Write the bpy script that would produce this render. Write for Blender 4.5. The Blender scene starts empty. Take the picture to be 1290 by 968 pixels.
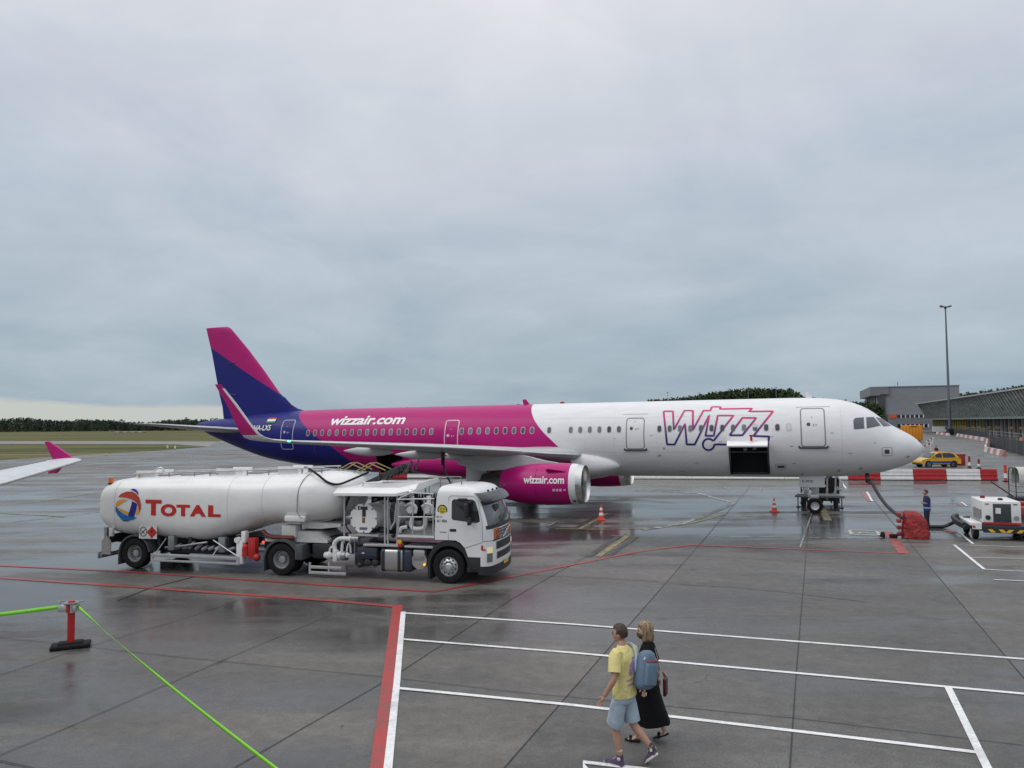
import bpy, bmesh, math, random
from math import radians as R, sin, cos, pi
from mathutils import Vector as V, Matrix as M
from mathutils.bvhtree import BVHTree
import numpy as np
random.seed(7)
scene = bpy.context.scene
COL = scene.collection

# ------------------------------------------------------------------ camera: a person's eye on boarding stairs
FPX, CX, CY = 969.0, 645.0, 484.0
CAM_H, PITCH, ROLL = 4.65, R(2.98), R(0.46)
def ray(u, v):
    x = (u-CX)/FPX; y = -(v-CY)/FPX
    c, s = cos(ROLL), sin(ROLL)
    x, y = c*x+s*y, -s*x+c*y
    cp, sp = cos(PITCH), sin(PITCH)
    return V((x, cp-y*sp, sp+y*cp))
def G(u, v, z=0.0):                       # ground point seen along a direction
    d = ray(u, v); t = (z-CAM_H)/d.z
    return V((0, 0, CAM_H))+d*t
def AT(u, v, Y):
    d = ray(u, v); return V((0, 0, CAM_H))+d*(Y/d.y)

# ------------------------------------------------------------------ materials
def mat(name, rgb, rough=.5, metal=0., spec=.5, var=0., scale=4., bump=0., coat=0., emit=None, es=1., stretch=(1, 1, 1), rvar=0.):
    m = bpy.data.materials.new(name); m.use_nodes = True
    nt = m.node_tree; b = nt.nodes['Principled BSDF']
    b.inputs['Base Color'].default_value = (*rgb, 1)
    b.inputs['Roughness'].default_value = rough
    b.inputs['Metallic'].default_value = metal
    b.inputs['Specular IOR Level'].default_value = spec
    b.inputs['Coat Weight'].default_value = coat
    b.inputs['Coat Roughness'].default_value = .08
    if emit:
        b.inputs['Emission Color'].default_value = (*emit, 1); b.inputs['Emission Strength'].default_value = es
    if var or bump or rvar:
        tc = nt.nodes.new('ShaderNodeTexCoord'); mp = nt.nodes.new('ShaderNodeMapping')
        mp.inputs['Scale'].default_value = stretch
        nt.links.new(tc.outputs['Object'], mp.inputs[0])
        n = nt.nodes.new('ShaderNodeTexNoise'); n.inputs['Scale'].default_value = scale
        n.inputs['Detail'].default_value = 6; n.inputs['Roughness'].default_value = .62
        nt.links.new(mp.outputs[0], n.inputs['Vector'])
        if var:
            r = nt.nodes.new('ShaderNodeValToRGB'); e = r.color_ramp.elements
            e[0].position = .3; e[1].position = .7
            e[0].color = (*[c*(1-var) for c in rgb], 1); e[1].color = (*[min(1, c*(1+var*.7)) for c in rgb], 1)
            nt.links.new(n.outputs['Fac'], r.inputs[0]); nt.links.new(r.outputs[0], b.inputs['Base Color'])
        if rvar:
            mr = nt.nodes.new('ShaderNodeMapRange'); mr.inputs['From Min'].default_value = .3; mr.inputs['From Max'].default_value = .7
            mr.inputs['To Min'].default_value = max(.02, rough-rvar); mr.inputs['To Max'].default_value = rough+rvar
            nt.links.new(n.outputs['Fac'], mr.inputs[0]); nt.links.new(mr.outputs[0], b.inputs['Roughness'])
        if bump:
            bp = nt.nodes.new('ShaderNodeBump'); bp.inputs['Strength'].default_value = bump; bp.inputs['Distance'].default_value = .02
            nt.links.new(n.outputs['Fac'], bp.inputs['Height']); nt.links.new(bp.outputs[0], b.inputs['Normal'])
    return m
class NT:                                  # tiny node helper
    def __init__(s, nt): s.nt = nt
    def n(s, t, **kw):
        o = s.nt.nodes.new(t)
        for k, v in kw.items(): setattr(o, k, v)
        return o
    def link(s, a, b): s.nt.links.new(a, b)
    def math(s, op, a, b=None, c=None, clamp=False):
        o = s.n('ShaderNodeMath', operation=op, use_clamp=clamp)
        for i, x in enumerate((a, b, c)):
            if x is None: continue
            if isinstance(x, (int, float)): o.inputs[i].default_value = x
            else: s.link(x, o.inputs[i])
        return o.outputs[0]
    def ramp(s, fac, stops, interp='LINEAR'):
        o = s.n('ShaderNodeValToRGB'); o.color_ramp.interpolation = interp
        e = o.color_ramp.elements
        while len(e) < len(stops): e.new(.5)
        for i, (p, c) in enumerate(stops):
            e[i].position = p
            e[i].color = (c, c, c, 1) if isinstance(c, (int, float)) else (*c, 1)
        s.link(fac, o.inputs[0]); return o.outputs[0]
    def mix(s, f, a, b, blend='MIX'):
        o = s.n('ShaderNodeMix', data_type='RGBA', blend_type=blend)
        for i, x in ((0, f), (6, a), (7, b)):
            if isinstance(x, (int, float)): o.inputs[i].default_value = x
            elif isinstance(x, tuple): o.inputs[i].default_value = (*x, 1)
            else: s.link(x, o.inputs[i])
        return o.outputs[2]
    def noise(s, vec, scale, detail=5, rough=.55, dist=0.):
        o = s.n('ShaderNodeTexNoise'); o.inputs['Scale'].default_value = scale
        o.inputs['Detail'].default_value = detail; o.inputs['Roughness'].default_value = rough
        o.inputs['Distortion'].default_value = dist
        s.link(vec, o.inputs['Vector']); return o.outputs['Fac']
    def mapping(s, vec, scale=(1, 1, 1), rot=(0, 0, 0), loc=(0, 0, 0)):
        o = s.n('ShaderNodeMapping'); o.inputs['Scale'].default_value = scale
        o.inputs['Rotation'].default_value = rot; o.inputs['Location'].default_value = loc
        s.link(vec, o.inputs[0]); return o.outputs[0]

# ------------------------------------------------------------------ mesh builder
class MB:
    def __init__(s): s.bm = bmesh.new(); s.mi = 0
    def face(s, vs):
        try:
            f = s.bm.faces.new(vs); f.material_index = s.mi; return f
        except ValueError: return None
    def poly(s, pts): return s.face([s.bm.verts.new(p) for p in pts])
    def box(s, c, d, rot=None, bevel=0., seg=2):
        hx, hy, hz = d[0]/2, d[1]/2, d[2]/2
        vs = [V((x, y, z)) for x in (-hx, hx) for y in (-hy, hy) for z in (-hz, hz)]
        if rot is not None: vs = [rot @ p for p in vs]
        vs = [s.bm.verts.new(p+V(c)) for p in vs]
        fs = [s.face([vs[i] for i in q]) for q in ((0, 1, 3, 2), (4, 6, 7, 5), (0, 4, 5, 1), (2, 3, 7, 6), (0, 2, 6, 4), (1, 5, 7, 3))]
        if bevel:
            es = list({e for f in fs for e in f.edges})
            r = bmesh.ops.bevel(s.bm, geom=es, offset=bevel, segments=seg, affect='EDGES', profile=.5)
            for f in r['faces']: f.material_index = s.mi
        return s
    def bx(s, x0, x1, y0, y1, z0, z1, bevel=0.):
        return s.box(((x0+x1)/2, (y0+y1)/2, (z0+z1)/2), (abs(x1-x0), abs(y1-y0), abs(z1-z0)), bevel=bevel)
    def ring(s, c, ax, r, n, up=None):
        ax = V(ax).normalized()
        t = V((0, 0, 1)) if abs(ax.z) < .9 else V((1, 0, 0))
        a = ax.cross(t).normalized(); b = ax.cross(a)
        return [s.bm.verts.new(V(c)+a*(r*cos(2*pi*i/n))+b*(r*sin(2*pi*i/n))) for i in range(n)]
    def bridge(s, r0, r1, closed=True):
        n = len(r0)
        for i in range(n if closed else n-1):
            j = (i+1) % n; s.face([r0[i], r0[j], r1[j], r1[i]])
    def cyl(s, p0, p1, r0, r1=None, n=14, caps=True):
        p0, p1 = V(p0), V(p1); r1 = r0 if r1 is None else r1
        a = s.ring(p0, p1-p0, max(r0, 1e-4), n); b = s.ring(p1, p1-p0, max(r1, 1e-4), n)
        s.bridge(a, b)
        if caps: s.face(a[::-1]); s.face(b)
        return s
    def tube(s, pts, r, n=8, caps=True):
        pts = [V(p) for p in pts]; rings = []
        up = None
        for i, p in enumerate(pts):
            if i == 0: t = pts[1]-p
            elif i == len(pts)-1: t = p-pts[i-1]
            else: t = (pts[i+1]-p).normalized()+(p-pts[i-1]).normalized()
            t.normalize()
            if up is None: up = V((0, 0, 1)) if abs(t.z) < .9 else V((1, 0, 0))
            a = t.cross(up).normalized(); b = a.cross(t).normalized(); up = b
            rr = r[i] if isinstance(r, (list, tuple)) else r
            rings.append([s.bm.verts.new(p+a*(rr*cos(2*pi*k/n))+b*(rr*sin(2*pi*k/n))) for k in range(n)])
        for q in range(len(rings)-1): s.bridge(rings[q], rings[q+1])
        if caps: s.face(rings[0][::-1]); s.face(rings[-1])
        return s
    def lathe(s, prof, o, ax, n=24, caps=False):     # prof: (along, radius)
        o, ax = V(o), V(ax).normalized()
        rs = [s.ring(o+ax*a, ax, max(r, 1e-4), n) for a, r in prof]
        for i in range(len(rs)-1): s.bridge(rs[i], rs[i+1])
        if caps: s.face(rs[0][::-1]); s.face(rs[-1])
        return s
    def loft(s, rings, caps=True, closed=True):
        rs = [[s.bm.verts.new(p) for p in r] for r in rings]
        for i in range(len(rs)-1): s.bridge(rs[i], rs[i+1], closed)
        if caps: s.face(rs[0][::-1]); s.face(rs[-1])
        return rs
    def prism(s, pts, y0, y1, axis='y'):             # polygon in the other two axes
        def P(a, b, d): return {'y': (a, d, b), 'x': (d, a, b), 'z': (a, b, d)}[axis]
        return s.loft([[P(a, b, y0) for a, b in pts], [P(a, b, y1) for a, b in pts]])
    def ball(s, c, r, sc=(1, 1, 1), u=14, v=10, rot=None):
        mt = M.Translation(V(c)) @ (rot.to_4x4() if rot is not None else M()) @ M.Diagonal((r*sc[0], r*sc[1], r*sc[2], 1))
        res = bmesh.ops.create_uvsphere(s.bm, u_segments=u, v_segments=v, radius=1, matrix=mt)
        for f in {f for x in res['verts'] for f in x.link_faces}: f.material_index = s.mi
        return s
    def add_mesh(s, me, fn):
        vs = [s.bm.verts.new(fn(v.co)) for v in me.vertices]
        for p in me.polygons: s.face([vs[i] for i in p.vertices])
        return s
    def build(s, name, mats, parent=None, smooth=35, recalc=True, loc=None, rotz=None):
        if recalc: bmesh.ops.recalc_face_normals(s.bm, faces=s.bm.faces)
        me = bpy.data.meshes.new(name); s.bm.to_mesh(me); s.bm.free()
        if not isinstance(mats, (list, tuple)): mats = [mats]
        for m in mats: me.materials.append(m)
        if smooth:
            for p in me.polygons: p.use_smooth = True
            me.set_sharp_from_angle(angle=R(smooth))
        o = bpy.data.objects.new(name, me); COL.objects.link(o)
        if parent: o.parent = parent
        if loc is not None: o.location = loc
        if rotz is not None: o.rotation_euler = (0, 0, rotz)
        return o
def tag(o, label=None, cat=None, group=None, kind=None):
    if label: o['label'] = label
    if cat: o['category'] = cat
    if group: o['group'] = group
    if kind: o['kind'] = kind
    return o
def empty(name, loc, rotz=0, label=None, cat=None, group=None):
    o = bpy.data.objects.new(name, None); COL.objects.link(o); o.empty_display_size = .3
    o.location = loc; o.rotation_euler = (0, 0, rotz)
    return tag(o, label, cat, group)
def copy_tree(o, parent=None):
    c = o.copy(); COL.objects.link(c)
    if parent: c.parent = parent
    for ch in list(o.children): copy_tree(ch, c)
    return c
_tc = {}
def text_mesh(s, size=1., shear=0., bold=0., space=1.):
    k = (s, size, shear, bold, space)
    if k in _tc: return _tc[k]
    cu = bpy.data.curves.new('lettering', 'FONT'); cu.body = s; cu.size = size; cu.shear = shear; cu.offset = bold
    cu.space_character = space; cu.resolution_u = 4
    o = bpy.data.objects.new('lettering', cu); COL.objects.link(o)
    dg = bpy.context.evaluated_depsgraph_get()
    me = bpy.data.meshes.new_from_object(o.evaluated_get(dg))
    bpy.data.objects.remove(o); bpy.data.curves.remove(cu)
    bm = bmesh.new(); bm.from_mesh(me)
    bmesh.ops.remove_doubles(bm, verts=bm.verts, dist=1e-5*size)
    for _ in range(3):
        es = [e for e in bm.edges if e.calc_length() > size*.22]
        if not es: break
        bmesh.ops.subdivide_edges(bm, edges=es, cuts=1)
        bmesh.ops.triangulate(bm, faces=bm.faces)
    bm.to_mesh(me); bm.free()
    xs = [v.co.x for v in me.vertices]; ys = [v.co.y for v in me.vertices]
    _tc[k] = (me, min(xs), max(xs), min(ys), max(ys)); return _tc[k]
def fit_text(mb, s, x0, x1, y0, y1, fn, **kw):       # fit the text's box to x0..x1, y0..y1; fn maps (a, b) to 3D
    me, a0, a1, b0, b1 = text_mesh(s, **kw)
    mb.add_mesh(me, lambda c: fn(x0+(c.x-a0)/(a1-a0)*(x1-x0), y0+(c.y-b0)/(b1-b0)*(y1-y0)))
def lerp(a, b, t): return a+(b-a)*t
def bez(p0, p1, p2, p3, n=12):
    p0, p1, p2, p3 = map(V, (p0, p1, p2, p3)); o = []
    for i in range(n+1):
        t = i/n; u = 1-t
        o.append(p0*u**3+p1*3*u*u*t+p2*3*u*t*t+p3*t**3)
    return o
def crom(pts, n=6):                                   # smooth path through points
    pts = [V(p) for p in pts]; o = []
    for i in range(len(pts)-1):
        p0, p1, p2, p3 = pts[max(i-1, 0)], pts[i], pts[i+1], pts[min(i+2, len(pts)-1)]
        for k in range(n):
            t = k/n
            o.append(.5*((2*p1)+(p2-p0)*t+(2*p0-5*p1+4*p2-p3)*t*t+(3*p1-p0-3*p2+p3)*t**3))
    return o+[pts[-1]]

# shared materials
white_paint = mat('white_paint', (.74, .745, .75), .32, var=.06, scale=1.2, coat=.3)
white_dirty = mat('white_dirty', (.62, .62, .6), .45, var=.16, scale=3, rvar=.1)
black_rubber = mat('black_rubber', (.011, .011, .012), .75, spec=.25, var=.3, scale=14, bump=.15)
black_plastic = mat('black_plastic', (.022, .023, .025), .48, var=.2, scale=8)
dark_metal = mat('dark_metal', (.032, .034, .037), .5, .2, var=.25, scale=7)
grey_metal = mat('grey_metal', (.3, .31, .32), .42, .55, var=.2, scale=6)
light_metal = mat('light_metal', (.55, .56, .57), .35, .6, var=.12, scale=6)
bare_steel = mat('bare_steel', (.6, .6, .6), .22, .95, var=.1, scale=9)
dark_glass = mat('dark_glass', (.018, .022, .026), .06, spec=.6)
red_plastic = mat('red_plastic', (.45, .022, .02), .42, var=.2, scale=5)
white_plastic = mat('white_plastic', (.68, .68, .67), .5, var=.12, scale=5)
orange_lens = mat('orange_lens', (.75, .17, .02), .25)
yellow_paint = mat('yellow_paint', (.72, .42, .02), .3, coat=.4, var=.05)
# ------------------------------------------------------------------ camera
cam_d = bpy.data.cameras.new('camera'); cam = bpy.data.objects.new('camera', cam_d); COL.objects.link(cam)
cam_d.sensor_width = 36; cam_d.lens = 36*FPX/1290; cam_d.clip_end = 20000; cam_d.clip_start = .1
cam.location = (0, 0, CAM_H)
fwd = V((0, cos(PITCH), sin(PITCH)))
rt = V((1, 0, 0)); upv = rt.cross(fwd)
r2 = rt*cos(ROLL)-upv*sin(ROLL); u2 = rt*sin(ROLL)+upv*cos(ROLL)
cam.matrix_world = M(((r2.x, u2.x, -fwd.x, 0), (r2.y, u2.y, -fwd.y, 0), (r2.z, u2.z, -fwd.z, CAM_H), (0, 0, 0, 1)))
scene.camera = cam
vs = scene.view_settings; vs.view_transform = 'Standard'; vs.look = 'None'; vs.gamma = 1; vs.use_curve_mapping = False; vs.exposure = 0
scene.render.engine = 'CYCLES'
try:
    scene.cycles.use_denoising = True; scene.cycles.max_bounces = 6; scene.cycles.glossy_bounces = 3; scene.cycles.diffuse_bounces = 3
except Exception: pass

# ------------------------------------------------------------------ overcast daylight
SUN_EL, SUN_AZ = R(48), R(250)             # azimuth clockwise from +Y
w = bpy.data.worlds.new('World'); scene.world = w; w.use_nodes = True
t = NT(w.node_tree); bg = w.node_tree.nodes['Background']; bg.inputs['Strength'].default_value = .1
sky = t.n('ShaderNodeTexSky', sky_type='NISHITA'); sky.sun_disc = False
sky.sun_elevation = SUN_EL; sky.sun_rotation = SUN_AZ; sky.air_density = 1.2; sky.dust_density = 2
tc = t.n('ShaderNodeTexCoord'); sp = t.n('ShaderNodeSeparateXYZ'); t.link(tc.outputs['Generated'], sp.inputs[0])
X, Y, Z = sp.outputs
zc = t.math('MAXIMUM', Z, 0.)
den = t.math('ADD', zc, .24)
cv = t.n('ShaderNodeCombineXYZ')
t.link(t.math('DIVIDE', X, den), cv.inputs[0]); t.link(t.math('DIVIDE', Y, den), cv.inputs[1])
big = t.noise(cv.outputs[0], 1.15, 5, .52, .5)
fine = t.noise(t.mapping(cv.outputs[0], (1, 1, 1), loc=(3.1, 7.7, 0)), 3.4, 7, .6, .5)
wob = t.math('ADD', zc, t.math('MULTIPLY', t.math('SUBTRACT', big, .5), .16))
grad = t.ramp(wob, [(0., (.375, .468, .535)), (.1, (.405, .495, .562)), (.26, (.54, .602, .668)), (.5, (.74, .755, .8)), (1., (1.5, 1.5, 1.51))])
cl = t.ramp(big, [(.32, (.87, .905, .95)), (.5, (1., .998, 1.012)), (.68, (1.1, 1.082, 1.085))])
c1 = t.mix(1., grad, cl, 'MULTIPLY')
f2 = t.ramp(fine, [(.3, (.955, .965, .97)), (.5, (1., 1., 1.)), (.7, (1.05, 1.045, 1.045))])
c2 = t.mix(1., c1, f2, 'MULTIPLY')
# clear pale strip under the cloud deck, low on the left
az = t.math('DIVIDE', X, t.math('ADD', t.math('ABSOLUTE', Y), .001))
nb = t.noise(t.mapping(tc.outputs['Generated'], (5, 5, 30)), 1., 5, .6)
edge = t.math('ADD', t.math('MULTIPLY', az, -.035), t.math('MULTIPLY', t.math('SUBTRACT', nb, .5), .03))
lim = t.math('ADD', edge, .0125)
band = t.math('MULTIPLY', t.math('SUBTRACT', lim, Z), 180., clamp=True)
c3 = t.mix(t.math('MULTIPLY', band, .9), c2, (.59, .615, .575))
k10 = t.mix(1., c3, (10., 10., 10.), 'MULTIPLY')
fin = t.mix(.94, sky.outputs[0], k10)
t.link(fin, bg.inputs['Color'])
sl = bpy.data.lights.new('sun', 'SUN'); sl.energy = .7; sl.angle = R(35); sl.color = (1, .97, .93)
so = bpy.data.objects.new('sun', sl); COL.objects.link(so)
sd = V((sin(SUN_AZ)*cos(SUN_EL), cos(SUN_AZ)*cos(SUN_EL), sin(SUN_EL)))
so.rotation_euler = sd.to_track_quat('Z', 'Y').to_euler()

# ------------------------------------------------------------------ ground
def sheet(name, pts, z, m, kind='structure'):
    mb = MB(); mb.poly([(p[0], p[1], z) for p in pts]); o = mb.build(name, m, smooth=None)
    bm = bmesh.new(); bm.from_mesh(o.data)
    for f in bm.faces:
        if f.normal.z < 0: f.normal_flip()
    bmesh.ops.triangulate(bm, faces=bm.faces); bm.to_mesh(o.data); bm.free()
    return tag(o, kind=kind)
def apron_mat(name, tone=1., brown=0., wetbias=0., asphalt=False):
    m = bpy.data.materials.new(name); m.use_nodes = True; t = NT(m.node_tree); b = m.node_tree.nodes['Principled BSDF']
    tc = t.n('ShaderNodeTexCoord'); O = tc.outputs['Object']
    sp = t.n('ShaderNodeSeparateXYZ'); t.link(O, sp.inputs[0])
    rot = t.mapping(O, rot=(0, 0, R(14)))
    a = t.noise(rot, .11, 7, .6, .4)
    s2 = t.noise(t.mapping(rot, (.35, 1.7, 1)), .5, 6, .62, .3)
    g = t.noise(O, 34 if asphalt else 22, 4, .7)
    d0 = (.093*tone, .089*tone, .083*tone); d1 = (.16*tone*(1+brown), .152*tone, .141*tone*(1-brown))
    base = t.ramp(a, [(.34, d0), (.64, d1)])
    base = t.mix(1., base, t.ramp(s2, [(.3, .84), (.7, 1.15)]), 'MULTIPLY')
    base = t.mix(1., base, t.ramp(g, [(.3, .62 if asphalt else .78), (.7, 1.4 if asphalt else 1.22)]), 'MULTIPLY')
    st = t.noise(t.mapping(rot, (1, 1, 1), loc=(9, 4, 0)), 1.3, 8, .7, 1.)
    base = t.mix(t.ramp(st, [(.61, 0.), (.69, .5)]), base, (.035, .034, .033))
    sp2 = t.noise(t.mapping(O, loc=(4, 1, 0)), 6.5, 2, .5); base = t.mix(t.ramp(sp2, [(.72, 0.), (.76, .6)]), base, (.03, .03, .03))
    # wetness: films drawn out along the drainage slope, more of it out on the stand
    wn = t.noise(t.mapping(O, (.045, .3, 1), rot=(0, 0, R(9))), 1., 7, .58, .7)
    wn2 = t.noise(t.mapping(rot, (.16, .2, 1), loc=(2, 5, 0)), 1., 6, .6, .9)
    far = t.ramp(t.math('DIVIDE', sp.outputs[1], 100.), [(.14, -.02), (.19, .022), (.27, .038), (.38, .07), (.56, .055), (.75, .0)])
    left = t.ramp(t.math('DIVIDE', sp.outputs[0], -20.), [(.3, 0.), (.5, .04), (.9, .02), (1., 0.)])
    wsum = t.math('ADD', t.math('ADD', t.math('MULTIPLY', wn, .6), t.math('MULTIPLY', wn2, .4)), t.math('ADD', t.math('ADD', far, left), wetbias))
    stk = t.noise(t.mapping(O, (.022, .85, 1), rot=(0, 0, R(7))), 1., 5, .6, .5)
    zone = t.ramp(t.math('DIVIDE', sp.outputs[1], 100.), [(.27, 0.), (.36, 1.), (.52, .7), (.75, .05)])
    wsum = t.math('ADD', wsum, t.math('MULTIPLY', zone, t.ramp(stk, [(.42, -.06), (.56, .0), (.66, .13)])))
    wet = t.ramp(wsum, [(.495, 0.), (.535, .55), (.63, 1.)])
    base = t.mix(wet, base, t.mix(1., base, (.4, .4, .42), 'MULTIPLY'))
    mot = t.noise(O, 3.7, 9, .72, .4); base = t.mix(1., base, t.ramp(mot, [(.32, .8), (.5, 1.), (.68, 1.22)]), 'MULTIPLY')
    t.link(base, b.inputs['Base Color'])
    rough = t.ramp(wet, [(0., .56), (.5, .3), (1., .13)])
    rough = t.math('ADD', rough, t.math('MULTIPLY', t.math('SUBTRACT', g, .5), .2), clamp=True)
    t.link(t.math('MAXIMUM', rough, .05), b.inputs['Roughness'])
    t.link(t.ramp(wet, [(0., .3), (1., .5)]), b.inputs['Specular IOR Level'])
    bp = t.n('ShaderNodeBump'); bp.inputs['Distance'].default_value = .006
    t.link(t.math('SUBTRACT', .55, t.math('MULTIPLY', wet, .5)), bp.inputs['Strength'])
    t.link(g, bp.inputs['Height']); t.link(bp.outputs[0], b.inputs['Normal'])
    return m
M_apron = apron_mat('wet_concrete', 1., .02)
M_asph = apron_mat('wet_asphalt', .84, -.03, -.03, True)
def grass_mat():
    m = bpy.data.materials.new('dry_grass'); m.use_nodes = True; t = NT(m.node_tree); b = m.node_tree.nodes['Principled BSDF']
    tc = t.n('ShaderNodeTexCoord'); O = tc.outputs['Object']
    a = t.noise(t.mapping(O, (.006, .05, 1)), 1., 8, .66, .6); g = t.noise(t.mapping(O, (.3, .6, 1)), 1., 5, .7)
    c = t.ramp(a, [(.33, (.045, .062, .022)), (.46, (.09, .095, .038)), (.58, (.15, .128, .06)), (.7, (.23, .185, .1))])
    c = t.mix(1., c, t.ramp(g, [(.3, .6), (.7, 1.35)]), 'MULTIPLY')
    t.link(c, b.inputs['Base Color']); b.inputs['Roughness'].default_value = .9; b.inputs['Specular IOR Level'].default_value = .1
    return m
M_grass = grass_mat()
sheet('ground', [(-6000, -800), (6000, -800), (6000, 9000), (-6000, 9000)], -.06, M_grass)
e1, e0 = G(262, 563), G(0, 580)
mid = [G(200, 568), G(100, 574)]
ext = e0+(e0-e1)*1.1
tw = [G(272, 556.6), G(300, 553)]
sheet('apron', [(-90, -40), (ext.x, ext.y), (e0.x, e0.y)]+[(p.x, p.y) for p in mid[::-1]]+[(e1.x, e1.y)]
      + [(tw[0].x, tw[0].y), (tw[1].x, tw[1].y), (0, 330), (160, 420), (520, 480), (520, -40)], 0., M_apron)
M_taxi = mat('worn_taxiway', (.2, .195, .185), .6, var=.15, scale=.1)
sheet('taxiway', [tuple(G(u, v, -.03)[:2]) for u, v in ((-250, 559.2), (0, 559.4), (130, 559.4), (222, 560), (262, 563), (290, 562), (272, 556.4), (130, 556.2), (0, 556), (-250, 555.6))], -.03, M_taxi)

# darker asphalt lane between the long construction joints
JA = [(1023, 606), (1003, 850), (994, 985)]
JB = [(946, 612), (878, 690), (645, 957), (625, 980)]
JC = [(1092, 620), (1150, 689), (1290, 855), (1399, 985)]
sheet('asphalt_lane', [tuple(G(*p)[:2]) for p in JB[1:]]+[tuple(G(*p)[:2]) for p in JC[::-1][:-1]], .004, M_asph)

def line_strip(mb, pts, wdt, z):
    pts = [V((p.x, p.y, z)) for p in pts]; L = []; Rr = []
    for i, p in enumerate(pts):
        a = pts[max(i-1, 0)]; b = pts[min(i+1, len(pts)-1)]
        d = (b-a).normalized(); n = V((-d.y, d.x, 0))*wdt/2
        L.append(mb.bm.verts.new(p+n)); Rr.append(mb.bm.verts.new(p-n))
    for i in range(len(pts)-1): mb.face([Rr[i], Rr[i+1], L[i+1], L[i]])
def marks(name, lines, m, z):
    mb = MB()
    for li, (pts, wd) in enumerate(lines):
        pp = [G(*p) for p in pts]; q = []
        for a, b in zip(pp, pp[1:]):
            n = max(1, int((b-a).length/2))
            q += [a.lerp(b, i/n) for i in range(n)]
        line_strip(mb, q+[pp[-1]], wd, z+.0005*li)
    o = mb.build(name, m, smooth=None, recalc=False); return tag(o, kind='structure')
def paint(name, rgb, wear=.5, rough=.42):
    m = bpy.data.materials.new(name); m.use_nodes = True; t = NT(m.node_tree); b = m.node_tree.nodes['Principled BSDF']
    tc = t.n('ShaderNodeTexCoord'); O = tc.outputs['Object']
    a = t.noise(O, 3.2, 8, .72, .5); g = t.noise(O, 30, 3, .7); l = t.noise(O, .35, 4, .6)
    f = t.ramp(t.math('ADD', t.math('MULTIPLY', a, .7), t.math('MULTIPLY', l, .3)), [(.36+.12*wear, wear), (.5+.06*wear, 0.)])
    c = t.mix(f, t.mix(1., rgb, t.ramp(g, [(.3, .8), (.7, 1.1)]), 'MULTIPLY'), (.085, .082, .078))
    t.link(c, b.inputs['Base Color']); b.inputs['Roughness'].default_value = rough
    return m
M_wl = paint('white_marking', (.8, .81, .81), .3); M_rl = paint('red_marking', (.40, .035, .03), .5); M_rw = paint('faded_red_marking', (.34, .08, .07), .9)
M_yl = paint('yellow_marking', (.32, .25, .06), .85); M_bl = paint('black_marking', (.02, .02, .02), .5); M_fw = paint('faded_white_marking', (.42, .42, .41), .95)
M_gl = paint('green_marking', (.2, .33, .1), .8); M_seal = mat('joint_sealant', (.02, .02, .02), .6, var=.5, scale=1.5)
M_pale = mat('pale_joint', (.2, .2, .2), .4, var=.3)
marks('pavement_joint', [
    (JA, .022), (JB, .022), (JC, .022), ([(790, 672), (645, 755), (500, 850), (300, 965), (270, 985)], .018),
    ([(-20, 858), (71, 828), (108, 816), (240, 777), (300, 757)], .016), ([(-20, 960), (74, 922), (182, 875), (310, 820), (415, 776)], .016),
    ([(-20, 802), (71, 811), (240, 830), (500, 855), (645, 872), (995, 905), (1300, 941)], .014),
    ([(148, 757), (190, 741), (245, 727)], .06), ([(855, 737), (930, 741), (1000, 748), (1090, 759)], .025), ([(645, 724), (760, 729), (830, 733)], .02), ([(-20, 955.), (40, 968), (60, 975)], .02)], M_seal, .009)
marks('white_marking', [
    ([(510, 773), (720, 787), (1290, 831), (1330, 834)], .105), ([(507, 806), (720, 823), (1290, 875), (1330, 879)], .105),
    ([(503, 868), (720, 889), (1232, 949)], .105), ([(1194, 866), (1247, 975)], .115),
    ([(508, 771.5), (500, 860), (488, 975)], .12), ([(739, 972), (735, 961.5), (805, 969.5), (830, 973)], .1),
    ([(1202, 687), (1240, 718)], .1), ([(1240, 718), (1320, 722)], .07), ([(1208, 671), (1226, 686)], .09), ([(1222, 687.5), (1320, 691)], .06),
    ([(1222, 703), (1320, 705)], .05), ([(1252, 731), (1320, 734)], .07), ([(1092, 620), (1099, 632)], .12), ([(1061, 609), (1066, 616)], .12), ([(1211, 633), (1218, 638)], .1)], M_wl, .013)
marks('red_marking', [
    ([(-20, 727), (200, 742), (420, 757.5), (503, 765)], .2), ([(501, 763), (490, 860), (476, 985)], .26)], M_rl, .012)
marks('faded_red_marking', [
    ([(-20, 712), (150, 720), (400, 737), (548, 746), (590, 738), (700, 716), (800, 696), (870, 687), (935, 689.5), (1140, 698)], .17)], M_rl, .012)
marks('pink_marking', [([(1118, 670), (1139, 698)], .36), ([(1086, 621), (1096, 632)], .2), ([(1190, 668), (1204, 671)], .3), ([(1205, 634), (1212, 638)], .15), ([(1160, 670), (1215, 672)], .08)], mat('pink_red_marking', (.33, .075, .07), .4, var=.5, scale=2.5), .012)
marks('yellow_marking', [
    ([(1033, 636), (1043, 656)], .35), ([(730, 667), (765, 647)], .2), ([(753, 702), (790, 676)], .22),
    ([(700, 666.5), (760, 667.5), (830, 666)], .12), ([(810, 666), (870, 660), (915, 648)], .15), ([(770, 675), (806, 677)], .08), ([(0, 647), (60, 650)], .14), ([(52, 649), (82, 651.5)], .2)], M_yl, .012)
marks('black_marking', [([(723, 667), (758, 647)], .22), ([(738, 667), (773, 647)], .22), ([(741, 702), (779, 676)], .22), ([(765, 702), (803, 676)], .22)], M_bl, .011)
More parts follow.
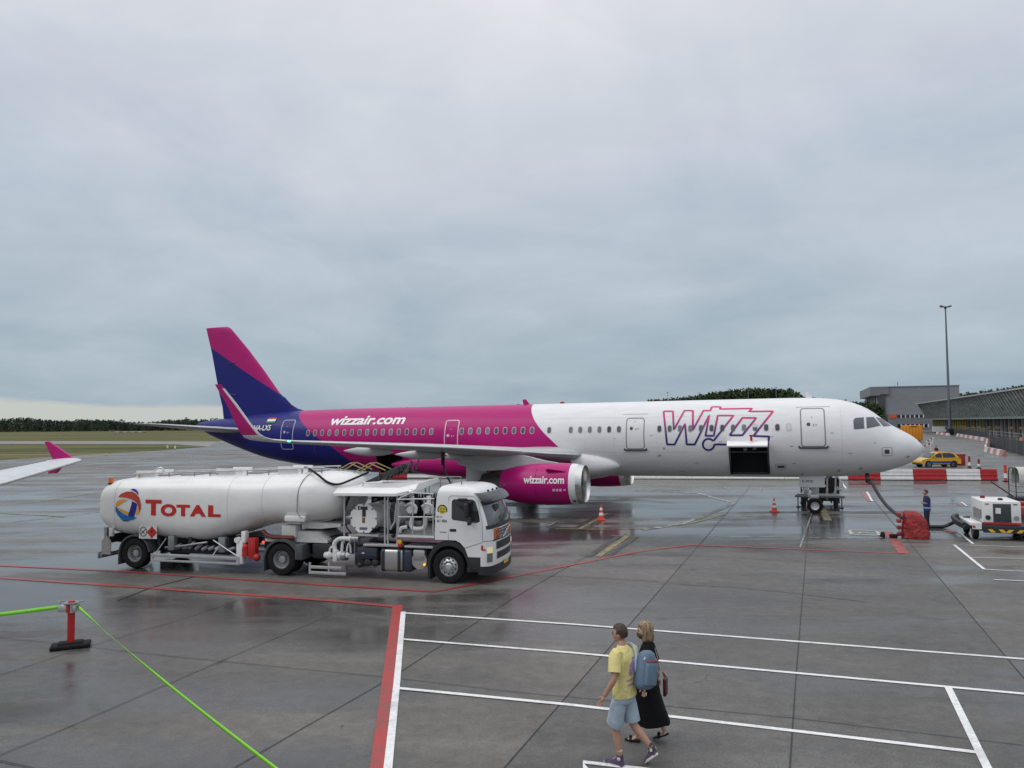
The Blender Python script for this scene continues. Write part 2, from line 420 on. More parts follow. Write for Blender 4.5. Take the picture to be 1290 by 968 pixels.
marks('faded_white_marking', [
    ([(800, 618), (880, 622), (925, 634), (900, 645), (860, 660), (810, 668)], .3), ([(780, 628), (850, 634)], .12), ([(560, 672), (640, 660)], .1),
    ([(890, 676), (1130, 679)], .07), ([(900, 609), (920, 618)], .12), ([(1025, 640), (1008, 690)], .06), ([(690, 663), (704, 657)], .15), ([(960, 612), (990, 613)], .1),
    ([(960, 612), (959, 618)], .12), ([(0, 637), (40, 634), (130, 620)], .12), ([(0, 593), (110, 584), (230, 576), (330, 571)], .35), ([(0, 660), (128, 645)], .1), ([(1086, 616), (1290, 619)], .08), ([(1090, 632), (1230, 635)], .08)], M_fw, .0105)
marks('green_marking', [([(800, 604.5), (1012, 605.5)], .3)], M_gl, .0105)
mb = MB()
for pp in (((1070, 668), (1104, 669.5)), ((1073, 674), (1108, 675)), ((1070, 668), (1073, 674)), ((1104, 669.5), (1108, 675))):
    line_strip(mb, [G(*pp[0]), G(*pp[1])], .14, .0125)
line_strip(mb, [G(1082, 671.2), G(1094, 671.6)], .12, .0125); line_strip(mb, [G(1083, 672.6), G(1084, 671.2)], .12, .0126)
tag(mb.build('stand_number_marking', mat('cream_marking', (.5, .47, .36), .4, var=.2), smooth=None, recalc=False), kind='structure')
# ------------------------------------------------------------------ airliner (local: nose at x=0, s = -x aft, port = +y, starboard = -y)
TH = R(19.9); NOSE = V((20.217, 37.987, 0)); TILT = R(.38)
air = empty('airliner', NOSE, 0, 'long pink, navy and white passenger jet parked side-on with its cargo door open', 'airliner')
air.rotation_mode = 'XYZ'
MW = M.Translation(NOSE) @ M.Rotation(-TH, 4, 'Z') @ M.Rotation(-TILT, 4, 'Y')
air.matrix_world = MW; MWI = MW.inverted()
FS = [0, .04, .15, .3, .53, .92, 1.37, 1.83, 2.22, 2.76, 3.3, 4, 4.8, 6, 12, 28, 31, 33, 35, 36.5, 38.6, 40.2, 42, 43.3, 44, 44.4, 44.54]
FT = [3.32, 3.47, 3.62, 3.78, 3.96, 4.2, 4.47, 4.84, 5.17, 5.48, 5.69, 5.83, 5.9, 5.93, 5.93, 5.93, 5.93, 5.92, 5.9, 5.87, 5.78, 5.66, 5.48, 5.36, 5.27, 5.2, 5.1]
FB = [3.32, 3.13, 2.93, 2.78, 2.62, 2.43, 2.27, 2.13, 2.06, 1.98, 1.93, 1.89, 1.86, 1.83, 1.83, 1.83, 1.93, 2.08, 2.26, 2.44, 2.78, 3.22, 3.83, 4.3, 4.64, 4.9, 5.08]
FW = [0, .16, .33, .48, .66, .92, 1.15, 1.33, 1.45, 1.6, 1.71, 1.82, 1.9, 1.965, 1.975, 1.975, 1.975, 1.93, 1.8, 1.65, 1.34, 1.06, .74, .49, .33, .2, .08]
def pch(xs, ys, x):
    n = len(xs)
    if x <= xs[0]: return ys[0]
    if x >= xs[-1]: return ys[-1]
    i = max(k for k in range(n-1) if xs[k] <= x)
    h = [xs[k+1]-xs[k] for k in range(n-1)]; dl = [(ys[k+1]-ys[k])/h[k] for k in range(n-1)]
    def slope(k):
        if k == 0: return dl[0]
        if k == n-1: return dl[-1]
        a, b = dl[k-1], dl[k]
        return 0 if a*b <= 0 else 2*a*b/(a+b)
    t = (x-xs[i])/h[i]; m0, m1 = slope(i), slope(i+1)
    return ((2*t**3-3*t*t+1)*ys[i]+(t**3-2*t*t+t)*h[i]*m0+(-2*t**3+3*t*t)*ys[i+1]+(t**3-t*t)*h[i]*m1)
def fsec(s): return pch(FS, FT, s), pch(FS, FB, s), pch(FS, FW, s)
def fus_y(s, z, lift=.012):
    zt, zb, hw = fsec(s); c, h = (zt+zb)/2, (zt-zb)/2
    q = max(0., 1-((z-c)/h)**2)
    y = hw*math.sqrt(q); n = V((0, y/hw**2, (z-c)/h**2)); 
    n = n.normalized() if n.length > 0 else V((0, 0, 1))
    return V((-s, -(y+n.y*lift), z+n.z*lift))
stations = [0.004, .02, .05, .1, .16, .24, .34, .46, .6, .76, .94, 1.14, 1.36, 1.6, 1.85, 2.1, 2.4, 2.7, 3.05, 3.4, 3.8, 4.25, 4.8, 5.4, 6, 7.18, 9.05, 10.5, 12]
stations += [12+i*1.0 for i in range(1, 17)]+[27.8, 29.6]+[28.7+.7*i for i in range(22)]+[44.0, 44.2, 44.36, 44.47, 44.54]
stations = sorted(set(stations))
NSEG = 96
def fus_ring(s):
    zt, zb, hw = fsec(s); c, h = (zt+zb)/2, (zt-zb)/2
    return [V((-s, hw*sin(2*pi*i/NSEG), c+h*cos(2*pi*i/NSEG))) for i in range(NSEG)]
mb = MB(); mb.loft([fus_ring(s) for s in stations])
bvh_bm = mb.bm.copy(); bvh_bm.normal_update(); BV = BVHTree.FromBMesh(bvh_bm)
# cargo hatch opening cut out of the skin (starboard, forward hold)
CS0, CS1, CZ0, CZ1 = 7.18, 9.05, 2.1, 3.66
kill = []
for f in mb.bm.faces:
    c = f.calc_center_median()
    if c.y < -.6 and 27.8 < -c.x < 29.6 and 2.05 < c.z < 3.15: kill.append(f)
    if c.y < -.6 and CS0-.01 < -c.x < CS1+.01 and CZ0 < c.z < CZ1: kill.append(f)
bmesh.ops.delete(mb.bm, geom=kill, context='FACES')
PINK, NAVY = (.43, .008, .16), (.010, .014, .165)
def livery(name, kind):
    m = bpy.data.materials.new(name); m.use_nodes = True; t = NT(m.node_tree); b = m.node_tree.nodes['Principled BSDF']
    tc = t.n('ShaderNodeTexCoord'); sp = t.n('ShaderNodeSeparateXYZ'); t.link(tc.outputs['Object'], sp.inputs[0])
    s = t.math('MULTIPLY', sp.outputs[0], -1.); z = sp.outputs[2]
    def curve(pts, smin, smax):            # pts: (z, s) -> boundary station
        fc = t.n('ShaderNodeFloatCurve'); c = fc.mapping.curves[0]
        q = [((zz-1.5)/5.0, (ss-smin)/(smax-smin)) for zz, ss in pts]
        while len(c.points) < len(q): c.points.new(.5, .5)
        for p, (a, bb) in zip(c.points, q): p.location = (a, bb); p.handle_type = 'AUTO'
        fc.mapping.update()
        t.link(t.math('DIVIDE', t.math('SUBTRACT', z, 1.5), 5.), fc.inputs['Value'])
        return t.math('ADD', t.math('MULTIPLY', fc.outputs[0], smax-smin), smin)
    n = t.noise(t.mapping(tc.outputs['Object'], (.5, 2, 2)), 1.5, 6, .6)
    dirt = t.ramp(n, [(.3, .93), (.7, 1.03)])
    if kind == 'body':
        k1 = t.math('MULTIPLY', t.math('SUBTRACT', s, curve([(1.5, 16.5), (3.0, 17.6), (3.7, 18.3), (4.45, 19.08), (5.2, 19.68), (6.2, 20.15)], 16, 22)), 60., clamp=True)
        k2 = t.math('MULTIPLY', t.math('SUBTRACT', s, curve([(1.5, 29.3), (2.5, 31.2), (3.55, 32.6), (4.0, 33.4), (4.8, 34.6), (5.6, 35.6), (6.2, 35.9)], 28, 38)), 60., clamp=True)
        col = t.mix(k2, t.mix(k1, (.76, .765, .775), PINK), NAVY)
    elif kind == 'fin':
        k = t.math('MULTIPLY', t.math('SUBTRACT', z, t.math('SUBTRACT', 10.33, t.math('MULTIPLY', t.math('SUBTRACT', 43.45, s), .585))), 60., clamp=True)
        col = t.mix(k, NAVY, PINK)
    col = t.mix(1., col, dirt, 'MULTIPLY'); t.link(col, b.inputs['Base Color'])
    b.inputs['Roughness'].default_value = .34; b.inputs['Coat Weight'].default_value = .06; b.inputs['Coat Roughness'].default_value = .12
    b.inputs['Specular IOR Level'].default_value = .22
    return m
M_body = livery('fuselage_paint', 'body'); M_fin = livery('fin_paint', 'fin')
M_pink = mat('pink_paint', PINK, .32, spec=.25, var=.06, scale=1.5, coat=.08); M_navy = mat('navy_paint', NAVY, .32, spec=.2, coat=.06)
M_wing = mat('wing_grey', (.46, .47, .475), .38, var=.12, scale=1.5, stretch=(.6, 2, 2), coat=.1)
M_wingl = mat('wing_leading_edge', (.68, .69, .7), .3, .25, var=.08, scale=3)
M_line = mat('seam_grey', (.2, .205, .215), .5); M_dline = mat('dark_seam', (.06, .06, .065), .5); M_wdec = mat('white_lettering', (.8, .8, .8), .35)
M_pline = mat('pale_pink_outline', (.72, .5, .62), .4); M_bline = mat('pale_blue_outline', (.42, .43, .6), .4)
fus = mb.build('fuselage', M_body, air, 40)

def cast(u, v):                              # where the line of sight meets the skin, local coordinates
    o = MWI @ V((0, 0, CAM_H)); d = (MWI.to_3x3() @ ray(u, v)).normalized()
    loc, nor, idx, dist = BV.ray_cast(o, d)
    return loc, nor
def skin_strip(mb, pts, wd, lift=.01, closed=False):
    """ribbon on the skin along local (s,z) points on the starboard side"""
    P = [fus_y(s, z, lift) for s, z in pts]
    N = []
    for s, z in pts:
        a = fus_y(s, z, 0); b = fus_y(s, z, 1.); N.append((b-a).normalized())
    n = len(P); L = []; Q = []
    for i in range(n):
        a = P[i-1] if (i > 0 or closed) else P[i]; b = P[(i+1) % n] if (i < n-1 or closed) else P[i]
        d = (b-a).normalized(); x = N[i].cross(d).normalized()*wd/2
        L.append(mb.bm.verts.new(P[i]+x)); Q.append(mb.bm.verts.new(P[i]-x))
    for i in range(n if closed else n-1):
        j = (i+1) % n; mb.face([Q[i], Q[j], L[j], L[i]])
def rrect(s0, s1, z0, z1, r, seg=5):
    o = []
    for cx, cz, a0 in ((s1-r, z1-r, 0), (s0+r, z1-r, 90), (s0+r, z0+r, 180), (s1-r, z0+r, 270)):
        for k in range(seg+1):
            a = R(a0+90*k/seg); o.append((cx+r*cos(a), cz+r*sin(a)))
    return o
def dens(pts, step=.2, closed=True):
    o = []; n = len(pts)
    for i in range(n if closed else n-1):
        a, b = pts[i], pts[(i+1) % n]; L = math.hypot(b[0]-a[0], b[1]-a[1]); k = max(1, int(L/step))
        o += [(lerp(a[0], b[0], j/k), lerp(a[1], b[1], j/k)) for j in range(k)]
    return o if closed else o+[pts[-1]]
def skin_fill(mb, pts, lift):
    c = (sum(p[0] for p in pts)/len(pts), sum(p[1] for p in pts)/len(pts))
    vc = mb.bm.verts.new(fus_y(*c, lift)); vm = [mb.bm.verts.new(fus_y(lerp(c[0], s, .6), lerp(c[1], z, .6), lift)) for s, z in pts]
    vo = [mb.bm.verts.new(fus_y(s, z, lift)) for s, z in pts]; n = len(pts)
    for i in range(n):
        j = (i+1) % n; mb.face([vc, vm[i], vm[j]]); mb.face([vm[i], vo[i], vo[j], vm[j]])
# cabin windows: rim and pane each
M_rim = mat('window_rim', (.55, .56, .58), .4, .2); M_pane = mat('cabin_pane', (.1, .108, .118), .12, spec=.6); M_shade = mat('window_shade', (.62, .62, .61), .5)
wz = 4.42
srows = [6.17+.533*i for i in range(13)]+[14.72+.533*i for i in range(6)]+[18.62]+[19.62+.533*i for i in range(0, 9)]+[25.82+.533*i for i in range(17)]
M_rimp = mat('window_rim_pink', (.58, .36, .46), .4, .2)
rnd = random.Random(3)
M_panes = [M_pane, mat('cabin_pane_dark', (.055, .06, .068), .1, spec=.6), mat('cabin_pane_pale', (.17, .18, .19), .15, spec=.6)]
pane_shared = {}
for i, s in enumerate(srows):
    mb = MB(); skin_fill(mb, rrect(s-.135, s+.135, wz-.2, wz+.2, .12), .007)
    wo = mb.build('cabin_window', M_rim if s < 19 else M_rimp, fus, 60, recalc=False)
    mb = MB(); skin_fill(mb, rrect(s-.1, s+.1, wz-.165, wz+.165, .095), .013)
    mb.build('pane', M_shade if i in (0,) else M_panes[int(rnd.random()*3)], wo, 60, recalc=False)
    if rnd.random() < .08 and i:
        mb = MB(); skin_fill(mb, rrect(s-.095, s+.095, wz+.02, wz+.16, .06, 3), .017); mb.build('blind', M_shade, wo, 60, recalc=False)
# doors
def door(s0, s1, z0, z1, m, sill=True, r=.16, wd=.045, second=True):
    mb = MB(); skin_strip(mb, dens(rrect(s0, s1, z0, z1, r)), wd, .009, True)
    d = mb.build('door_outline', m, fus, 60, recalc=False)
    mb = MB(); c = (s0+s1)/2
    skin_fill(mb, [(c+.2+.09*cos(a*pi/6), z0+1.08+.09*sin(a*pi/6)) for a in range(12)], .011)
    mb.build('door_window', M_dline if m is M_line else m, d, 60, recalc=False)
    mb = MB(); skin_fill(mb, rrect(c-.2, c-.1, z0+1.04, z0+1.07, .012, 2), .011)
    skin_fill(mb, rrect(c+.0, c+.07, z0+1.42, z0+1.45, .012, 2), .011); skin_fill(mb, rrect(c-.06, c-.02, z0+.98, z0+1.1, .012, 2), .011)
    mb.build('handle', m, d, 60, recalc=False)
    if sill:
        mb = MB(); P = [(s1+.12, z0+.02), (s1+.08, z0-.06), (c, z0-.07), (s0-.08, z0-.06), (s0-.12, z0+.02)]
        P = dens(P, .1, False); mb.tube([fus_y(s, z, .03) for s, z in P], .05, 6); mb.build('sill_fairing', M_dline, d)
    return d
door(4.5, 5.6, 3.47, 5.34, M_line, True, .14, .05); door(13.38, 14.32, 3.38, 5.0, M_line, True, .14, .05)
door(24.12, 24.95, 3.1, 5.05, M_pline, False, .12, .06); door(35.55, 36.5, 3.42, 5.25, M_bline, False, .14, .05)
mb = MB()
for s0, s1, z in ((4.2, 5.8, 5.42), (13.2, 14.6, 5.22)): skin_strip(mb, dens([(s0, z), (s1, z)], .3, False), .02, .009)
mb.build('rain_gutter', M_line, fus, 60, recalc=False)
# small hatches and probes
for s0, s1, z0, z1 in ((1.5, 1.95, 2.98, 3.38), (6.35, 6.85, 2.3, 2.58)):
    mb = MB(); skin_strip(mb, dens(rrect(s0, s1, z0, z1, .07), .1), .02, .008, True); h = mb.build('service_hatch', M_line, fus, 60, recalc=False)
    mb = MB(); c, d = (s0+s1)/2, (z0+z1)/2
    skin_fill(mb, rrect(c-.11, c+.11, d-.1, d+.1, .02, 2) if s0 < 2 else rrect(c-.18, c+.18, d-.06, d+.06, .05, 3), .01); mb.build('hatch_port', M_dline, h, 60, recalc=False)
for s, z in ((2.9, 2.4), (3.9, 2.3), (.75, 2.95), (5.6, 2.1), (12.6, 3.05)):
    mb = MB(); mb.tube([fus_y(s, z, .01), fus_y(s-.05, z, .09), fus_y(s+.1, z-.01, .1)], .018, 6); mb.build('air_probe', dark_metal, fus)
# cockpit glazing: side panes and windscreen
def cast_patch(name, px, m, parent, lift=.012, sub=6):
    mb = MB(); n = len(px); c = (sum(p[0] for p in px)/n, sum(p[1] for p in px)/n)
    edge = []
    for i in range(n):
        a, b = px[i], px[(i+1) % n]
        edge += [(lerp(a[0], b[0], k/sub), lerp(a[1], b[1], k/sub)) for k in range(sub)]
    prev = None; rings = []
    for f in (.02, .35, .7, 1.):
        rr = []
        for e in edge:
            l, nn = cast(lerp(c[0], e[0], f), lerp(c[1], e[1], f)); rr.append(mb.bm.verts.new(l+nn*lift))
        rings.append(rr)
    mb.face(rings[0])
    for a, b in zip(rings, rings[1:]): mb.bridge(a, b)
    return mb.build(name, m, parent, 60, recalc=True)
M_cock = mat('cockpit_glass', (.07, .085, .1), .08, spec=.7)
M_seal2 = mat('window_seal', (.3, .31, .33), .5)
panes = [[(1075.2, 530), (1077.5, 527.2), (1087.6, 526.3), (1088.4, 539.8), (1076, 540.7)], [(1091.4, 526.3), (1100.5, 525.9), (1109, 536.2), (1092.3, 539.6)], [(1103.6, 526.2), (1110.5, 527.6), (1121.8, 536.4), (1112.8, 537.2)]]
for q in panes:
    c = (sum(p[0] for p in q)/len(q), sum(p[1] for p in q)/len(q))
    f = cast_patch('cockpit_window', [(c[0]+(x-c[0])*1.09, c[1]+(y-c[1])*1.09) for x, y in q], M_seal2, fus, .008)
    cast_patch('pane', q, M_cock, f, .014)
# lettering on the skin
def skin_text(name, txt, s_start, s_end, z0, z1, m, lift=.012, **kw):
    mb = MB(); fit_text(mb, txt, s_start, s_end, z0, z1, lambda a, b: fus_y(a, b, lift), **kw)
    bmesh.ops.reverse_faces(mb.bm, faces=mb.bm.faces) if False else None
    return mb.build(name, m, fus, 60)
def fz(u, v):
    l, n = cast(u, v); return -l.x, l.z
a = fz(415, 537); b = fz(512, 526)
skin_text('web_address_lettering', 'wizzair.com', a[0], b[0], 4.88, 5.42, M_wdec, shear=.18, bold=.028, space=.98)
a = fz(320, 541); b = fz(343.5, 533)
skin_text('registration_lettering', 'HA-LXS', a[0], b[0], a[1]-.1, a[1]+.24, M_wdec, lift=.05, bold=.02, shear=.1)
for k, (cc) in enumerate(((.5, .03, .03), (.8, .8, .8), (.05, .3, .1))):
    mb = MB(); s0, z0 = fz(337.5, 529.5); skin_fill(mb, [(s0, z0+.12-.1*k), (s0-.72, z0+.12-.1*k), (s0-.72, z0+.02-.1*k), (s0, z0+.02-.1*k)], .04)
    mb.build('flag_stripe', mat('flag_stripe_paint', cc, .4), fus, 60, recalc=False)
# outlined word across the windows
Z4 = lambda x, y: (800+x/6.45, 490+y/6.45)
outer = [(232, 183), (308, 183), (315, 333), (402, 178), (470, 178), (470, 335), (556, 178), (612, 178), (625, 147), (695, 147), (690, 165), (950, 160), (925, 185), (1122, 183), (962, 384), (1090, 388), (1078, 450), (648, 452)]
dotc = (597, 452)
loop2 = [(640, 420), (800, 218), (672, 218), (640, 382), (572, 382), (603, 215), (485, 452), (420, 452), (406, 285), (322, 452), (260, 452), (232, 183)]
inner = [(770, 378), (872, 378), (985, 237), (872, 237), (768, 378)]
def px_line(pts, step=9):
    o = []
    for a, b in zip(pts, pts[1:]):
        n = max(1, int(math.hypot(b[0]-a[0], b[1]-a[1])/step)); o += [(lerp(a[0], b[0], k/n), lerp(a[1], b[1], k/n)) for k in range(n)]
    return o+[pts[-1]]
mg = bpy.data.materials.new('outline_fade_paint'); mg.use_nodes = True; t = NT(mg.node_tree)
tc = t.n('ShaderNodeTexCoord'); sp = t.n('ShaderNodeSeparateXYZ'); t.link(tc.outputs['Object'], sp.inputs[0])
t.link(t.ramp(t.math('DIVIDE', sp.outputs[2], 10.), [(.39, (.02, .018, .16)), (.445, (.2, .02, .2)), (.5, (.55, .03, .16))]), mg.node_tree.nodes['Principled BSDF'].inputs['Base Color'])
mb = MB()
circ = [(dotc[0]+47*cos(a), dotc[1]+47*sin(a)) for a in [R(-40+10*k*(320/360)) for k in range(0, 37)]]
circ = [(dotc[0]+46*cos(R(d)), dotc[1]+46*sin(R(d))) for d in range(0, -321, -10)]
for ln in (outer, loop2, inner, [(648, 452)]+[(dotc[0]+46*cos(R(d)), dotc[1]+46*sin(R(d))) for d in range(4, 320, 10)]+[(640, 420)]):
    skin_strip(mb, [fz(*Z4(*p)) for p in px_line(ln)], .1, .011)
mb.build('outlined_word_lettering', mg, fus, 60, recalc=False)
# cargo hold and raised hatch
mb = MB()
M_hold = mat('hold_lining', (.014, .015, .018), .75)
mb.mi = 0
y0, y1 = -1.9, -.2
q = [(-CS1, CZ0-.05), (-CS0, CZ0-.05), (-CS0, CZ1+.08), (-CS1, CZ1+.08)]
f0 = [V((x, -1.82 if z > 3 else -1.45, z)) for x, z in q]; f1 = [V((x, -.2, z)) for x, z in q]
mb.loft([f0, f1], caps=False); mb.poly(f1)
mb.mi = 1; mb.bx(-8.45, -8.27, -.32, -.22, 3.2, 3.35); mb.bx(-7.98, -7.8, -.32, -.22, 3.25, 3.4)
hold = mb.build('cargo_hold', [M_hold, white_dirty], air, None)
mb = MB(); skin_strip(mb, dens([(CS0, CZ1+.06), (CS0, CZ0-.04), (CS1, CZ0-.04), (CS1, CZ1+.06)], .1, False), .09, .012); mb.build('hatch_surround', M_dline, hold, 60, recalc=False)
ctop = [fus_y(s, CZ1+.02, .03) for s in (CS0-.02, CS1+.02)]
mb = MB(); P0, P1 = ctop[0], ctop[1]
prof = [(0, 0), (-.35, .1), (-.75, .12), (-1.1, .02), (-1.3, -.12)]
rings = []
for P in (P0, P1): rings.append([P+V((0, dy, dz)) for dy, dz in prof]+[P+V((0, dy+.02, dz-.07)) for dy, dz in prof[::-1]])
mb.loft(rings); hd = mb.build('cargo_hatch', mat('hatch_white', (.78, .785, .79), .32, coat=.3), air)
mb = MB(); c = (P0+P1)/2
mb.cyl(c+V((.2, -1.0, .1)), c+V((.2, -1.0, .36)), .06, n=10); mb.bx(c.x+.1, c.x+.3, -2.95, -2.85, c.z+.32, c.z+.4); mb.build('hatch_lock', red_plastic, hd)
mb = MB(); q = [(-29.62, 1.95), (-27.78, 1.95), (-27.78, 3.2), (-29.62, 3.2)]
f0 = [V((x, -1.84 if z > 3 else -1.1, z)) for x, z in q]; f1 = [V((x, -.2, z)) for x, z in q]
mb.loft([f0, f1], caps=False); mb.poly(f1); mb.build('aft_cargo_hold', M_hold, air, None)
# belly fairing
mb = MB(); rings = []
fa = [(14.8, .0, .0), (14.95, .25, .35), (15.3, .5, .62), (15.9, .75, .82), (16.8, .95, .96), (18.2, 1., 1.), (23, 1., 1.), (25, .92, .95), (26.6, .7, .75), (27.8, .4, .45), (28.6, .1, .2)]
for s, k, kk in fa:
    hw = 1.5+.62*kk; zt = 2.55+.98*k; zb = 2.35-.78*k; c, h = (zt+zb)/2, max(.02, (zt-zb)/2); r = []
    for i in range(40):
        a = 2*pi*i/40; ca, sa = cos(a), sin(a); e = 2/2.6
        r.append(V((-s, hw*math.copysign(abs(ca)**e, ca), c+h*math.copysign(abs(sa)**e, sa))))
    rings.append(r)
mb.loft(rings)
def fair_mat():
    m = livery('fairing_paint', 'body'); return m
fr = mb.build('belly_fairing', fair_mat(), air, 50)
# fin with dorsal fillet
def foil(ch, tk, n=14):
    o = []
    for i in range(n+1):
        x = .5*(1-cos(pi*i/n)); yv = 5*tk*(.2969*math.sqrt(x)-.126*x-.3516*x*x+.2843*x**3-.1015*x**4); o.append((x*ch, yv*ch))
    return o+[(x, -y) for x, y in o[-2:0:-1]]
mb = MB(); rings = []
for z, sl, st, tk in ((5.3, 36.9, 42.35, .1), (6.27, 36.92, 42.48, .1), (7.1, 37.82, 42.73, .1), (8.5, 38.95, 43.06, .1), (10, 40.25, 43.4, .1), (11.3, 41.5, 43.78, .1), (11.6, 41.8, 43.86, .09), (11.73, 42.05, 43.88, .05)):
    rings.append([V((-(sl+x), y, z)) for x, y in foil(st-sl, tk)])
mb.loft(rings); fin = mb.build('tail_fin', M_fin, air, 50)
mb = MB(); rings = []
for s, h, wd in ((34.9, .0, .02), (35.9, .06, .06), (36.4, .2, .1), (36.9, .5, .14), (37.4, 1., .14), (38.1, 1.35, .1)):
    z0 = fsec(s)[0]-.12; rings.append([V((-s, -wd, z0)), V((-s, -wd*.4, z0+h*.9)), V((-s, 0, z0+h+.06)), V((-s, wd*.4, z0+h*.9)), V((-s, wd, z0))])
mb.loft(rings); mb.build('dorsal_fillet', M_navy, fin, 60)
mb = MB(); mb.bx(-42.2, -41.8, -.02, .02, 7.7, 7.75); mb.tube([(-41.1, -.24, 7.05), (-41.9, -.22, 7.05)], .03, 6); mb.tube([(-41.3, -.2, 9.2), (-41.9, -.17, 9.2)], .025, 6); mb.build('rudder_hinge', M_navy, fin)
# generic lifting surface: list of (y, s_le, s_te, z, thickness)
def surface(mb, secs, sgn, tw=0.):
    rings = []
    for y, sl, st, z, tk in secs:
        rings.append([V((-(sl+x), sgn*y, z+yy-x*tw)) for x, yy in foil(st-sl, tk)])
    mb.loft(rings)
for sg in (-1, 1):
    mb = MB(); surface(mb, [(.3, 39.0, 43.3, 4.62, .1), (1.0, 39.7, 43.4, 4.66, .1), (3.5, 41.1, 43.55, 4.88, .1), (5.9, 42.5, 43.9, 5.1, .09), (6.15, 42.75, 43.95, 5.13, .06), (6.24, 43.1, 43.95, 5.14, .03)], sg)
    st = mb.build('tailplane', M_wing, air, 50)
    mb = MB(); surface(mb, [(.9, 39.55, 40.1, 4.66, .2), (3.5, 41.02, 41.4, 4.88, .2), (5.8, 42.38, 42.65, 5.1, .2)], sg); mb.build('leading_edge', M_wingl, st, 50)
# wings
WS = [(1.2, 16.5, 23.9, 3.02, .14), (2.3, 16.95, 23.6, 3.08, .13), (4.2, 18.0, 23.45, 3.22, .12), (6.4, 19.15, 23.3, 3.44, .115), (10, 21.15, 24.25, 3.74, .11), (13.5, 23.08, 25.2, 3.98, .105), (16.2, 24.56, 26.0, 4.16, .1), (16.85, 24.95, 26.25, 4.22, .09)]
WL = [(17.15, 25.28, 26.42, 4.27, 0.09), (17.38, 25.52, 26.53, 4.37, .085), (17.5, 25.7, 26.62, 4.53, .08), (17.6, 26.05, 26.8, 4.95, .08), (17.72, 26.58, 27.1, 5.68, .075), (17.86, 27.1, 27.46, 6.33, .07), (17.9, 27.28, 27.55, 6.5, .05)]
def tw_sec(y, sl, st, z, tk, tx, tz, sg):    # winglet section: thickness turned toward the horizontal
    return [V((-(sl+x), sg*(y)+yy*tx*sg, z+yy*tz)) for x, yy in foil(st-sl, tk)]
M_winglet = bpy.data.materials.new('winglet_paint'); M_winglet.use_nodes = True
t = NT(M_winglet.node_tree); tc = t.n('ShaderNodeTexCoord'); sp = t.n('ShaderNodeSeparateXYZ'); t.link(tc.outputs['Object'], sp.inputs[0])
# pink panel starts a little way up and stops short of the pale leading edge
s_ = t.math('MULTIPLY', sp.outputs[0], -1.); z_ = sp.outputs[2]
le = t.math('ADD', 26.07, t.math('MULTIPLY', t.math('SUBTRACT', z_, 4.85), .765))
k = t.math('MULTIPLY', t.math('MULTIPLY', t.math('SUBTRACT', s_, le), 60., clamp=True), t.math('MULTIPLY', t.math('SUBTRACT', z_, 4.46), 60., clamp=True))
tipk = t.math('MULTIPLY', t.math('SUBTRACT', z_, 6.32), 60., clamp=True)
k = t.math('MAXIMUM', k, tipk)
bb = M_winglet.node_tree.nodes['Principled BSDF']
t.link(t.mix(k, (.68, .69, .7), PINK), bb.inputs['Base Color']); bb.inputs['Roughness'].default_value = .3
for sg in (-1, 1):
    mb = MB(); surface(mb, WS, sg)
    wing = mb.build('wing', M_wing, air, 50)
    mb = MB(); surface(mb, [(y, sl-.05, sl+.32*min(1, (st-sl)/3), z+.0, .3) for y, sl, st, z, tk in WS[1:]], sg); mb.build('leading_edge', M_wingl, wing, 50)
    y, sl, st, z, tk = WS[-1]
    rings = [tw_sec(y, sl, st, z, tk, 0, 1, sg)]
    for i, (y, sl, st, z, tk) in enumerate(WL):
        a = R(min(83, 22+i*24)); rings.append(tw_sec(y, sl, st, z, tk, -sin(a), cos(a), sg))
    mb = MB(); mb.loft(rings); mb.build('winglet', M_winglet, wing, 50)
    for y, sc, zc, L in ((5.0, 22.6, 2.98, 3.0), (8.0, 23.45, 3.2, 2.9), (11., 24.65, 3.49, 2.7)):
        s0 = sc-L*.5; z0 = zc+.22; dz = 0
        mb = MB(); rings = []
        for k, r in ((0, .02), (.08, .5), (.25, .88), (.5, 1.), (.7, .82), (.88, .42), (.97, .16), (1., .03)):
            s = s0+k*L; rr = []
            for i in range(16):
                a = 2*pi*i/16; rr.append(V((-s, sg*y+.16*r*cos(a), z0-.14+dz+.23*r*sin(a)+.05*k)))
            rings.append(rr)
        mb.loft(rings); mb.build('flap_track_fairing', M_wing, wing, 50)
    mb = MB(); mb.bx(-21.3, -20.6, sg*4.4-.7, sg*4.4+.7, 2.86, 2.98, .03); mb.build('fuel_panel', grey_metal, wing)
mb = MB(); l = V((-24.84, -16.8, 4.2)); mb.ball(l, .055, (1.5, 1, .7)); mb.build('navigation_light', mat('green_light', (.05, .8, .4), .2, emit=(.1, 1, .5), es=1.6), air)
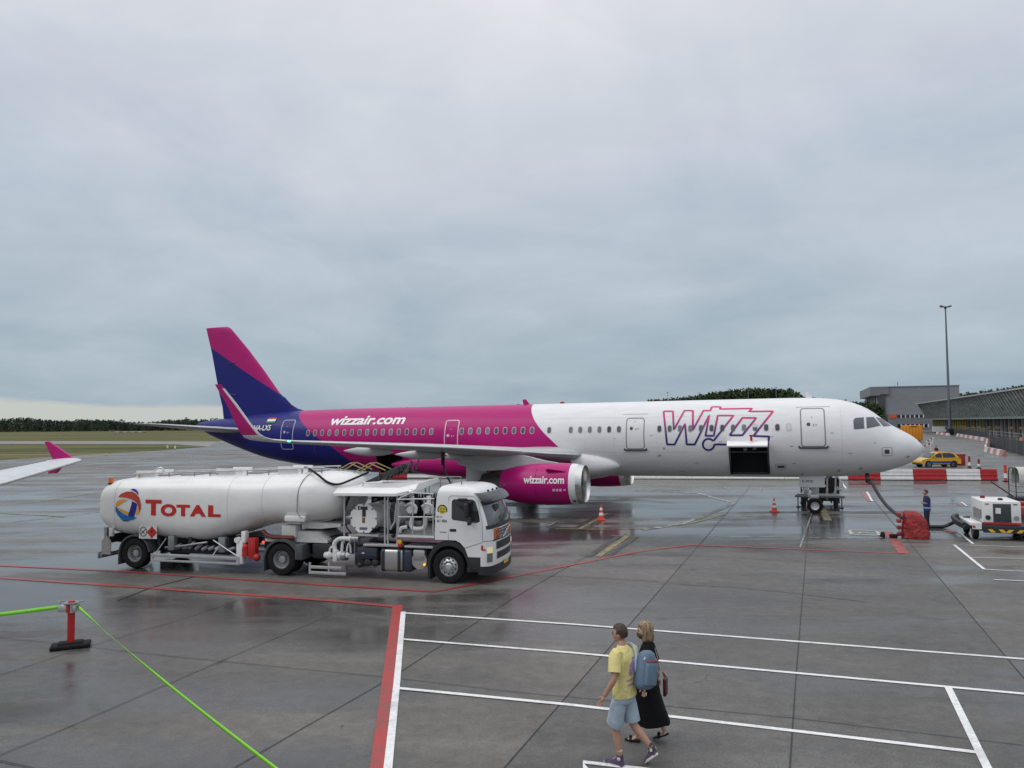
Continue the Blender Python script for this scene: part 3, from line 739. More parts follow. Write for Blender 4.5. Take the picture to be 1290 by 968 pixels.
# engines
ECZ = 1.8
def engine(sg):
    y = sg*5.75; o = (-15.6, y, ECZ); ax = (-1, 0, -.012)
    root = None
    mb = MB(); mb.lathe([(.63, 1.0), (1.2, 1.035), (2.0, 1.045), (2.8, 1.01), (3.5, .915), (4.25, .745), (4.25, .71), (3.7, .74)], o, ax, 48)
    root = mb.build('engine_cowl', M_pink, air, 40)
    mb = MB(); mb.lathe([(.3, .967), (.45, .985), (.63, 1.001)], o, ax, 48); mb.build('white_band', white_paint, root, 60)
    mb = MB(); mb.lathe([(.5, .82), (.3, .83), (.12, .86), (.03, .885), (0, .905), (.03, .922), (.13, .947), (.3, .968)], o, ax, 48); mb.build('intake_lip', bare_steel, root, 60)
    mb = MB(); mb.lathe([(.5, .82), (1.1, .84), (1.15, .3), (1.15, .01)], o, ax, 40); mb.build('intake_duct', grey_metal, root, 40)
    mb = MB()
    for i in range(22):
        a = 2*pi*i/22; d = V((0, cos(a), sin(a))); e = V((0, -sin(a), cos(a))); c = V(o)+V(ax)*1.08
        mb.poly([c+d*.24-V((.06, 0, 0)), c+d*.24+e*.07+V((.06, 0, 0)), c+d*.8+e*.2+V((.04, 0, 0)), c+d*.8+e*.04-V((.07, 0, 0))])
    mb.build('fan_blades', dark_metal, root, None)
    mb = MB(); mb.lathe([(.62, .005), (.72, .1), (.95, .22), (1.12, .26)], o, ax, 24); mb.build('spinner', dark_metal, root, 50)
    mb = MB(); mb.lathe([(3.7, .72), (4.4, .68), (4.95, .6), (5.4, .52), (5.4, .48), (4.8, .5)], o, ax, 36); mb.build('exhaust_nozzle', mat('heat_metal', (.1, .095, .088), .38, .7, var=.25, scale=5), root, 40)
    mb = MB(); mb.lathe([(4.6, .3), (5.5, .26), (6.0, .04)], o, ax, 24); mb.build('exhaust_plug', dark_metal, root, 40)
    mb = MB(); prof = [(16.9, 2.8), (17.7, 2.93), (18.8, 3.2), (19.9, 3.3), (22.2, 3.1), (22.4, 2.75), (21.0, 2.4), (19.3, 2.5), (17.6, 2.7)]
    mb.prism([(-s, z) for s, z in prof], y-.19, y+.19); mb.build('pylon', M_wing, root, 40)
    for ss in (-1, 1):
        mb = MB(); a = R(38); r = 1.03
        cy, cz = y+ss*r*cos(a), ECZ+r*sin(a); n = V((0, ss*cos(a), sin(a)))
        b = V((-16.35, cy, cz)); mb.loft([[b+V((0, 0, .015)), b+V((-1.0, 0, .015)), b+V((-1.0, 0, 0))+n*.2, b+V((-.85, 0, 0))+n*.24], [b-V((0, 0, .015)), b+V((-1.0, 0, -.015)), b+V((-1.0, 0, -.03))+n*.2, b+V((-.85, 0, -.03))+n*.24]]); mb.build('nacelle_strake', M_pink, root, None)
    if sg < 0:
        def ey(s, z, l=.012):
            k = s-15.6; pr = [(.63, 1.0), (1.2, 1.035), (2.0, 1.045), (2.8, 1.01), (3.5, .915), (4.25, .745)]
            r = pch([p[0] for p in pr], [p[1] for p in pr], k)+l; cz = ECZ-.012*k; d = max(-.99, min(.99, (z-cz)/r))
            return V((-s, y-r*math.sqrt(1-d*d), z))
        mb = MB(); fit_text(mb, 'wizzair.com', 18.5, 16.42, 1.86, 2.22, ey, bold=.028, space=.98); mb.build('engine_lettering', M_wdec, root, 60)
        mb = MB()
        for s0, s1, z0, z1 in ((17.0, 16.88, 1.5, 1.62), (16.83, 16.72, 1.5, 1.62), (16.67, 16.54, 1.5, 1.62), (16.45, 16.35, 1.53, 1.6)):
            mb.poly([ey(s0, z0), ey(s1, z0), ey(s1, z1), ey(s0, z1)])
        mb.build('engine_placard', M_pline, root, None)
        mb = MB(); mb.poly([ey(17.05, 1.05), ey(16.88, 1.05), ey(16.88, 1.38), ey(17.05, 1.38)]); mb.build('drain_vent', M_dline, root, None)
        mb = MB(); pts = [(16.25, .94), (16.2, 1.04), (15.95, 1.06), (15.92, .96)]; mb.poly([V((-s, y-.99*math.sqrt(max(0, 1-((z-ECZ)/.985)**2))-.02, z)) for s, z in pts]); mb.build('cowl_mark', M_dline, root, None)
        # panel splits on the cowl
        M_cs = mat('cowl_seam_pink', (.3, .01, .11), .4)
        for s in (17.9, 19.7):
            pts = [ey(s, ECZ+r*.7, .006) for r in [x/10-.9 for x in range(0, 21)]]
            mb = MB(); mb.tube(pts, .008, 4); mb.build('cowl_seam', M_cs, root)
for sg in (-1, 1): engine(sg)
# landing gear
def gear_wheel(parent, c, r, wd, name='wheel'):
    mb = MB(); h = wd/2
    mb.lathe([(-h*.6, r*.5), (-h, r*.62), (-h, r*.86), (-h*.7, r*.97), (0, r), (h*.7, r*.97), (h, r*.86), (h, r*.62), (h*.6, r*.5)], c, (0, 1, 0), 28)
    w = mb.build(name, black_rubber, parent, 45)
    mb = MB(); mb.lathe([(-h*.55, 0.01), (-h*.75, r*.16), (-h*.5, r*.22), (-h*.6, r*.42), (-h*.8, r*.53), (h*.8, r*.53), (h*.6, r*.42), (h*.5, r*.2), (h*.7, .01)], c, (0, 1, 0), 20); mb.build('rim', light_metal, w, 40)
    return w
ng = MB(); ng.cyl((-5.0, 0, 2.1), (-5.04, 0, .42), .15, .11); ng.tube([(-5.0, -.2, 1.9), (-5.0, -.15, .9)], .05); ng.tube([(-4.95, .2, 1.9), (-5.0, .15, .9)], .05); ng.bx(-5.25, -4.85, -.2, .2, .75, .95, .03); ng.cyl((-5.04, -.28, .41), (-5.04, .28, .41), .055); ng.tube([(-5.02, 0, 1.2), (-4.3, 0, 1.95)], .05); ng.tube([(-5.1, 0, .6), (-5.35, 0, .85), (-5.1, 0, 1.1)], .035)
ng.bx(-5.1, -4.95, -.14, .14, 1.25, 1.45, .02)
ngear = ng.build('nose_gear', light_metal, air)
for y in (-.26, .26): gear_wheel(ngear, (-5.04, y, .4), .385, .2)
for sg in (-1, 1):
    mb = MB(); mb.bx(-5.75, -4.55, sg*.42-.015, sg*.42+.015, 1.35, 1.98, .01); mb.build('gear_door', white_paint, ngear)
mb = MB(); fit_text(mb, 'LXS', -5.6, -5.1, 1.6, 1.72, lambda a, b: V((a, -.439, b)), bold=.02); mb.build('gear_door_lettering', M_dline, ngear, None)
mb = MB(); mb.cyl((-4.92, -.1, 1.52), (-4.84, -.1, 1.52), .09); mb.cyl((-4.92, .1, 1.52), (-4.84, .1, 1.52), .09); mb.build('taxi_light', white_dirty, ngear)
for sg in (-1, 1):
    mb = MB(); y = sg*3.8; mb.cyl((-21.7, y, 3.0), (-21.9, y, .5), .16, .12); mb.cyl((-21.9, y-.5, .62), (-21.9, y+.5, .62), .08); mb.tube([(-21.85, y, 1.6), (-21.8, y-sg*1.6, 2.6)], .06); mb.tube([(-22.0, y, .8), (-22.4, y, 1.1), (-22., y, 1.5)], .05)
    mg_ = mb.build('main_gear', light_metal, air)
    for dy in (-.46, .46): gear_wheel(mg_, (-21.9, y+dy, .72), .585, .42)
    mb = MB(); mb.bx(-22.5, -21.3, y-sg*.0+sg*.72-.02, y+sg*.72+.02, 1.3, 2.85, .02); mb.build('gear_door', M_wing, mg_)
mb = MB(); mb.prism([(-23.4, 1.52), (-20.6, 1.52), (-20.6, 1.62), (-23.4, 1.62)], -1.9, 1.9); mb.build('wheel_well', M_hold, air, None)
M_sten = mat('stencil_grey', (.28, .285, .3), .5)
for s, z, w_, h_ in ((4.1, 4.1, .16, .03), (6.0, 3.45, .12, .05), (6.9, 3.95, .2, .025), (9.4, 3.7, .14, .04), (10.6, 2.6, .22, .03), (12.3, 3.35, .1, .1), (12.9, 4.05, .15, .03), (14.9, 3.9, .12, .03), (2.2, 3.6, .1, .03), (3.3, 3.1, .18, .03), (5.9, 2.6, .14, .04), (11.4, 2.15, .3, .03), (8.9, 1.98, .3, .03)):
    mb = MB(); skin_fill(mb, [(s, z), (s+w_, z), (s+w_, z+h_), (s, z+h_)], .006); mb.build('stencil', M_sten, fus, None, recalc=False)
# roof aerials and beacon
mb = MB(); mb.prism([(-33.0, 5.9), (-32.75, 5.9), (-32.9, 6.2), (-33.0, 6.2)], -.02, .02); mb.build('blade_aerial', white_paint, air, None); mb = MB(); mb.prism([(-5.3, 5.88), (-4.95, 5.86), (-5.2, 6.25), (-5.3, 6.25)], -.02, .02); mb.build('blade_aerial', white_paint, air, None)
mb = MB(); mb.prism([(-28.5, 5.9), (-28.2, 5.9), (-28.4, 6.1), (-28.5, 6.1)], -.02, .02); mb.build('blade_aerial', white_paint, air, None)
mb = MB(); mb.prism([(-20.75, 5.9), (-20.35, 5.9), (-20.6, 6.22), (-20.8, 6.22)], -.03, .03); mb.build('blade_aerial', M_pink, air, None)
mb = MB(); mb.ball((-18.4, 0, 5.97), .1, (1.4, 1, .8)); mb.build('beacon', red_plastic, air)
# skin panel seams
M_fs, M_fp = mat('fine_seam', (.58, .585, .6), .4), mat('fine_seam_pink', (.36, .004, .13), .4)
for s in (15.0, 11.3, 9.95, 6.95, 3.75, 12.7, 16.6, 21.3, 23.4, 26.3, 30.2, 33.9):
    mb = MB(); zt, zb, hw = fsec(s); skin_strip(mb, [(s, lerp(zb+.25, zt-.03, i/14)) for i in range(15)], .014, .004); mb.build('panel_seam', M_fs if s < 19 else M_fp, fus, 60, recalc=False)
for s0, s1, z in ((6.1, 19.2, 5.05), (3.8, 17.4, 3.2), (19.8, 33, 5.15), (2.6, 6.9, 2.55), (19.2, 24, 3.75), (25, 33, 3.75)):
    mb = MB(); skin_strip(mb, dens([(s0, z), (s1, z)], .5, False), .01, .004); mb.build('panel_seam', M_fs if s0 < 18 else M_fp, fus, 60, recalc=False)
# ------------------------------------------------------------------ fuel tanker (local: front axle at x=0, near side y=-1.25, far side y=+1.25)
TT = R(14.9); O2 = G(565, 736)
tdir = V((cos(TT), -sin(TT), 0)); tlat = V((sin(TT), cos(TT), 0))
trk = empty('fuel_tanker_truck', O2+tlat*1.25, -TT, 'white articulated aviation fuel tanker lorry with red lettering parked before the jet', 'tanker truck')
M_twhite = mat('tanker_white', (.76, .76, .745), .33, var=.07, scale=1.8, coat=.25, stretch=(.8, 1, .7), rvar=.08)
M_cab = mat('cab_white', (.74, .745, .745), .3, var=.06, scale=2.5, coat=.4)
M_red = mat('red_lettering', (.5, .02, .014), .4)
# tank: superellipse sections (x, zbot, ztop, halfwidth, exponent)
TS = [(-12.6, 1.72, 2.38, .7, 2.4), (-12.56, 1.48, 2.6, .95, 2.8), (-12.45, 1.3, 2.75, 1.12, 3.2), (-12.25, 1.17, 2.84, 1.19, 3.5), (-11.9, 1.06, 2.9, 1.235, 3.7), (-11.3, 1.0, 2.95, 1.25, 3.8), (-10, .95, 2.99, 1.25, 3.8), (-8.6, .9, 3.03, 1.25, 3.8),
      (-8.2, .95, 3.05, 1.25, 3.6), (-7.2, 1.22, 3.08, 1.25, 2.9), (-6.4, 1.45, 3.1, 1.25, 2.7), (-5.8, 1.52, 3.13, 1.25, 2.7), (-4.9, 1.55, 3.17, 1.25, 2.7), (-4.55, 1.58, 3.18, 1.23, 2.6), (-4.1, 1.66, 3.17, 1.14, 2.5), (-3.75, 1.8, 3.12, 1.0, 2.4), (-3.5, 2.0, 3.02, .8, 2.3), (-3.4, 2.25, 2.85, .5, 2.2)]
def tsec(x):
    xs = [q[0] for q in TS]
    return [pch(xs, [q[k] for q in TS], x) for k in (1, 2, 3, 4)]
def tring(x, n=56):
    zb, zt, hw, e = tsec(x); c, h = (zb+zt)/2, (zt-zb)/2; r = []
    for i in range(n):
        a = 2*pi*i/n; ca, sa = cos(a), sin(a)
        r.append(V((x, hw*math.copysign(abs(sa)**(2/e), sa), c+h*math.copysign(abs(ca)**(2/e), ca))))
    return r
def ty(x, z, lift=.008):
    zb, zt, hw, e = tsec(x); c, h = (zb+zt)/2, (zt-zb)/2
    q = max(0., 1-abs((z-c)/h)**e)**(1/e); n = V((0, -(q**(e-1)), math.copysign(abs((z-c)/h)**(e-1), z-c)))
    n = n.normalized() if n.length else V((0, -1, 0))
    return V((x, -hw*q, z))+n*lift
mb = MB(); xs = sorted(set([q[0] for q in TS]+[-12.08, -11.6, -10.7, -9.3, -7.65, -6.8, -6.1, -5.4, -4.32, -3.92, -3.62]))
mb.loft([tring(x) for x in xs]); tank = mb.build('tank', M_twhite, trk, 55)
def tnk_text(txt, x0, x1, z0, z1, **kw):
    mb = MB(); fit_text(mb, txt, x0, x1, z0, z1, lambda a, b: ty(a, b, .01), **kw); mb.build('red_lettering', M_red, tank, 60)
tnk_text('T', -10.52, -9.9, 1.76, 2.27, bold=.05); tnk_text('O', -9.93, -9.33, 1.74, 2.14, bold=.055); tnk_text('T', -9.33, -8.82, 1.76, 2.13, bold=.055); tnk_text('A', -8.82, -8.22, 1.76, 2.13, bold=.055); tnk_text('L', -8.14, -7.68, 1.76, 2.13, bold=.055)
# round swirl emblem built from coloured arcs
ec = (-11.2, 2.07); er = .51
def emb(name, poly, rgb, lift):
    mb = MB(); pts = [(ec[0]+a*er, ec[1]+b*er*1.03) for a, b in poly]
    vs_ = [mb.bm.verts.new(ty(x, z, lift)) for x, z in pts]; mb.face(vs_); bmesh.ops.triangulate(mb.bm, faces=mb.bm.faces)
    return mb.build(name, mat('emblem_paint', rgb, .4), tank, 60)
def arc(r, a0, a1, n=12, cx=0, cy=0): return [(cx+r*cos(R(lerp(a0, a1, i/n))), cy+r*sin(R(lerp(a0, a1, i/n)))) for i in range(n+1)]
def emz(pts, rgb, lift): emb('emblem_band', [((x-203)/147, (345-y)/188) for x, y in pts], rgb, lift)
E_red, E_navy, E_yel, E_cy = (.46, .045, .02), (.012, .012, .22), (.85, .36, .03), (.01, .15, .45)
emz([(85, 250), (120, 210), (180, 185), (240, 185), (290, 210), (325, 250), (345, 310), (350, 370), (335, 420), (320, 360), (305, 315), (270, 288), (240, 272), (180, 256), (130, 250)], E_red, .018)
emz([(210, 160), (250, 150), (285, 165), (310, 195), (314, 225), (280, 192), (245, 176)], (.03, .02, .3), .011)
emz([(58, 340), (70, 310), (100, 285), (150, 275), (205, 285), (160, 300), (120, 325), (90, 355), (60, 375)], E_yel, .012)
emz([(90, 375), (130, 393), (175, 413), (212, 426), (208, 455), (160, 440), (115, 415), (85, 388)], E_yel, .012)
emz([(55, 365), (75, 370), (95, 402), (140, 442), (205, 470), (260, 480), (305, 485), (270, 510), (220, 525), (170, 525), (120, 505), (80, 460), (58, 410)], E_cy, .011)
emz([(248, 295), (305, 325), (300, 380), (285, 430), (270, 482), (205, 471), (225, 400), (240, 340)], E_navy, .014)
emz([(312, 365), (332, 390), (335, 420), (320, 445), (290, 458), (296, 435), (307, 405)], E_yel, .012)
emz([(115, 508), (170, 527), (225, 526), (190, 537), (150, 533)], E_navy, .013)
M_weld = mat('weld_seam', (.6, .6, .59), .45)
for x in (-11.75, -7.45, -6.2):
    mb = MB(); q_ = [p+V((0, 0, .0)) for p in tring(x, 56)]; c_ = V((x, 0, sum(tsec(x)[:2])/2)); q_ = [c_+(p-c_)*1.003 for p in q_]; mb.tube(q_[28:57]+q_[:1], .006, 5); mb.build('weld_seam', M_weld, tank)
# placard, top fittings, rails, hose, beacon
mb = MB(); mb.bx(-10.74, -10.06, -1.27, -1.25, 1.0, 1.43); pl = mb.build('hazard_placard', white_plastic, trk, None)
mb = MB(); c = (-10.24, 1.21); mb.poly([(c[0]-.2, -1.276, c[1]), (c[0], -1.276, c[1]-.2), (c[0]+.2, -1.276, c[1]), (c[0], -1.276, c[1]+.2)]); mb.build('diamond_sign', M_red, pl, None)
mb = MB(); mb.poly([(-10.28, -1.28, 1.22), (-10.2, -1.28, 1.22), (-10.24, -1.28, 1.32)]); mb.build('flame_mark', black_plastic, pl, None)
mb = MB(); cc = (-10.57, 1.23)
pts = [V((cc[0]+.13*cos(a*pi/10), -1.277, cc[1]+.15*sin(a*pi/10))) for a in range(21)]; mb.tube(pts, .011, 4); mb.tube([(cc[0]-.09, -1.277, cc[1]-.08), (cc[0]+.09, -1.277, cc[1]+.08)], .011, 4); mb.tube([(cc[0]-.06, -1.277, cc[1]+.03), (cc[0]+.05, -1.277, cc[1]-.07)], .014, 4); mb.build('no_smoking_sign', black_plastic, pl, None)
for x in (-11.2, -8.05, -5.75):
    mb = MB(); z = tsec(x)[1]; mb.bx(x-.36, x+.36, -.5, -.42, z-.12, z+.2, .01); mb.bx(x-.36, x+.36, .42, .5, z-.12, z+.2, .01); mb.cyl((x, 0, z-.05), (x, 0, z+.14), .26, n=20); mb.bx(x-.3, x+.3, -.06, .06, z+.12, z+.17); mb.build('manhole_box', M_twhite, tank)
mb = MB()
for y in (-.55, .55):
    mb.tube([(x, y, tsec(x)[1]+.13) for x in (-11.6, -10, -8.5, -7, -5.5, -4.4)], .025, 6)
    for x in (-11.4, -10.2, -9.2, -8.6, -7.2, -6.4, -5.2, -4.5): mb.cyl((x, y, tsec(x)[1]-.1), (x, y, tsec(x)[1]+.13), .02, n=6)
for x in (-10.6, -9.7, -7.1, -4.9): mb.bx(x-.25, x+.25, -.3, .3, tsec(x)[1]-.02, tsec(x)[1]+.05, .02)
mb.build('walkway_rail', grey_metal, tank)
mb = MB(); mb.tube(crom([(-10.9, -.45, 3.15), (-10.6, -.45, 3.27), (-10.45, -.45, 3.1)]), .025, 6); mb.bx(-8.7, -8.3, -.5, -.42, 3.06, 3.1); mb.build('top_vent_pipe', light_metal, tank)
mb = MB(); mb.tube(crom([(-5.3, -.2, 3.3), (-4.85, -.65, 3.26), (-4.4, -.98, 3.12), (-4.05, -1.02, 2.9), (-3.7, -.98, 2.83), (-3.35, -.8, 2.96), (-2.9, -.5, 3.18)]), .035, 8); mb.build('black_hose', black_rubber, tank)
mb = MB(); mb.tube(crom([(-4.95, -1.27, 2.0), (-4.93, -1.24, 2.6), (-4.86, -1.02, 2.98), (-4.8, -.6, 3.18)]), .012, 6); mb.tube(crom([(-4.95, -1.265, 2.0), (-4.8, -1.25, 1.8), (-4.4, -1.18, 1.68), (-3.9, -1.02, 1.74)]), .012, 6); mb.build('end_panel_seam', M_line, tank)
mb = MB(); mb.cyl((-12.22, -.9, 2.6), (-12.22, -.9, 2.76), .05); mb.cyl((-12.22, -.9, 2.76), (-12.22, -.9, 2.95), .085, .075); bc = mb.build('orange_beacon', [orange_lens], trk)
mb = MB(); mb.cyl((-12.22, -.9, 2.72), (-12.22, -.9, 2.77), .1); mb.build('beacon_base', black_plastic, bc)
mb = MB(); mb.bx(-5.4, -4.7, -1.25, -1.1, 1.68, 1.86, .02); mb.build('side_step', M_twhite, tank)
# tubular frame of safety hoops at the gooseneck top
mb = MB()
for x in (-3.9, -3.2): mb.tube([(x-.6, .2, 3.1), (x, .2, 3.42), (x+.55, .2, 3.2)], .018, 6); mb.tube([(x-.6, .7, 3.1), (x, .7, 3.42), (x+.55, .7, 3.2)], .018, 6); mb.tube([(x, .2, 3.42), (x, .7, 3.42)], .018, 6)
mb.build('folding_handrail', mat('yellow_rail', (.3, .23, .07), .5), trk)
mb = MB(); rot = M.Rotation(R(-24), 3, 'Y')
for k in range(3): mb.box((-2.85+.1*k, .35+.12*k, 2.98+.05*k), (1.3, .14, .16), rot, .02)
for k in range(14): mb.cyl((-2.9+.09*k, .1+rnd.random()*.7, 2.82+.03*k), (-2.85+.09*k, .2+rnd.random()*.7, 3.16+.03*k), .03, n=6)
mb.build('loading_arm', dark_metal, trk)
# wheels
def truck_wheel(x, y, sgn, r=.5, w=.3, deep=False, spin=0.):
    h = w/2; mb = MB()
    mb.lathe([(-h*.75, r*.56), (-h*.95, r*.62), (-h, r*.8), (-h*.92, r*.93), (-h*.6, r*.99), (0, r), (h*.6, r*.99), (h*.92, r*.93), (h, r*.8), (h*.95, r*.62), (h*.75, r*.56)], (x, y, r), (0, 1, 0), 40)
    wh = mb.build('wheel', black_rubber, trk, 40)
    mb = MB(); o = y+sgn*h*.8; a = -sgn
    if deep: prof = [(.0, .56*r), (.03, .545*r), (.06, .51*r), (.16, .48*r), (.17, .3*r), (.14, .26*r), (.05, .22*r), (.04, .01)]
    else: prof = [(.0, .57*r), (.02, .55*r), (.05, .52*r), (.03, .46*r), (-.02, .36*r), (-.03, .3*r), (.02, .26*r), (-.03, .2*r), (-.05, .14*r), (-.05, .01)]
    mb.lathe(prof, (x, o, r), (0, a, 0), 32); rim = mb.build('rim', light_metal if not deep else mat('dull_rim', (.38, .385, .39), .45, .5, var=.2, scale=9), wh, 30)
    mb = MB()
    for k in range(10):
        an = 2*pi*k/10+spin
        for rr, hl in (((.33 if not deep else .27)*r, .03),):
            c = V((x+rr*cos(an), o, r+rr*sin(an))); mb.cyl(c+V((0, -a*.0+(-a)*-.06 if deep else -a*-.01, 0)), c+V((0, -a*(-.02 if deep else .055), 0)), .016, n=6)
        if not deep:
            c = V((x+.42*r*cos(an+.3), o+sgn*.006, r+.42*r*sin(an+.3))); mb.cyl(c+V((0, -sgn*.02, 0)), c, .03, n=10)
    mb.build('wheel_nuts', dark_metal, rim, 30)
for sg in (-1, 1):
    truck_wheel(0, sg*1.1, sg); 
    truck_wheel(-5.52, sg*1.09, sg, .5, .3, True); truck_wheel(-5.52, sg*.76, sg, .5, .3, True)
    truck_wheel(-10.95, sg*1.06, sg, .5, .37, True, .3)
mb = MB()
for x in (0, -5.52, -10.95): mb.cyl((x, -1, .5), (x, 1, .5), .1)
mb.bx(-6.6, 1.0, -.45, -.33, .68, .92); mb.bx(-6.6, 1.0, .33, .45, .68, .92)
for x in (-6.2, -4.6, -3, -1.4, .6): mb.bx(x-.06, x+.06, -.4, .4, .72, .9)
mb.bx(-12.25, -7.2, -.5, -.38, .72, .92); mb.bx(-12.25, -7.2, .38, .5, .72, .92)
for x in (-12.1, -10.2, -9, -7.6): mb.bx(x-.06, x+.06, -1.0, 1.0, .78, 1.06)
mb.bx(-9.9, -7.6, -.9, .9, .5, .78, .05)
mb.build('chassis', dark_metal, trk)
def fender(x, r0, r1, y0, y1, a0, a1, name, m, flap=None):
    pts = [(x+r1*cos(R(a)), .5+r1*sin(R(a))) for a in range(a0, a1+1, 8)]+[(x+r0*cos(R(a)), .5+r0*sin(R(a))) for a in range(a1, a0-1, -8)]
    mb = MB(); mb.prism(pts, y0, y1); 
    if flap: mb.bx(x-flap-.02, x-flap+.02, y0, y1, .12, .62)
    return mb.build(name, m, trk, 30)
M_fend = mat('grey_mudguard', (.075, .08, .085), .5, var=.2, scale=5)
for sg in (-1, 1):
    fender(-5.52, .56, .62, sg*1.25, sg*.6, 10, 176, 'mudguard', M_fend, .6)
    fender(-10.95, .56, .61, sg*1.25, sg*.75, 6, 176, 'mudguard', M_fend, .6)
    mb = MB(); mb.bx(-5.05, -4.78, sg*1.24, sg*.7, .5, .98, .04); mb.build('mudguard_box', M_fend, trk)
# rear bumper, plates and struts
mb = MB(); mb.bx(-12.36, -12.26, -1.2, 1.2, .3, .45, .01); mb.bx(-12.24, -12.14, -1.14, -1.04, .42, 1.3); mb.bx(-12.24, -12.14, 1.04, 1.14, .42, 1.3); mb.bx(-12.4, -12.34, -1.25, -1.1, .28, .5, .02); mb.build('rear_bumper', grey_metal, trk)
mb = MB(); mb.prism([(-12.28, .42), (-11.92, .42), (-11.92, .86), (-12.1, 1.04), (-12.28, .86)], -1.2, -1.17)
o = mb.build('rear_plate', mat('grey_plate', (.3, .295, .27), .5, var=.1), trk, None); o.location = (0, 0, 0)
mb = MB(); mb.bx(-12.0, -11.86, -1.2, -1.1, 1.02, 1.3, .01); mb.build('tank_bracket', white_dirty, trk)
# side guards
for sg in (-1, 1):
    mb = MB(); y = sg*1.22
    mb.bx(-10.3, -7.0, y-.02, y+.02, .42, .53, .006); mb.bx(-10.3, -7.0, y-.02, y+.02, .27, .34, .006); mb.bx(-10.3, -10.22, y-.022, y+.022, .275, .528); mb.bx(-7.08, -7.0, y-.022, y+.022, .275, .528)
    for x0, x1 in ((-10.15, -9.9), (-8.0, -7.75)): mb.tube([(x0, y, .5), (x1, y*.82, 1.0)], .022, 6)
    mb.tube([(-8.05, y*.9, 1.0), (-7.1, y, .56)], .02, 6)
    mb.build('side_guard', light_metal, trk)
    mb = MB(); mb.bx(-4.55, -3.3, y-.02, y+.02, .1, .19, .006); mb.bx(-4.5, -3.45, y-.02, y+.02, .27, .36, .006); mb.bx(-4.55, -4.49, y-.022, y+.022, .105, .45); mb.bx(-3.9, -3.85, y-.015, y+.015, .15, .5); mb.build('side_guard', light_metal, trk)
mb = MB()
for x in (-9.65, -7.75): mb.bx(x-.12, x+.12, -1.1, -.9, .62, 1.1, .02)
for i in range(10): x = -9.8+.25*i; mb.cyl((x, -.95, .62+.1*rnd.random()), (x+.2, -.95, .7+.2*rnd.random()), .05+.05*rnd.random(), n=8)
mb.tube([(-9.9, -1.05, .7), (-9.2, -1.05, .78), (-8.3, -1.05, .92)], .035, 6)
mb.build('underside_pipework', grey_metal, trk)
# white cabinet, red extinguisher box, landing leg
mb = MB(); mb.bx(-7.12, -6.9, -1.22, -1.0, .3, 1.02, .01); mb.bx(-7.0, -6.84, -1.15, -.95, .95, 1.32, .02); mb.cyl((-7.1, -1.24, 1.05), (-7.1, -1.1, 1.05), .09); mb.build('landing_leg', M_twhite, trk)
mb = MB(); mb.bx(-6.72, -6.46, -1.2, -.98, .48, 1.12, .02); mb.cyl((-6.85, -1.12, .55), (-6.85, -1.12, .8), .12); mb.ball((-6.42, -1.15, .52), .12); mb.ball((-6.85, -1.12, .82), .11); mb.build('extinguisher_box', red_plastic, trk)
# fifth wheel pedestal and goose-neck frame
mb = MB(); mb.prism([(-5.3, 1.0), (-4.1, 1.0), (-4.1, 1.08), (-4.45, 1.34), (-5.2, 1.34)], -.9, .3); mb.bx(-5.65, -5.15, -1.0, -.6, 1.15, 1.52, .02); mb.bx(-6.3, -5.6, -.9, -.7, .98, 1.06, .02); mb.prism([(-5.2, 1.64), (-3.7, 1.58), (-3.7, 1.5), (-4.4, 1.42), (-4.9, 1.42)], -.8, .8); mb.build('fifth_wheel_block', white_dirty, trk)
mb = MB(); mb.cyl((-4.75, -.1, 1.34), (-4.75, -.1, 1.43), .5, n=24); mb.bx(-4.6, -3.9, -.4, .4, .98, 1.05, .02); mb.bx(-4.4, -3.75, -.6, .4, 1.06, 1.16, .02); mb.build('turntable', black_plastic, trk)
mb = MB(); mb.tube(crom([(-6.35, -.95, 1.32), (-6.1, -1.0, 1.18), (-5.7, -1.02, 1.15), (-5.2, -1.02, 1.15)]), .07, 8); mb.build('suction_hose', mat('maroon_hose', (.12, .02, .02), .5), trk)
mb = MB(); mb.ball((-6.28, -1.02, .98), .045); mb.build('marker_lamp', mat('red_lamp', (.7, .03, .02), .2, emit=(1, .1, .06), es=1.2), trk)
# pump with white pipework
mb = MB()
mb.ball((-4.05, -1.05, .66), .1); mb.cyl((-4.05, -1.05, .66), (-3.1, -1.05, .66), .065); mb.ball((-3.95, -1.08, .66), .12); mb.cyl((-3.72, -1.08, .5), (-3.72, -1.08, .82), .1); mb.ball((-3.62, -1.06, .66), .13); mb.ball((-3.35, -1.06, .68), .09)
mb.tube(crom([(-3.75, -1.05, .8), (-3.78, -1.05, 1.02), (-3.6, -1.05, 1.17), (-3.2, -1.05, 1.18)]), .07, 10); mb.cyl((-3.26, -1.05, 1.18), (-3.2, -1.05, 1.18), .11); mb.tube([(-3.55, -1.02, .75), (-3.52, -1.02, 1.1)], .045); mb.tube(crom([(-3.95, -1.05, .75), (-3.9, -1.05, .9), (-3.75, -1.05, .9)]), .035); mb.tube(crom([(-3.4, -1.0, .7), (-3.35, -1.0, 1.0), (-3.28, -1.0, 1.0), (-3.25, -1., .75)]), .03)
mb.bx(-3.75, -3.62, -1.22, -1.18, .5, .75, .03)
mb.build('pump_pipework', white_plastic, trk)
mb = MB(); mb.cyl((-3.5, -1.06, .66), (-3.38, -1.06, .66), .14); mb.bx(-3.24, -3.02, -1.2, -.95, .42, .72, .02); mb.cyl((-3.22, -1.05, 1.18), (-2.95, -1.05, 1.18), .1); mb.tube([(-3.05, -1.15, .3), (-3.05, -1.15, 1.2)], .015); mb.build('pump_body', grey_metal, trk)
mb = MB(); mb.bx(-4.6, -3.0, -.95, .95, .52, .98, .04); mb.build('pump_backing', black_plastic, trk)
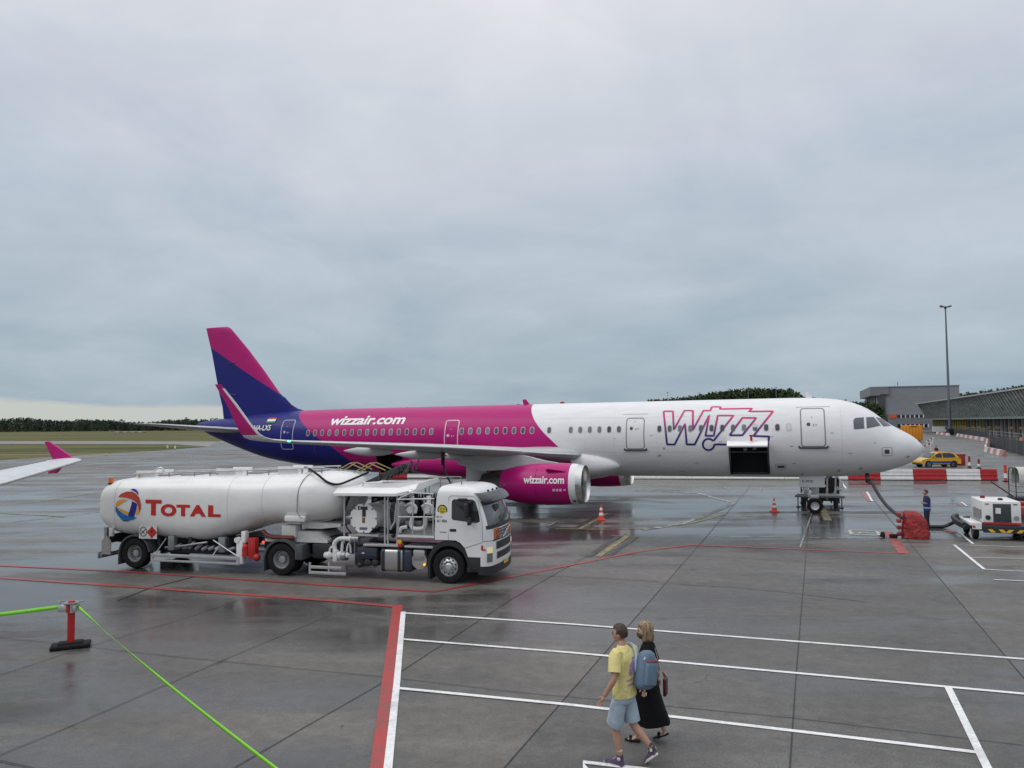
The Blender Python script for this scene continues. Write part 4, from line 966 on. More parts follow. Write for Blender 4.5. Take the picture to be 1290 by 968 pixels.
# boxes, air tanks and diesel tank along the near side
M_navybox = mat('navy_box', (.025, .034, .055), .42, var=.15)
mb = MB(); mb.bx(-2.95, -2.3, -1.2, -.6, .62, .95, .03); mb.bx(-2.95, -2.3, -1.22, -1.19, .72, .78); mb.bx(-3.0, -2.6, -1.1, -.5, .45, .62, .03); b = mb.build('battery_box', M_navybox, trk)
mb = MB(); mb.bx(-2.78, -2.7, -1.224, -1.2, .78, .81); mb.build('maker_plate', white_plastic, b, None)
mb = MB(); mb.bx(-3.02, -2.75, -1.15, -.7, .4, .8, .03); mb.build('valve_box', black_plastic, trk)
for x in (-2.62, -2.38):
    mb = MB(); mb.cyl((x, -1.15, .5), (x, -.2, .5), .115, n=20); mb.ball((x, -1.15, .5), .115, (1, .35, 1)); mb.build('air_tank', black_plastic, trk)
mb = MB(); mb.ball((-2.9, -1.1, .42), .09); mb.cyl((-2.9, -1.1, .42), (-2.9, -.3, .42), .09); mb.build('air_tank', black_plastic, trk)
mb = MB(); mb.prism([(-.62+.0, .3), (-.1, .3), (-.1, .95), (-.62, .95)], 0, .01) if False else None
dt = MB(); dt.box((-1.82, -.92, .61), (.74, .62, .66), None, .1, 4); dtk = dt.build('diesel_tank', bare_steel if False else mat('brushed_tank', (.5, .5, .49), .33, .85, var=.12, scale=3, stretch=(12, 1, 1)), trk, 50)
mb = MB()
for x in (-2.08, -1.56): mb.box((x, -.92, .61), (.1, .645, .685), None, .1, 4)
mb.build('tank_strap', black_plastic, dtk, 50)
mb = MB(); mb.box((-1.3, -.92, .61), (.28, .62, .66), None, .08, 3); mb.build('side_box', M_navybox, trk, 50)
mb = MB(); mb.cyl((-.94, -1.18, .62), (-.94, -.6, .62), .24, n=28); mb.bx(-1.14, -.76, -1.2, -.7, .62, .95, .05); mb.build('exhaust_silencer', mat('ribbed_steel', (.45, .44, .42), .4, .7, var=.35, scale=5, stretch=(.4, 1, 14)), trk, 40)
mb = MB(); mb.ball((-.77, -1.2, .52), .04); mb.build('marker_lamp', mat('amber_lamp', (.8, .3, .02), .2, emit=(1, .4, .05), es=1.2), trk)
mb = MB(); mb.bx(-1.4, -.5, -1.22, -.5, 1.0, 1.06, .01); mb.bx(-2.75, -1.5, -1.2, -.9, 1.0, 1.07, .01); mb.build('catwalk', light_metal, trk)
mb = MB(); mb.bx(-1.62, -1.5, -1.21, -1.1, 1.0, 1.1, .01); mb.mi = 1; mb.bx(-1.62, -1.5, -1.21, -1.1, 1.1, 1.22, .01); mb.build('cabinet_latch', [red_plastic, yellow_paint], trk)
# metering module between tank and cab
mb = MB(); mb.cyl((-2.85, -.88, 1.8), (-2.85, .6, 1.8), .41, n=32); mb.cyl((-2.3, -.3, 1.8), (-2.3, .5, 1.8), .4, n=28); vessel = mb.build('filter_vessel', M_twhite, trk, 40)
oct_ = [(-2.85+.47*cos(R(22.5+45*k)), 1.8+.47*sin(R(22.5+45*k))) for k in range(8)]
mb = MB(); mb.prism(oct_, -.95, -.89); lid = mb.build('vessel_lid', M_twhite, vessel, 30)
mb = MB()
for k in range(8): a = R(45*k); mb.cyl((-2.85+.41*cos(a), -.96, 1.8+.41*sin(a)), (-2.85+.41*cos(a), -.94, 1.8+.41*sin(a)), .025, n=6)
mb.bx(-2.9, -2.78, -.956, -.95, 1.85, 2.08); mb.bx(-3.04, -2.99, -.956, -.95, 2.05, 2.18); mb.bx(-2.96, -2.72, -.957, -.95, 2.06, 2.16); mb.build('lid_fittings', black_plastic, lid, None)
mb = MB(); mb.bx(-2.9, -2.8, -.957, -.95, 1.66, 1.83); mb.build('lid_sticker', mat('brown_label', (.25, .12, .03), .5), lid, None)
mb = MB(); fit_text(mb, 'FUEL', -2.98, -2.72, 1.45, 1.52, lambda a, b: V((a, -.953, b)), bold=.03) if False else mb.bx(-2.99, -2.73, -.955, -.95, 1.45, 1.53); mb.build('lid_plate', mat('blue_grey_plate', (.12, .14, .18), .5, var=.5, scale=20), lid, None)
csec = [(-1.25, 2.5), (-1.25, 2.58), (-.98, 2.73), (1.1, 2.8), (1.1, 2.66), (-1.15, 2.5)]
mb = MB(); mb.loft([[V((x+(.14 if y < -1.2 else 0)*e_, y*k_+(.12 if k_ < 1 else 0), z+dz)) for y, z in csec] for x, k_, dz, e_ in ((-3.72, 1, 0, 0), (-1.66, 1, .02, 0), (-1.15, .86, .13, 0))])
can = mb.build('canopy', M_twhite, trk, 20)
mb = MB(); mb.tube([(-3.05, -.6, 2.72), (-3.05, -.6, 2.9), (-2.95, -.6, 2.84), (-2.4, -.6, 2.88)], .035); mb.build('vent_pipe', white_plastic, can)
for x, y, z0, z1, r in [(x, -1.05, 1.05, 2.55, .028) for x in (-3.45, -2.1, -2.0, -1.7)]+[(x, .9, 1., 2.7, .03) for x in (-3.3, -1.55, -.55)]+[(x, -1.18, 1.35, 2.4, .02) for x in (-1.6, -1.15, -.78, -.5)]:
    mb = MB(); mb.cyl((x, y, z0), (x, y, z1), r, n=8); mb.build('frame_post', light_metal, trk)
mb = MB()
mb.tube([(-1.65, -1.18, 2.42), (-.46, -1.18, 2.46)], .022); mb.tube([(-1.6, -1.18, 1.9), (-.48, -1.18, 1.92)], .022); mb.tube([(-1.65, -1.18, 2.42), (-1.2, -1.15, 2.62), (-.5, -1.15, 2.6)], .018)
mb.tube([(-1.9, -1.1, 1.5), (-1.75, -1.12, 1.75), (-1.7, -1.12, 2.3)], .025)
mb.bx(-3.3, -2.3, -1.1, -.5, 1.28, 1.33); mb.build('module_frame', light_metal, trk)
for k in range(5):
    mb = MB(); mb.tube(crom([(-3.3-.03*k, -.95+.05*k, 2.5), (-3.45-.04*k, -1.0+.05*k, 2.0), (-3.38-.03*k, -1.0+.05*k, 1.5), (-3.1, -.9, 1.2)]), .018, 6); mb.build('delivery_hose', black_rubber, trk)
for k in range(4):
    mb = MB(); mb.tube(crom([(-1.85+.05*k, -.9, 2.5), (-1.95+.04*k, -1.0, 2.0), (-1.85+.04*k, -.95, 1.4)]), .016, 6); mb.build('delivery_hose', black_rubber, trk)
mb = MB(); mb.bx(-1.62, -.42, -1.2, .9, 1.3, 1.38, .01); mb.prism([(-1.6, 1.38), (-.45, 1.38), (-.45, 1.5), (-1.5, 1.5)], -.95, .8); mb.build('pump_platform', mat('platform_grey', (.26, .255, .25), .5, var=.15), trk)
mb = MB(); mb.bx(-1.62, -.46, -1.215, -1.2, 1.31, 1.37); mb.build('platform_edge', white_plastic, trk)
mb = MB()
for x in (-1.32, -.78):
    mb.ball((x, -.8, 2.1), .17); mb.cyl((x, -.8, 2.1), (x, -.8, 2.5), .07); mb.cyl((x, -1.0, 2.1), (x, -.6, 2.1), .1)
    mb.tube(crom([(x-.16, -.95, 2.2), (x, -.98, 2.28), (x+.17, -.95, 2.2), (x+.17, -.95, 2.0)]), .04)
mb.tube(crom([(-1.28, -.9, 1.85), (-1.3, -.92, 1.62), (-1.2, -.93, 1.53), (-.95, -.93, 1.54), (-.86, -.92, 1.64), (-.86, -.9, 1.85)]), .065, 10)
mb.tube(crom([(-1.62, -1.05, 1.42), (-1.56, -1.05, 1.55), (-1.4, -1.0, 1.58)]), .06)
mb.build('meter_pipework', white_plastic, trk)
for k in range(26):
    mb = MB()
    x = -1.55+1.05*rnd.random(); y = -.9+1.4*rnd.random(); z = 1.6+.8*rnd.random(); d = .06+.1*rnd.random()
    if k % 3: mb.cyl((x, y, z), (x+.25*(rnd.random()-.3), y, z+.25*rnd.random()), d*.5, n=8)
    else: mb.box((x, y, z), (d*1.6, d*1.4, d), None, .01)
    mb.build('pipe_fitting', [grey_metal, dark_metal, light_metal][k % 3], trk)
for k in range(22):
    mb = MB(); x = -3.3+1.5*rnd.random(); z = 1.15+.3*rnd.random() if k % 2 else 2.2+.3*rnd.random(); mb.cyl((x, -.7+.5*rnd.random(), z), (x+.3*rnd.random(), -.6, z+.1*rnd.random()), .03+.04*rnd.random(), n=8); mb.build('pipe_fitting', [grey_metal, dark_metal][k % 2], trk)
mb = MB(); mb.ball((-1.25, -1.05, 2.62), .11); mb.build('work_lamp', bare_steel, trk)
mb = MB()
for k in range(16): mb.tube([(-2.1+.1*k, .6, 1.1+.02*(k % 3)), (-2.05+.1*k, .65, 2.45)], .02+.012*(k % 4), 6)
mb.bx(-3.4, -.5, .75, .85, 1.1, 2.3); mb.build('module_back', dark_metal, trk)
# railing on the far side of the cab roof line
mb = MB()
for x in (-1.5, -1.1, -.7): mb.cyl((x, 1.1, 2.2), (x, 1.1, 2.95), .014, n=6)
mb.tube([(-1.5, 1.1, 2.95), (-.4, 1.1, 2.95)], .014); mb.tube([(-1.5, 1.1, 2.74), (-.4, 1.1, 2.74)], .011); mb.cyl((-.4, 1.1, 2.2), (-.4, 1.1, 2.95), .014, n=6)
mb.build('guard_rail', grey_metal, trk)
# ---- cab
def cabring(z):
    fr = pch([.4, .9, 1.28, 1.62, 2.46, 2.62, 2.74, 2.82], [1.34, 1.36, 1.35, 1.33, 1.06, .98, .86, .6], z)
    hw = pch([.4, 1.28, 1.7, 2.5, 2.66, 2.78, 2.82], [1.235, 1.245, 1.245, 1.2, 1.17, 1.08, .9], z)
    rr = pch([.4, 1.28, 2.5, 2.82], [-.42, -.42, -.38, -.3], z); r = .26; o = []
    o.append(V((rr, -hw, z))); 
    for k in range(1, 6): o.append(V((lerp(rr, fr-r-.07, k/5), -hw, z)))
    for k in range(1, 6): a = R(-90+90*k/5*.86); o.append(V((fr-r-.07+r*cos(a), -hw+r+r*sin(a), z)))
    x0, y0 = o[-1].x, o[-1].y
    for k in range(1, 10): f = k/10; o.append(V((x0+.1*(1-(2*f-1)**2), lerp(y0, -y0, f), z)))
    return o+[V((p.x, -p.y, z)) for p in o[:11][::-1]]
zs = [1.27, 1.4, 1.62, 1.8, 2.0, 2.2, 2.4, 2.5, 2.58, 2.66, 2.72, 2.77, 2.805, 2.82]
mb = MB(); mb.loft([cabring(z) for z in zs]); cab = mb.build('cab', M_cab, trk, 35)
lo = [.42, .5, .8, 1.1, 1.255]
mb = MB(); mb.loft([[V((max(p.x, .98), p.y, z)) for p in cabring(z)] for z in lo]); mb.build('cab_front', M_cab, cab, 35)
for sg in (-1, 1):
    mb = MB(); mb.prism([(.22, 1.27), (.36, 1.2), (.5, 1.06), (.58, .86), (.6, .8), (1.02, .8), (1.02, 1.27)], sg*1.242, sg*.95); mb.build('door_sill', M_cab, cab, 20)
    mb = MB(); mb.bx(.6, 1.04, sg*1.22, sg*.7, .36, .79, .02); mb.bx(.62, .98, sg*1.24, sg*1.1, .44, .48); mb.build('cab_step', black_plastic, cab)
    pts = [(.0+.66*cos(R(a)), .56+.7*sin(R(a))) for a in range(-18, 181, 9)]+[(-.66, .1), (-.58, .1)]+[(.0+.58*cos(R(a)), .5+.6*sin(R(a))) for a in range(178, -20, -9)]
    mb = MB(); mb.prism(pts, sg*1.225, sg*.75); mb.build('wheel_arch', black_plastic, cab, 30)
    # side glass, seams, handle
    y = sg*1.232
    hwz = lambda z: pch([1.28, 1.7, 2.5], [1.245, 1.245, 1.2], z)
    def side(mb, pts, off): mb.face([mb.bm.verts.new((x, sg*(hwz(z)+off), z)) for x, z in pts])
    mb = MB(); side(mb, [(.1, 1.92), (.14, 1.86), (.88, 1.79), (.97, 1.84), (.93, 2.1), (.82, 2.4), (.74, 2.46), (.16, 2.46), (.1, 2.4)], .006); mb.build('side_window', dark_glass, cab, None)
    mb = MB()
    def seam(P, wd=.012, m=mb):
        P = [V((x, sg*(hwz(z)+.004), z)) for x, z in P]; m.tube(P, wd/2, 4)
    seam([(.0, 1.28), (-.0, 2.5), (.06, 2.56), (.78, 2.56), (.9, 2.4), (1.03, 1.86), (1.05, 1.3)]); seam([(.5, 1.06), (1.05, 1.24)]); mb.build('door_seam', M_line, cab)
    mb = MB(); mb.bx(.04, .24, sg*1.235, sg*1.256, 1.52, 1.6, .008); mb.build('door_handle', black_plastic, cab)
    mb = MB(); mb.box((.62, sg*1.42, 2.16), (.1, .2, .42), None, .04, 3); mb.box((.7, sg*1.4, 1.82), (.1, .18, .16), None, .03, 3); mb.tube([(.75, sg*1.22, 2.42), (.66, sg*1.42, 2.4), (.66, sg*1.42, 1.8), (.86, sg*1.23, 1.84)], .02); mb.bx(.3, .6, sg*1.22, sg*1.32, 2.42, 2.5, .03); mb.build('wing_mirror', black_plastic, cab)
mb = MB(); zz = [1.66, 1.8, 1.95, 2.1, 2.25, 2.4]
rs = []
for z in zz:
    r = cabring(z)[8:-8]; rs.append([p+V((.008, .0, .004)) for p in r])
mb.loft(rs, caps=False, closed=False); ws = mb.build('windscreen', mat('windscreen_glass', (.1, .115, .125), .06, spec=.7), cab, 60)
mb = MB(); rs = [[p+V((.011, 0, .004)) for p in cabring(z)[7:-7]] for z in (1.6, 1.7)]; mb.loft(rs, caps=False, closed=False); mb.build('windscreen_surround', black_plastic, cab, 60)
mb = MB(); 
for y0, y1 in ((-.75, -.1), (.0, .65)): mb.tube([(1.43, y0, 1.68), (1.36, y1, 1.8), (1.34, y1+.05, 1.95)], .012, 5)
mb.build('windscreen_wiper', black_plastic, cab)
mb = MB(); mb.box((1.08, -.35, 2.1), (.3, .5, .3), None, .06); mb.box((1.12, .35, 1.95), (.2, .6, .2), None, .06) 
mb.build('dashboard', dark_metal, cab)
mb = MB(); rs = []
for z, e in ((2.36, .2), (2.4, .24), (2.5, .22), (2.58, .16), (2.64, .05)):
    rs.append([p+V((e*(1-.0*abs(p.y)), 0, 0)) if abs(p.y) < 1.19 else V((p.x+e, p.y*1.02, p.z)) for p in cabring(z)[6:-6]])
mb.loft(rs, caps=False, closed=False); sv = mb.build('sun_visor', mat('smoked_visor', (.045, .048, .05), .3), cab, 60)
mb = MB()
for y in (-.9, -.45, 0, .45, .9): mb.ball((1.12, y, 2.7), .035)
mb.build('roof_marker_lamp', black_plastic, cab)
mb = MB(); fr = lambda z: cabring(z)[15].x
def front(mb, y0, y1, z0, z1, off, n=6):
    rs = []
    for z in (z0, z1):
        xs_ = []
        r = cabring(z)[9:-9]
        for k in range(n+1):
            y = lerp(y0, y1, k/n); x = None
            for a, b in zip(r, r[1:]):
                if a.y <= y <= b.y: x = lerp(a.x, b.x, (y-a.y)/(b.y-a.y+1e-9))
            if x is None: x = r[0].x if y < 0 else r[-1].x
            xs_.append(V((x+off, y, z)))
        rs.append(xs_)
    mb.loft(rs, caps=False, closed=False)
mb = MB(); front(mb, -.62, .72, 1.3, 1.56, .012); mb.build('upper_grille', mat('grille_dark', (.06, .062, .065), .4, .3), cab, 60)
mb = MB()
for z in (1.33, 1.41, 1.49): front(mb, -.6, .7, z, z+.03, .02)
mb.build('grille_bar', light_metal, cab, None)
mb = MB(); mb.tube([(1.42, -.38, 1.3), (1.42, .38, 1.56)], .018, 5); mb.ball((1.43, 0, 1.43), .06, (.4, 1, 1)); mb.build('grille_slash', light_metal, cab)
for y0, y1 in ((-.92, -.56), (.6, .92)):
    mb = MB(); front(mb, y0, y1, 1.28, 1.58, .026, 2); hp = mb.build('hazard_plate', mat('orange_plate', (.75, .16, .03), .45), cab, None)
    mb = MB(); front(mb, y0+.02, y1-.02, 1.422, 1.438, .03, 2); front(mb, y0, y1, 1.28, 1.295, .03, 2); front(mb, y0, y1, 1.565, 1.58, .03, 2); mb.build('plate_bar', black_plastic, hp, None)
    mb = MB()
    if y0 < 0:
        for tx, z0, z1 in (('33', 1.46, 1.54), ('1863', 1.31, 1.4)):
            fit_text(mb, tx, y0+.06, y1-.05, z0, z1, lambda a, b: V((fr(b)+.045-.12*max(0, abs(a)-.3), a, b)), bold=.02)
        mb.build('plate_digits', black_plastic, hp, None)
mb = MB(); front(mb, -1.0, 1.0, 1.235, 1.275, .004); mb.build('panel_gap', black_plastic, cab, None)
mb = MB(); front(mb, -.78, .78, .98, 1.2, .012); front(mb, -.74, .74, .7, .9, .012); mb.build('lower_grille', black_plastic, cab, None)
mb = MB(); rs = [[V((max(p.x, .9)+.02, p.y*1.005, z)) for p in cabring(max(.42, z))] for z in (.3, .36, .5, .54)]; mb.loft(rs); mb.build('bumper', black_plastic, cab, 35)
for sg in (-1, 1):
    mb = MB(); rs = [[p+V((.01, sg*.008, 0)) for p in (cabring(z)[7:11] if sg < 0 else cabring(z)[-11:-7])] for z in (.92, 1.0, 1.09)]; mb.loft(rs, caps=False, closed=False)
    mb.build('headlight', mat('headlamp', (.3, .265, .2), .15, emit=(1, .8, .4), es=.45), cab, 60)
    mb = MB(); rs = [[p+V((.01, sg*.008, 0)) for p in (cabring(z)[7:11] if sg < 0 else cabring(z)[-11:-7])] for z in (.66, .78, .91)]; mb.loft(rs, caps=False, closed=False); mb.build('fog_lamp', mat('grey_lens', (.16, .165, .17), .15), cab, 60)
    mb = MB(); mb.bx(1.0, 1.06, sg*1.236, sg*1.245, 1.0, 1.15); mb.bx(1.0, 1.14, sg*1.236, sg*1.246, 1.0, 1.04); mb.build('red_corner_mark', red_plastic, cab, None)
mb = MB(); front(mb, -.26, .26, .47, .58, .045, 2); mb.build('number_plate', yellow_paint, cab, None)
mb = MB(); c = (-.19, 2.14); mb.face([mb.bm.verts.new((c[0]+.155*cos(k*pi/12), -1.232, c[1]+.155*sin(k*pi/12))) for k in range(24)]); st = mb.build('round_sticker', black_plastic, cab, None)
mb = MB(); mb.face([mb.bm.verts.new((c[0]+.12*cos(k*pi/12), -1.235, c[1]+.12*sin(k*pi/12))) for k in range(24)]); mb.build('sticker_face', mat('sticker_yellow', (.6, .5, .03), .4), st, None)
mb = MB(); mb.ball((c[0]-.04, -1.236, c[1]+.03), .022, (1, .1, 1)); mb.ball((c[0]+.05, -1.236, c[1]+.03), .022, (1, .1, 1)); mb.tube([(c[0]-.06, -1.236, c[1]-.03), (c[0], -1.236, c[1]-.06), (c[0]+.06, -1.236, c[1]-.03)], .012, 4); mb.build('sticker_drawing', black_plastic, st, None)
mb = MB(); fit_text(mb, 'A1 404', -.36, -.05, 1.78, 1.87, lambda a, b: V((a, -1.25, b)), bold=.02); mb.build('fleet_number', dark_metal, cab, None); mb = MB(); fit_text(mb, '1', -.36, -.33, 1.92, 1.97, lambda a, b: V((a, -1.25, b))); mb.build('fleet_digit', dark_metal, cab, None); mb = MB(); fit_text(mb, '10', -.3, -.2, 1.92, 1.97, lambda a, b: V((a, -1.25, b))); mb.build('fleet_number', dark_metal, cab, None)
mb = MB(); mb.bx(-.27, -.06, -1.249, -1.246, 1.48, 1.51); mb.build('type_plate', M_line, cab, None)
mb = MB(); mb.cyl((-.2, -.2, 2.8), (-.55, -.2, 4.3), .022, .012, n=6) if False else mb.tube([(.1, -.3, 2.8), (.1, -.3, 2.92)], .015); mb.build('roof_aerial', black_plastic, cab)
# fuelling hose from the truck up to the wing's underside
hz = empty('refuelling_hose', (0, 0, 0), 0, 'thin black fuelling hose hanging from the wing down behind the lorry cab', 'hose')
p0 = AT(558, 579, 36.5); p1 = AT(569, 612, 34.0)
mb = MB(); q0 = AT(558, 569.5, 36.8); mb.tube(crom([q0, p0, p0.lerp(p1, .5)+V((-.08, 0, 0)), p1, V((p1.x+.3, p1.y-.3, 1.2)), V((p1.x+.6, p1.y-1, .06))]), .05, 8); mb.build('hose', black_rubber, hz)
mb = MB(); mb.cyl(p0+V((0, 0, -.25)), q0+V((0, 0, .12)), .09, n=12); mb.build('hose_coupling', dark_metal, hz)
# stand axes: ax along the jet (to its nose), bx straight out behind it
AXV = V((cos(TH), -sin(TH), 0)); BXV = V((sin(TH), cos(TH), 0))
# ------------------------------------------------------------------ wing of a second airliner at the left edge
tipp = V((-13.85, 25, 3.6)); aw = empty('airliner_wing', (tipp.x, tipp.y, 0), -R(18.5), 'grey wing of a second airliner with pink tip fence reaching in behind the white tanker', 'wing')
mb = MB(); rings = []
for L, ch, z in ((0, .9, 3.6), (.12, 1.28, 3.6), (.5, 1.55, 3.565), (4, 2.2, 3.29), (8, 2.95, 2.98), (12, 3.7, 2.67)):
    xle = L*.51-(.35 if L == 0 else (.08 if L < .2 else 0)); rings.append([V((xle-x, -L, z+y)) for x, y in foil(ch, .11)])
mb.loft(rings); nw = mb.build('wing', mat('neighbour_wing', (.58, .6, .62), .35, var=.1, scale=2), aw, 50)
mb = MB(); rings = []
for L, z in ((.3, 3.6), (4, 3.29), (8, 2.98), (12, 2.67)): xle = L*.51; ch = 1.4+.19*L; rings.append([V((xle-x+.04, -L, z+y)) for x, y in foil(.3, .3)])
mb.loft(rings); mb.build('leading_edge', M_wingl, nw, 50)
mb = MB(); 
for L0, L1, f in ((.8, 5, .72), (5.2, 11, .7)): mb.tube([(L0*.51-(1.4+.19*L0)*f, -L0, 3.6-.077*L0+.075), (L1*.51-(1.4+.19*L1)*f, -L1, 3.6-.077*L1+.1)], .012, 4)
mb.build('flap_gap', M_line, nw)
mb = MB(); mb.prism([(-.42, 3.62), (-1.35, 3.62), (-1.72, 4.18), (-1.55, 4.2), (-1.1, 3.98)], -.03, .04); mb.prism([(-.75, 3.58), (-1.3, 3.58), (-1.55, 3.14), (-1.2, 3.16)], -.03, .04); mb.build('tip_fence', M_pink, aw, 30)

# ------------------------------------------------------------------ belt stanchion
sp0 = G(89, 816); stn = empty('belt_stanchion', sp0, 0, 'red post on a black rubber foot holding two lime green barrier belts', 'stanchion')
mb = MB(); rot = M.Rotation(R(24), 3, 'Z'); mb.box((0, 0, .05), (.78, .42, .1), rot, .03, 3); mb.box((0, 0, .1), (.5, .28, .08), rot, .03, 3); mb.build('foot', black_rubber, stn)
mb = MB(); mb.cyl((0, 0, .12), (0, 0, .8), .075, n=20); mb.build('post', mat('red_post', (.42, .015, .014), .35, coat=.2), stn)
mb = MB(); mb.cyl((0, 0, .78), (0, 0, .98), .1, n=20); mb.bx(-.26, -.06, -.1, .1, .8, .95, .02); mb.bx(.06, .14, -.1, .1, .8, .95, .02); hd_ = mb.build('belt_head', light_metal, stn)
mb = MB(); mb.bx(-.04, .02, -.14, -.09, .79, .96); mb.build('head_strip', red_plastic, hd_)
mb = MB(); mb.cyl((0, 0, .98), (0, 0, 1.0), .16, n=20); mb.tube([(-.2, -.1, 1.0), (-.3, 0, 1.02), (-.2, .1, 1.0)], .02, 6); mb.tube([(.15, -.1, 1.0), (.26, 0, 1.03), (.15, .1, 1.0)], .02, 6); mb.build('clip_plate', grey_metal, hd_)
mb = MB(); mb.cyl((0, 0, 1.0), (0, 0, 1.03), .07, n=14); mb.build('cap', red_plastic, hd_)
M_lime = mat('lime_belt', (.3, .84, .05), .5, var=.06, scale=6)
def belt(a, b, w0, sag, tw):
    mb = MB(); N = 40; L = []; Q = []
    for i in range(N+1):
        f = i/N; p = a.lerp(b, f)+V((0, 0, -sag*4*f*(1-f))); d = (b-a).normalized(); up = V((0, 0, 1)); side = d.cross(up).normalized()
        an = tw(f); o = (up*cos(an)+side*sin(an))*w0/2; L.append(mb.bm.verts.new(p+o)); Q.append(mb.bm.verts.new(p-o))
    for i in range(N): mb.face([Q[i], Q[i+1], L[i+1], L[i]])
    o = mb.build('belt', M_lime, stn, 60, recalc=False); sol = o.modifiers.new('thickness', 'SOLIDIFY'); sol.thickness = .003; return o
stn.scale = (.95, .95, .95)
belt(V((-.24, 0, .9)), V((-4.8, -1.9, .82)), .085, .05, lambda f: 0)
q = G(368, 972, .95)-sp0; q2 = V((.14, 0, .9)); belt(q2, q2+(q-q2)*1.25, .062, .1, lambda f: (-.4+1.2*f/.2) if f < .2 else max(.12, .8-.68*(f-.2)/.25))

# ------------------------------------------------------------------ cones
M_cone = mat('cone_red', (.62, .045, .025), .45, var=.12, scale=8); M_refl = mat('cone_white', (.75, .75, .74), .4)
cone0 = None
def cone(u, v, hgt, label, tall=False):
    p = G(u, v); r = empty('traffic_cone', p, 0, label, 'traffic cone', 'cones around the jet')
    k = hgt/.9
    mb = MB(); mb.box((0, 0, .04*k), (.5*k, .5*k, .08*k), None, .02); mb.build('base', M_cone if not tall else black_rubber, r)
    pr = [(.06, .17), (.3, .125), (.3, .125), (.48, .092), (.48, .092), (.62, .068), (.62, .068), (.9, .03)]
    mb = MB(); mb.lathe([(a*k, b*k) for a, b in ((.07, .19), (.12, .165), (.9, .03))], (0, 0, 0), (0, 0, 1), 20, True); mb.build('body', M_cone, r)
    for a, b in ((.3, .44), (.58, .72)):
        f = lambda z: lerp(.165, .03, (z-.12)/.78)+.004
        mb = MB(); mb.lathe([(a*k, f(a)*k), (b*k, f(b)*k)], (0, 0, 0), (0, 0, 1), 20); mb.build('white_band', M_refl, r)
    return r
cone(757.5, 656, .77, 'red and white cone beside the yellow line in front of the engine')
cone(975.5, 645.5, .74, 'red and white cone under the open cargo door')
cone(1124.5, 587.5, .75, 'small cone half hidden behind the barrier beneath the jet nose')
# delineator posts
def delin(u, v, h, label, m=M_cone):
    p = G(u, v); r = empty('delineator_post', p, 0, label, 'bollard', 'posts near the yellow car')
    mb = MB(); mb.cyl((0, 0, 0), (0, 0, .06), .22, n=16); mb.build('base', black_rubber, r)
    mb = MB(); mb.cyl((0, 0, .05), (0, 0, h), .11, .1, 14); mb.build('post', m, r)
    mb = MB(); mb.cyl((0, 0, h*.22), (0, 0, h*.5), .118, .114, 14, False); mb.build('white_band', M_refl, r)
M_dred = mat('dull_red', (.3, .02, .02), .45, var=.15)
delin(1221.4, 590, 1.15, 'dark red post with a white band just right of the red bin', M_dred); delin(1233.3, 590.5, .9, 'shorter dark red post with a white band above the end of the barrier', M_dred)
delin(1267, 607, 1.25, 'orange red post beside the canvas baggage trolley')

# ------------------------------------------------------------------ water-filled barriers behind the jet
b0 = G(1255.5, 605.5); b1 = G(491, 602.5); bd = (b1-b0).normalized(); ba = math.atan2(bd.y, bd.x)
M_bred = mat('barrier_red', (.42, .02, .022), .42, var=.15, scale=3); M_bwht = mat('barrier_white', (.7, .7, .7), .42, var=.1, scale=3)
BL = 2.42; tot = (b1-b0).length; n = int(tot/BL)
bprof = [(-.28, 0), (-.28, .14), (-.2, .2), (-.19, .4), (-.22, .42), (-.22, .46), (-.17, .48), (-.15, .68), (-.17, .7), (-.17, .74), (-.12, .76), (-.11, .92), (.11, .92), (.12, .76), (.17, .74), (.17, .7), (.15, .68), (.17, .48), (.22, .46), (.22, .42), (.19, .4), (.2, .2), (.28, .14), (.28, 0)]
def barrier_mesh(m):
    mb = MB(); mb.prism([(a, b+.04) for a, b in bprof], .01, BL-.01, 'x'); o = mb.build('plastic_barrier', m, None, 20)
    mb = MB(); mb.bx(.02, BL-.02, -.3, .3, 0, .05); mb.build('base_skid', black_rubber, o); return o
bset = {}; names = {0: 'red barrier block at the free end of the row beside the trolley', 1: 'white barrier block second from the free end of the row, below the red bin', 2: 'red barrier block in front of the yellow car', 3: 'white barrier block below the jet nose tip', 4: 'red barrier block behind the hose under the jet nose', 5: 'white barrier block directly right of the nose gear'}
for i in range(n+1):
    x = b0+bd*(BL*max(0, i-.5)); cx_ = x+bd*BL*.5; pu = CX+FPX*cx_.x/cx_.y; red = (i % 2 == 0 and i < 6) or 494 < pu < 522
    k = 'r' if red else 'w'
    if k not in bset: o = barrier_mesh(M_bred if red else M_bwht); bset[k] = o
    else: o = copy_tree(bset[k])
    o.location = x; o.rotation_euler = (0, 0, ba); o.scale = (.5 if i == 0 else 1, 1, .9)
    lab = names.get(i) or ('red barrier block seen above the tanker canopy under the jet belly' if red else ('white barrier block half hidden behind the jet in the long row'))
    tag(o, lab, 'barrier', 'red and white barrier row behind the jet')

# ------------------------------------------------------------------ ground power unit
gp = G(1229, 679.5); gpu = empty('ground_power_unit', gp, -TH, 'boxy white ground power unit on wheels with yellow and black stripes across its front', 'generator')
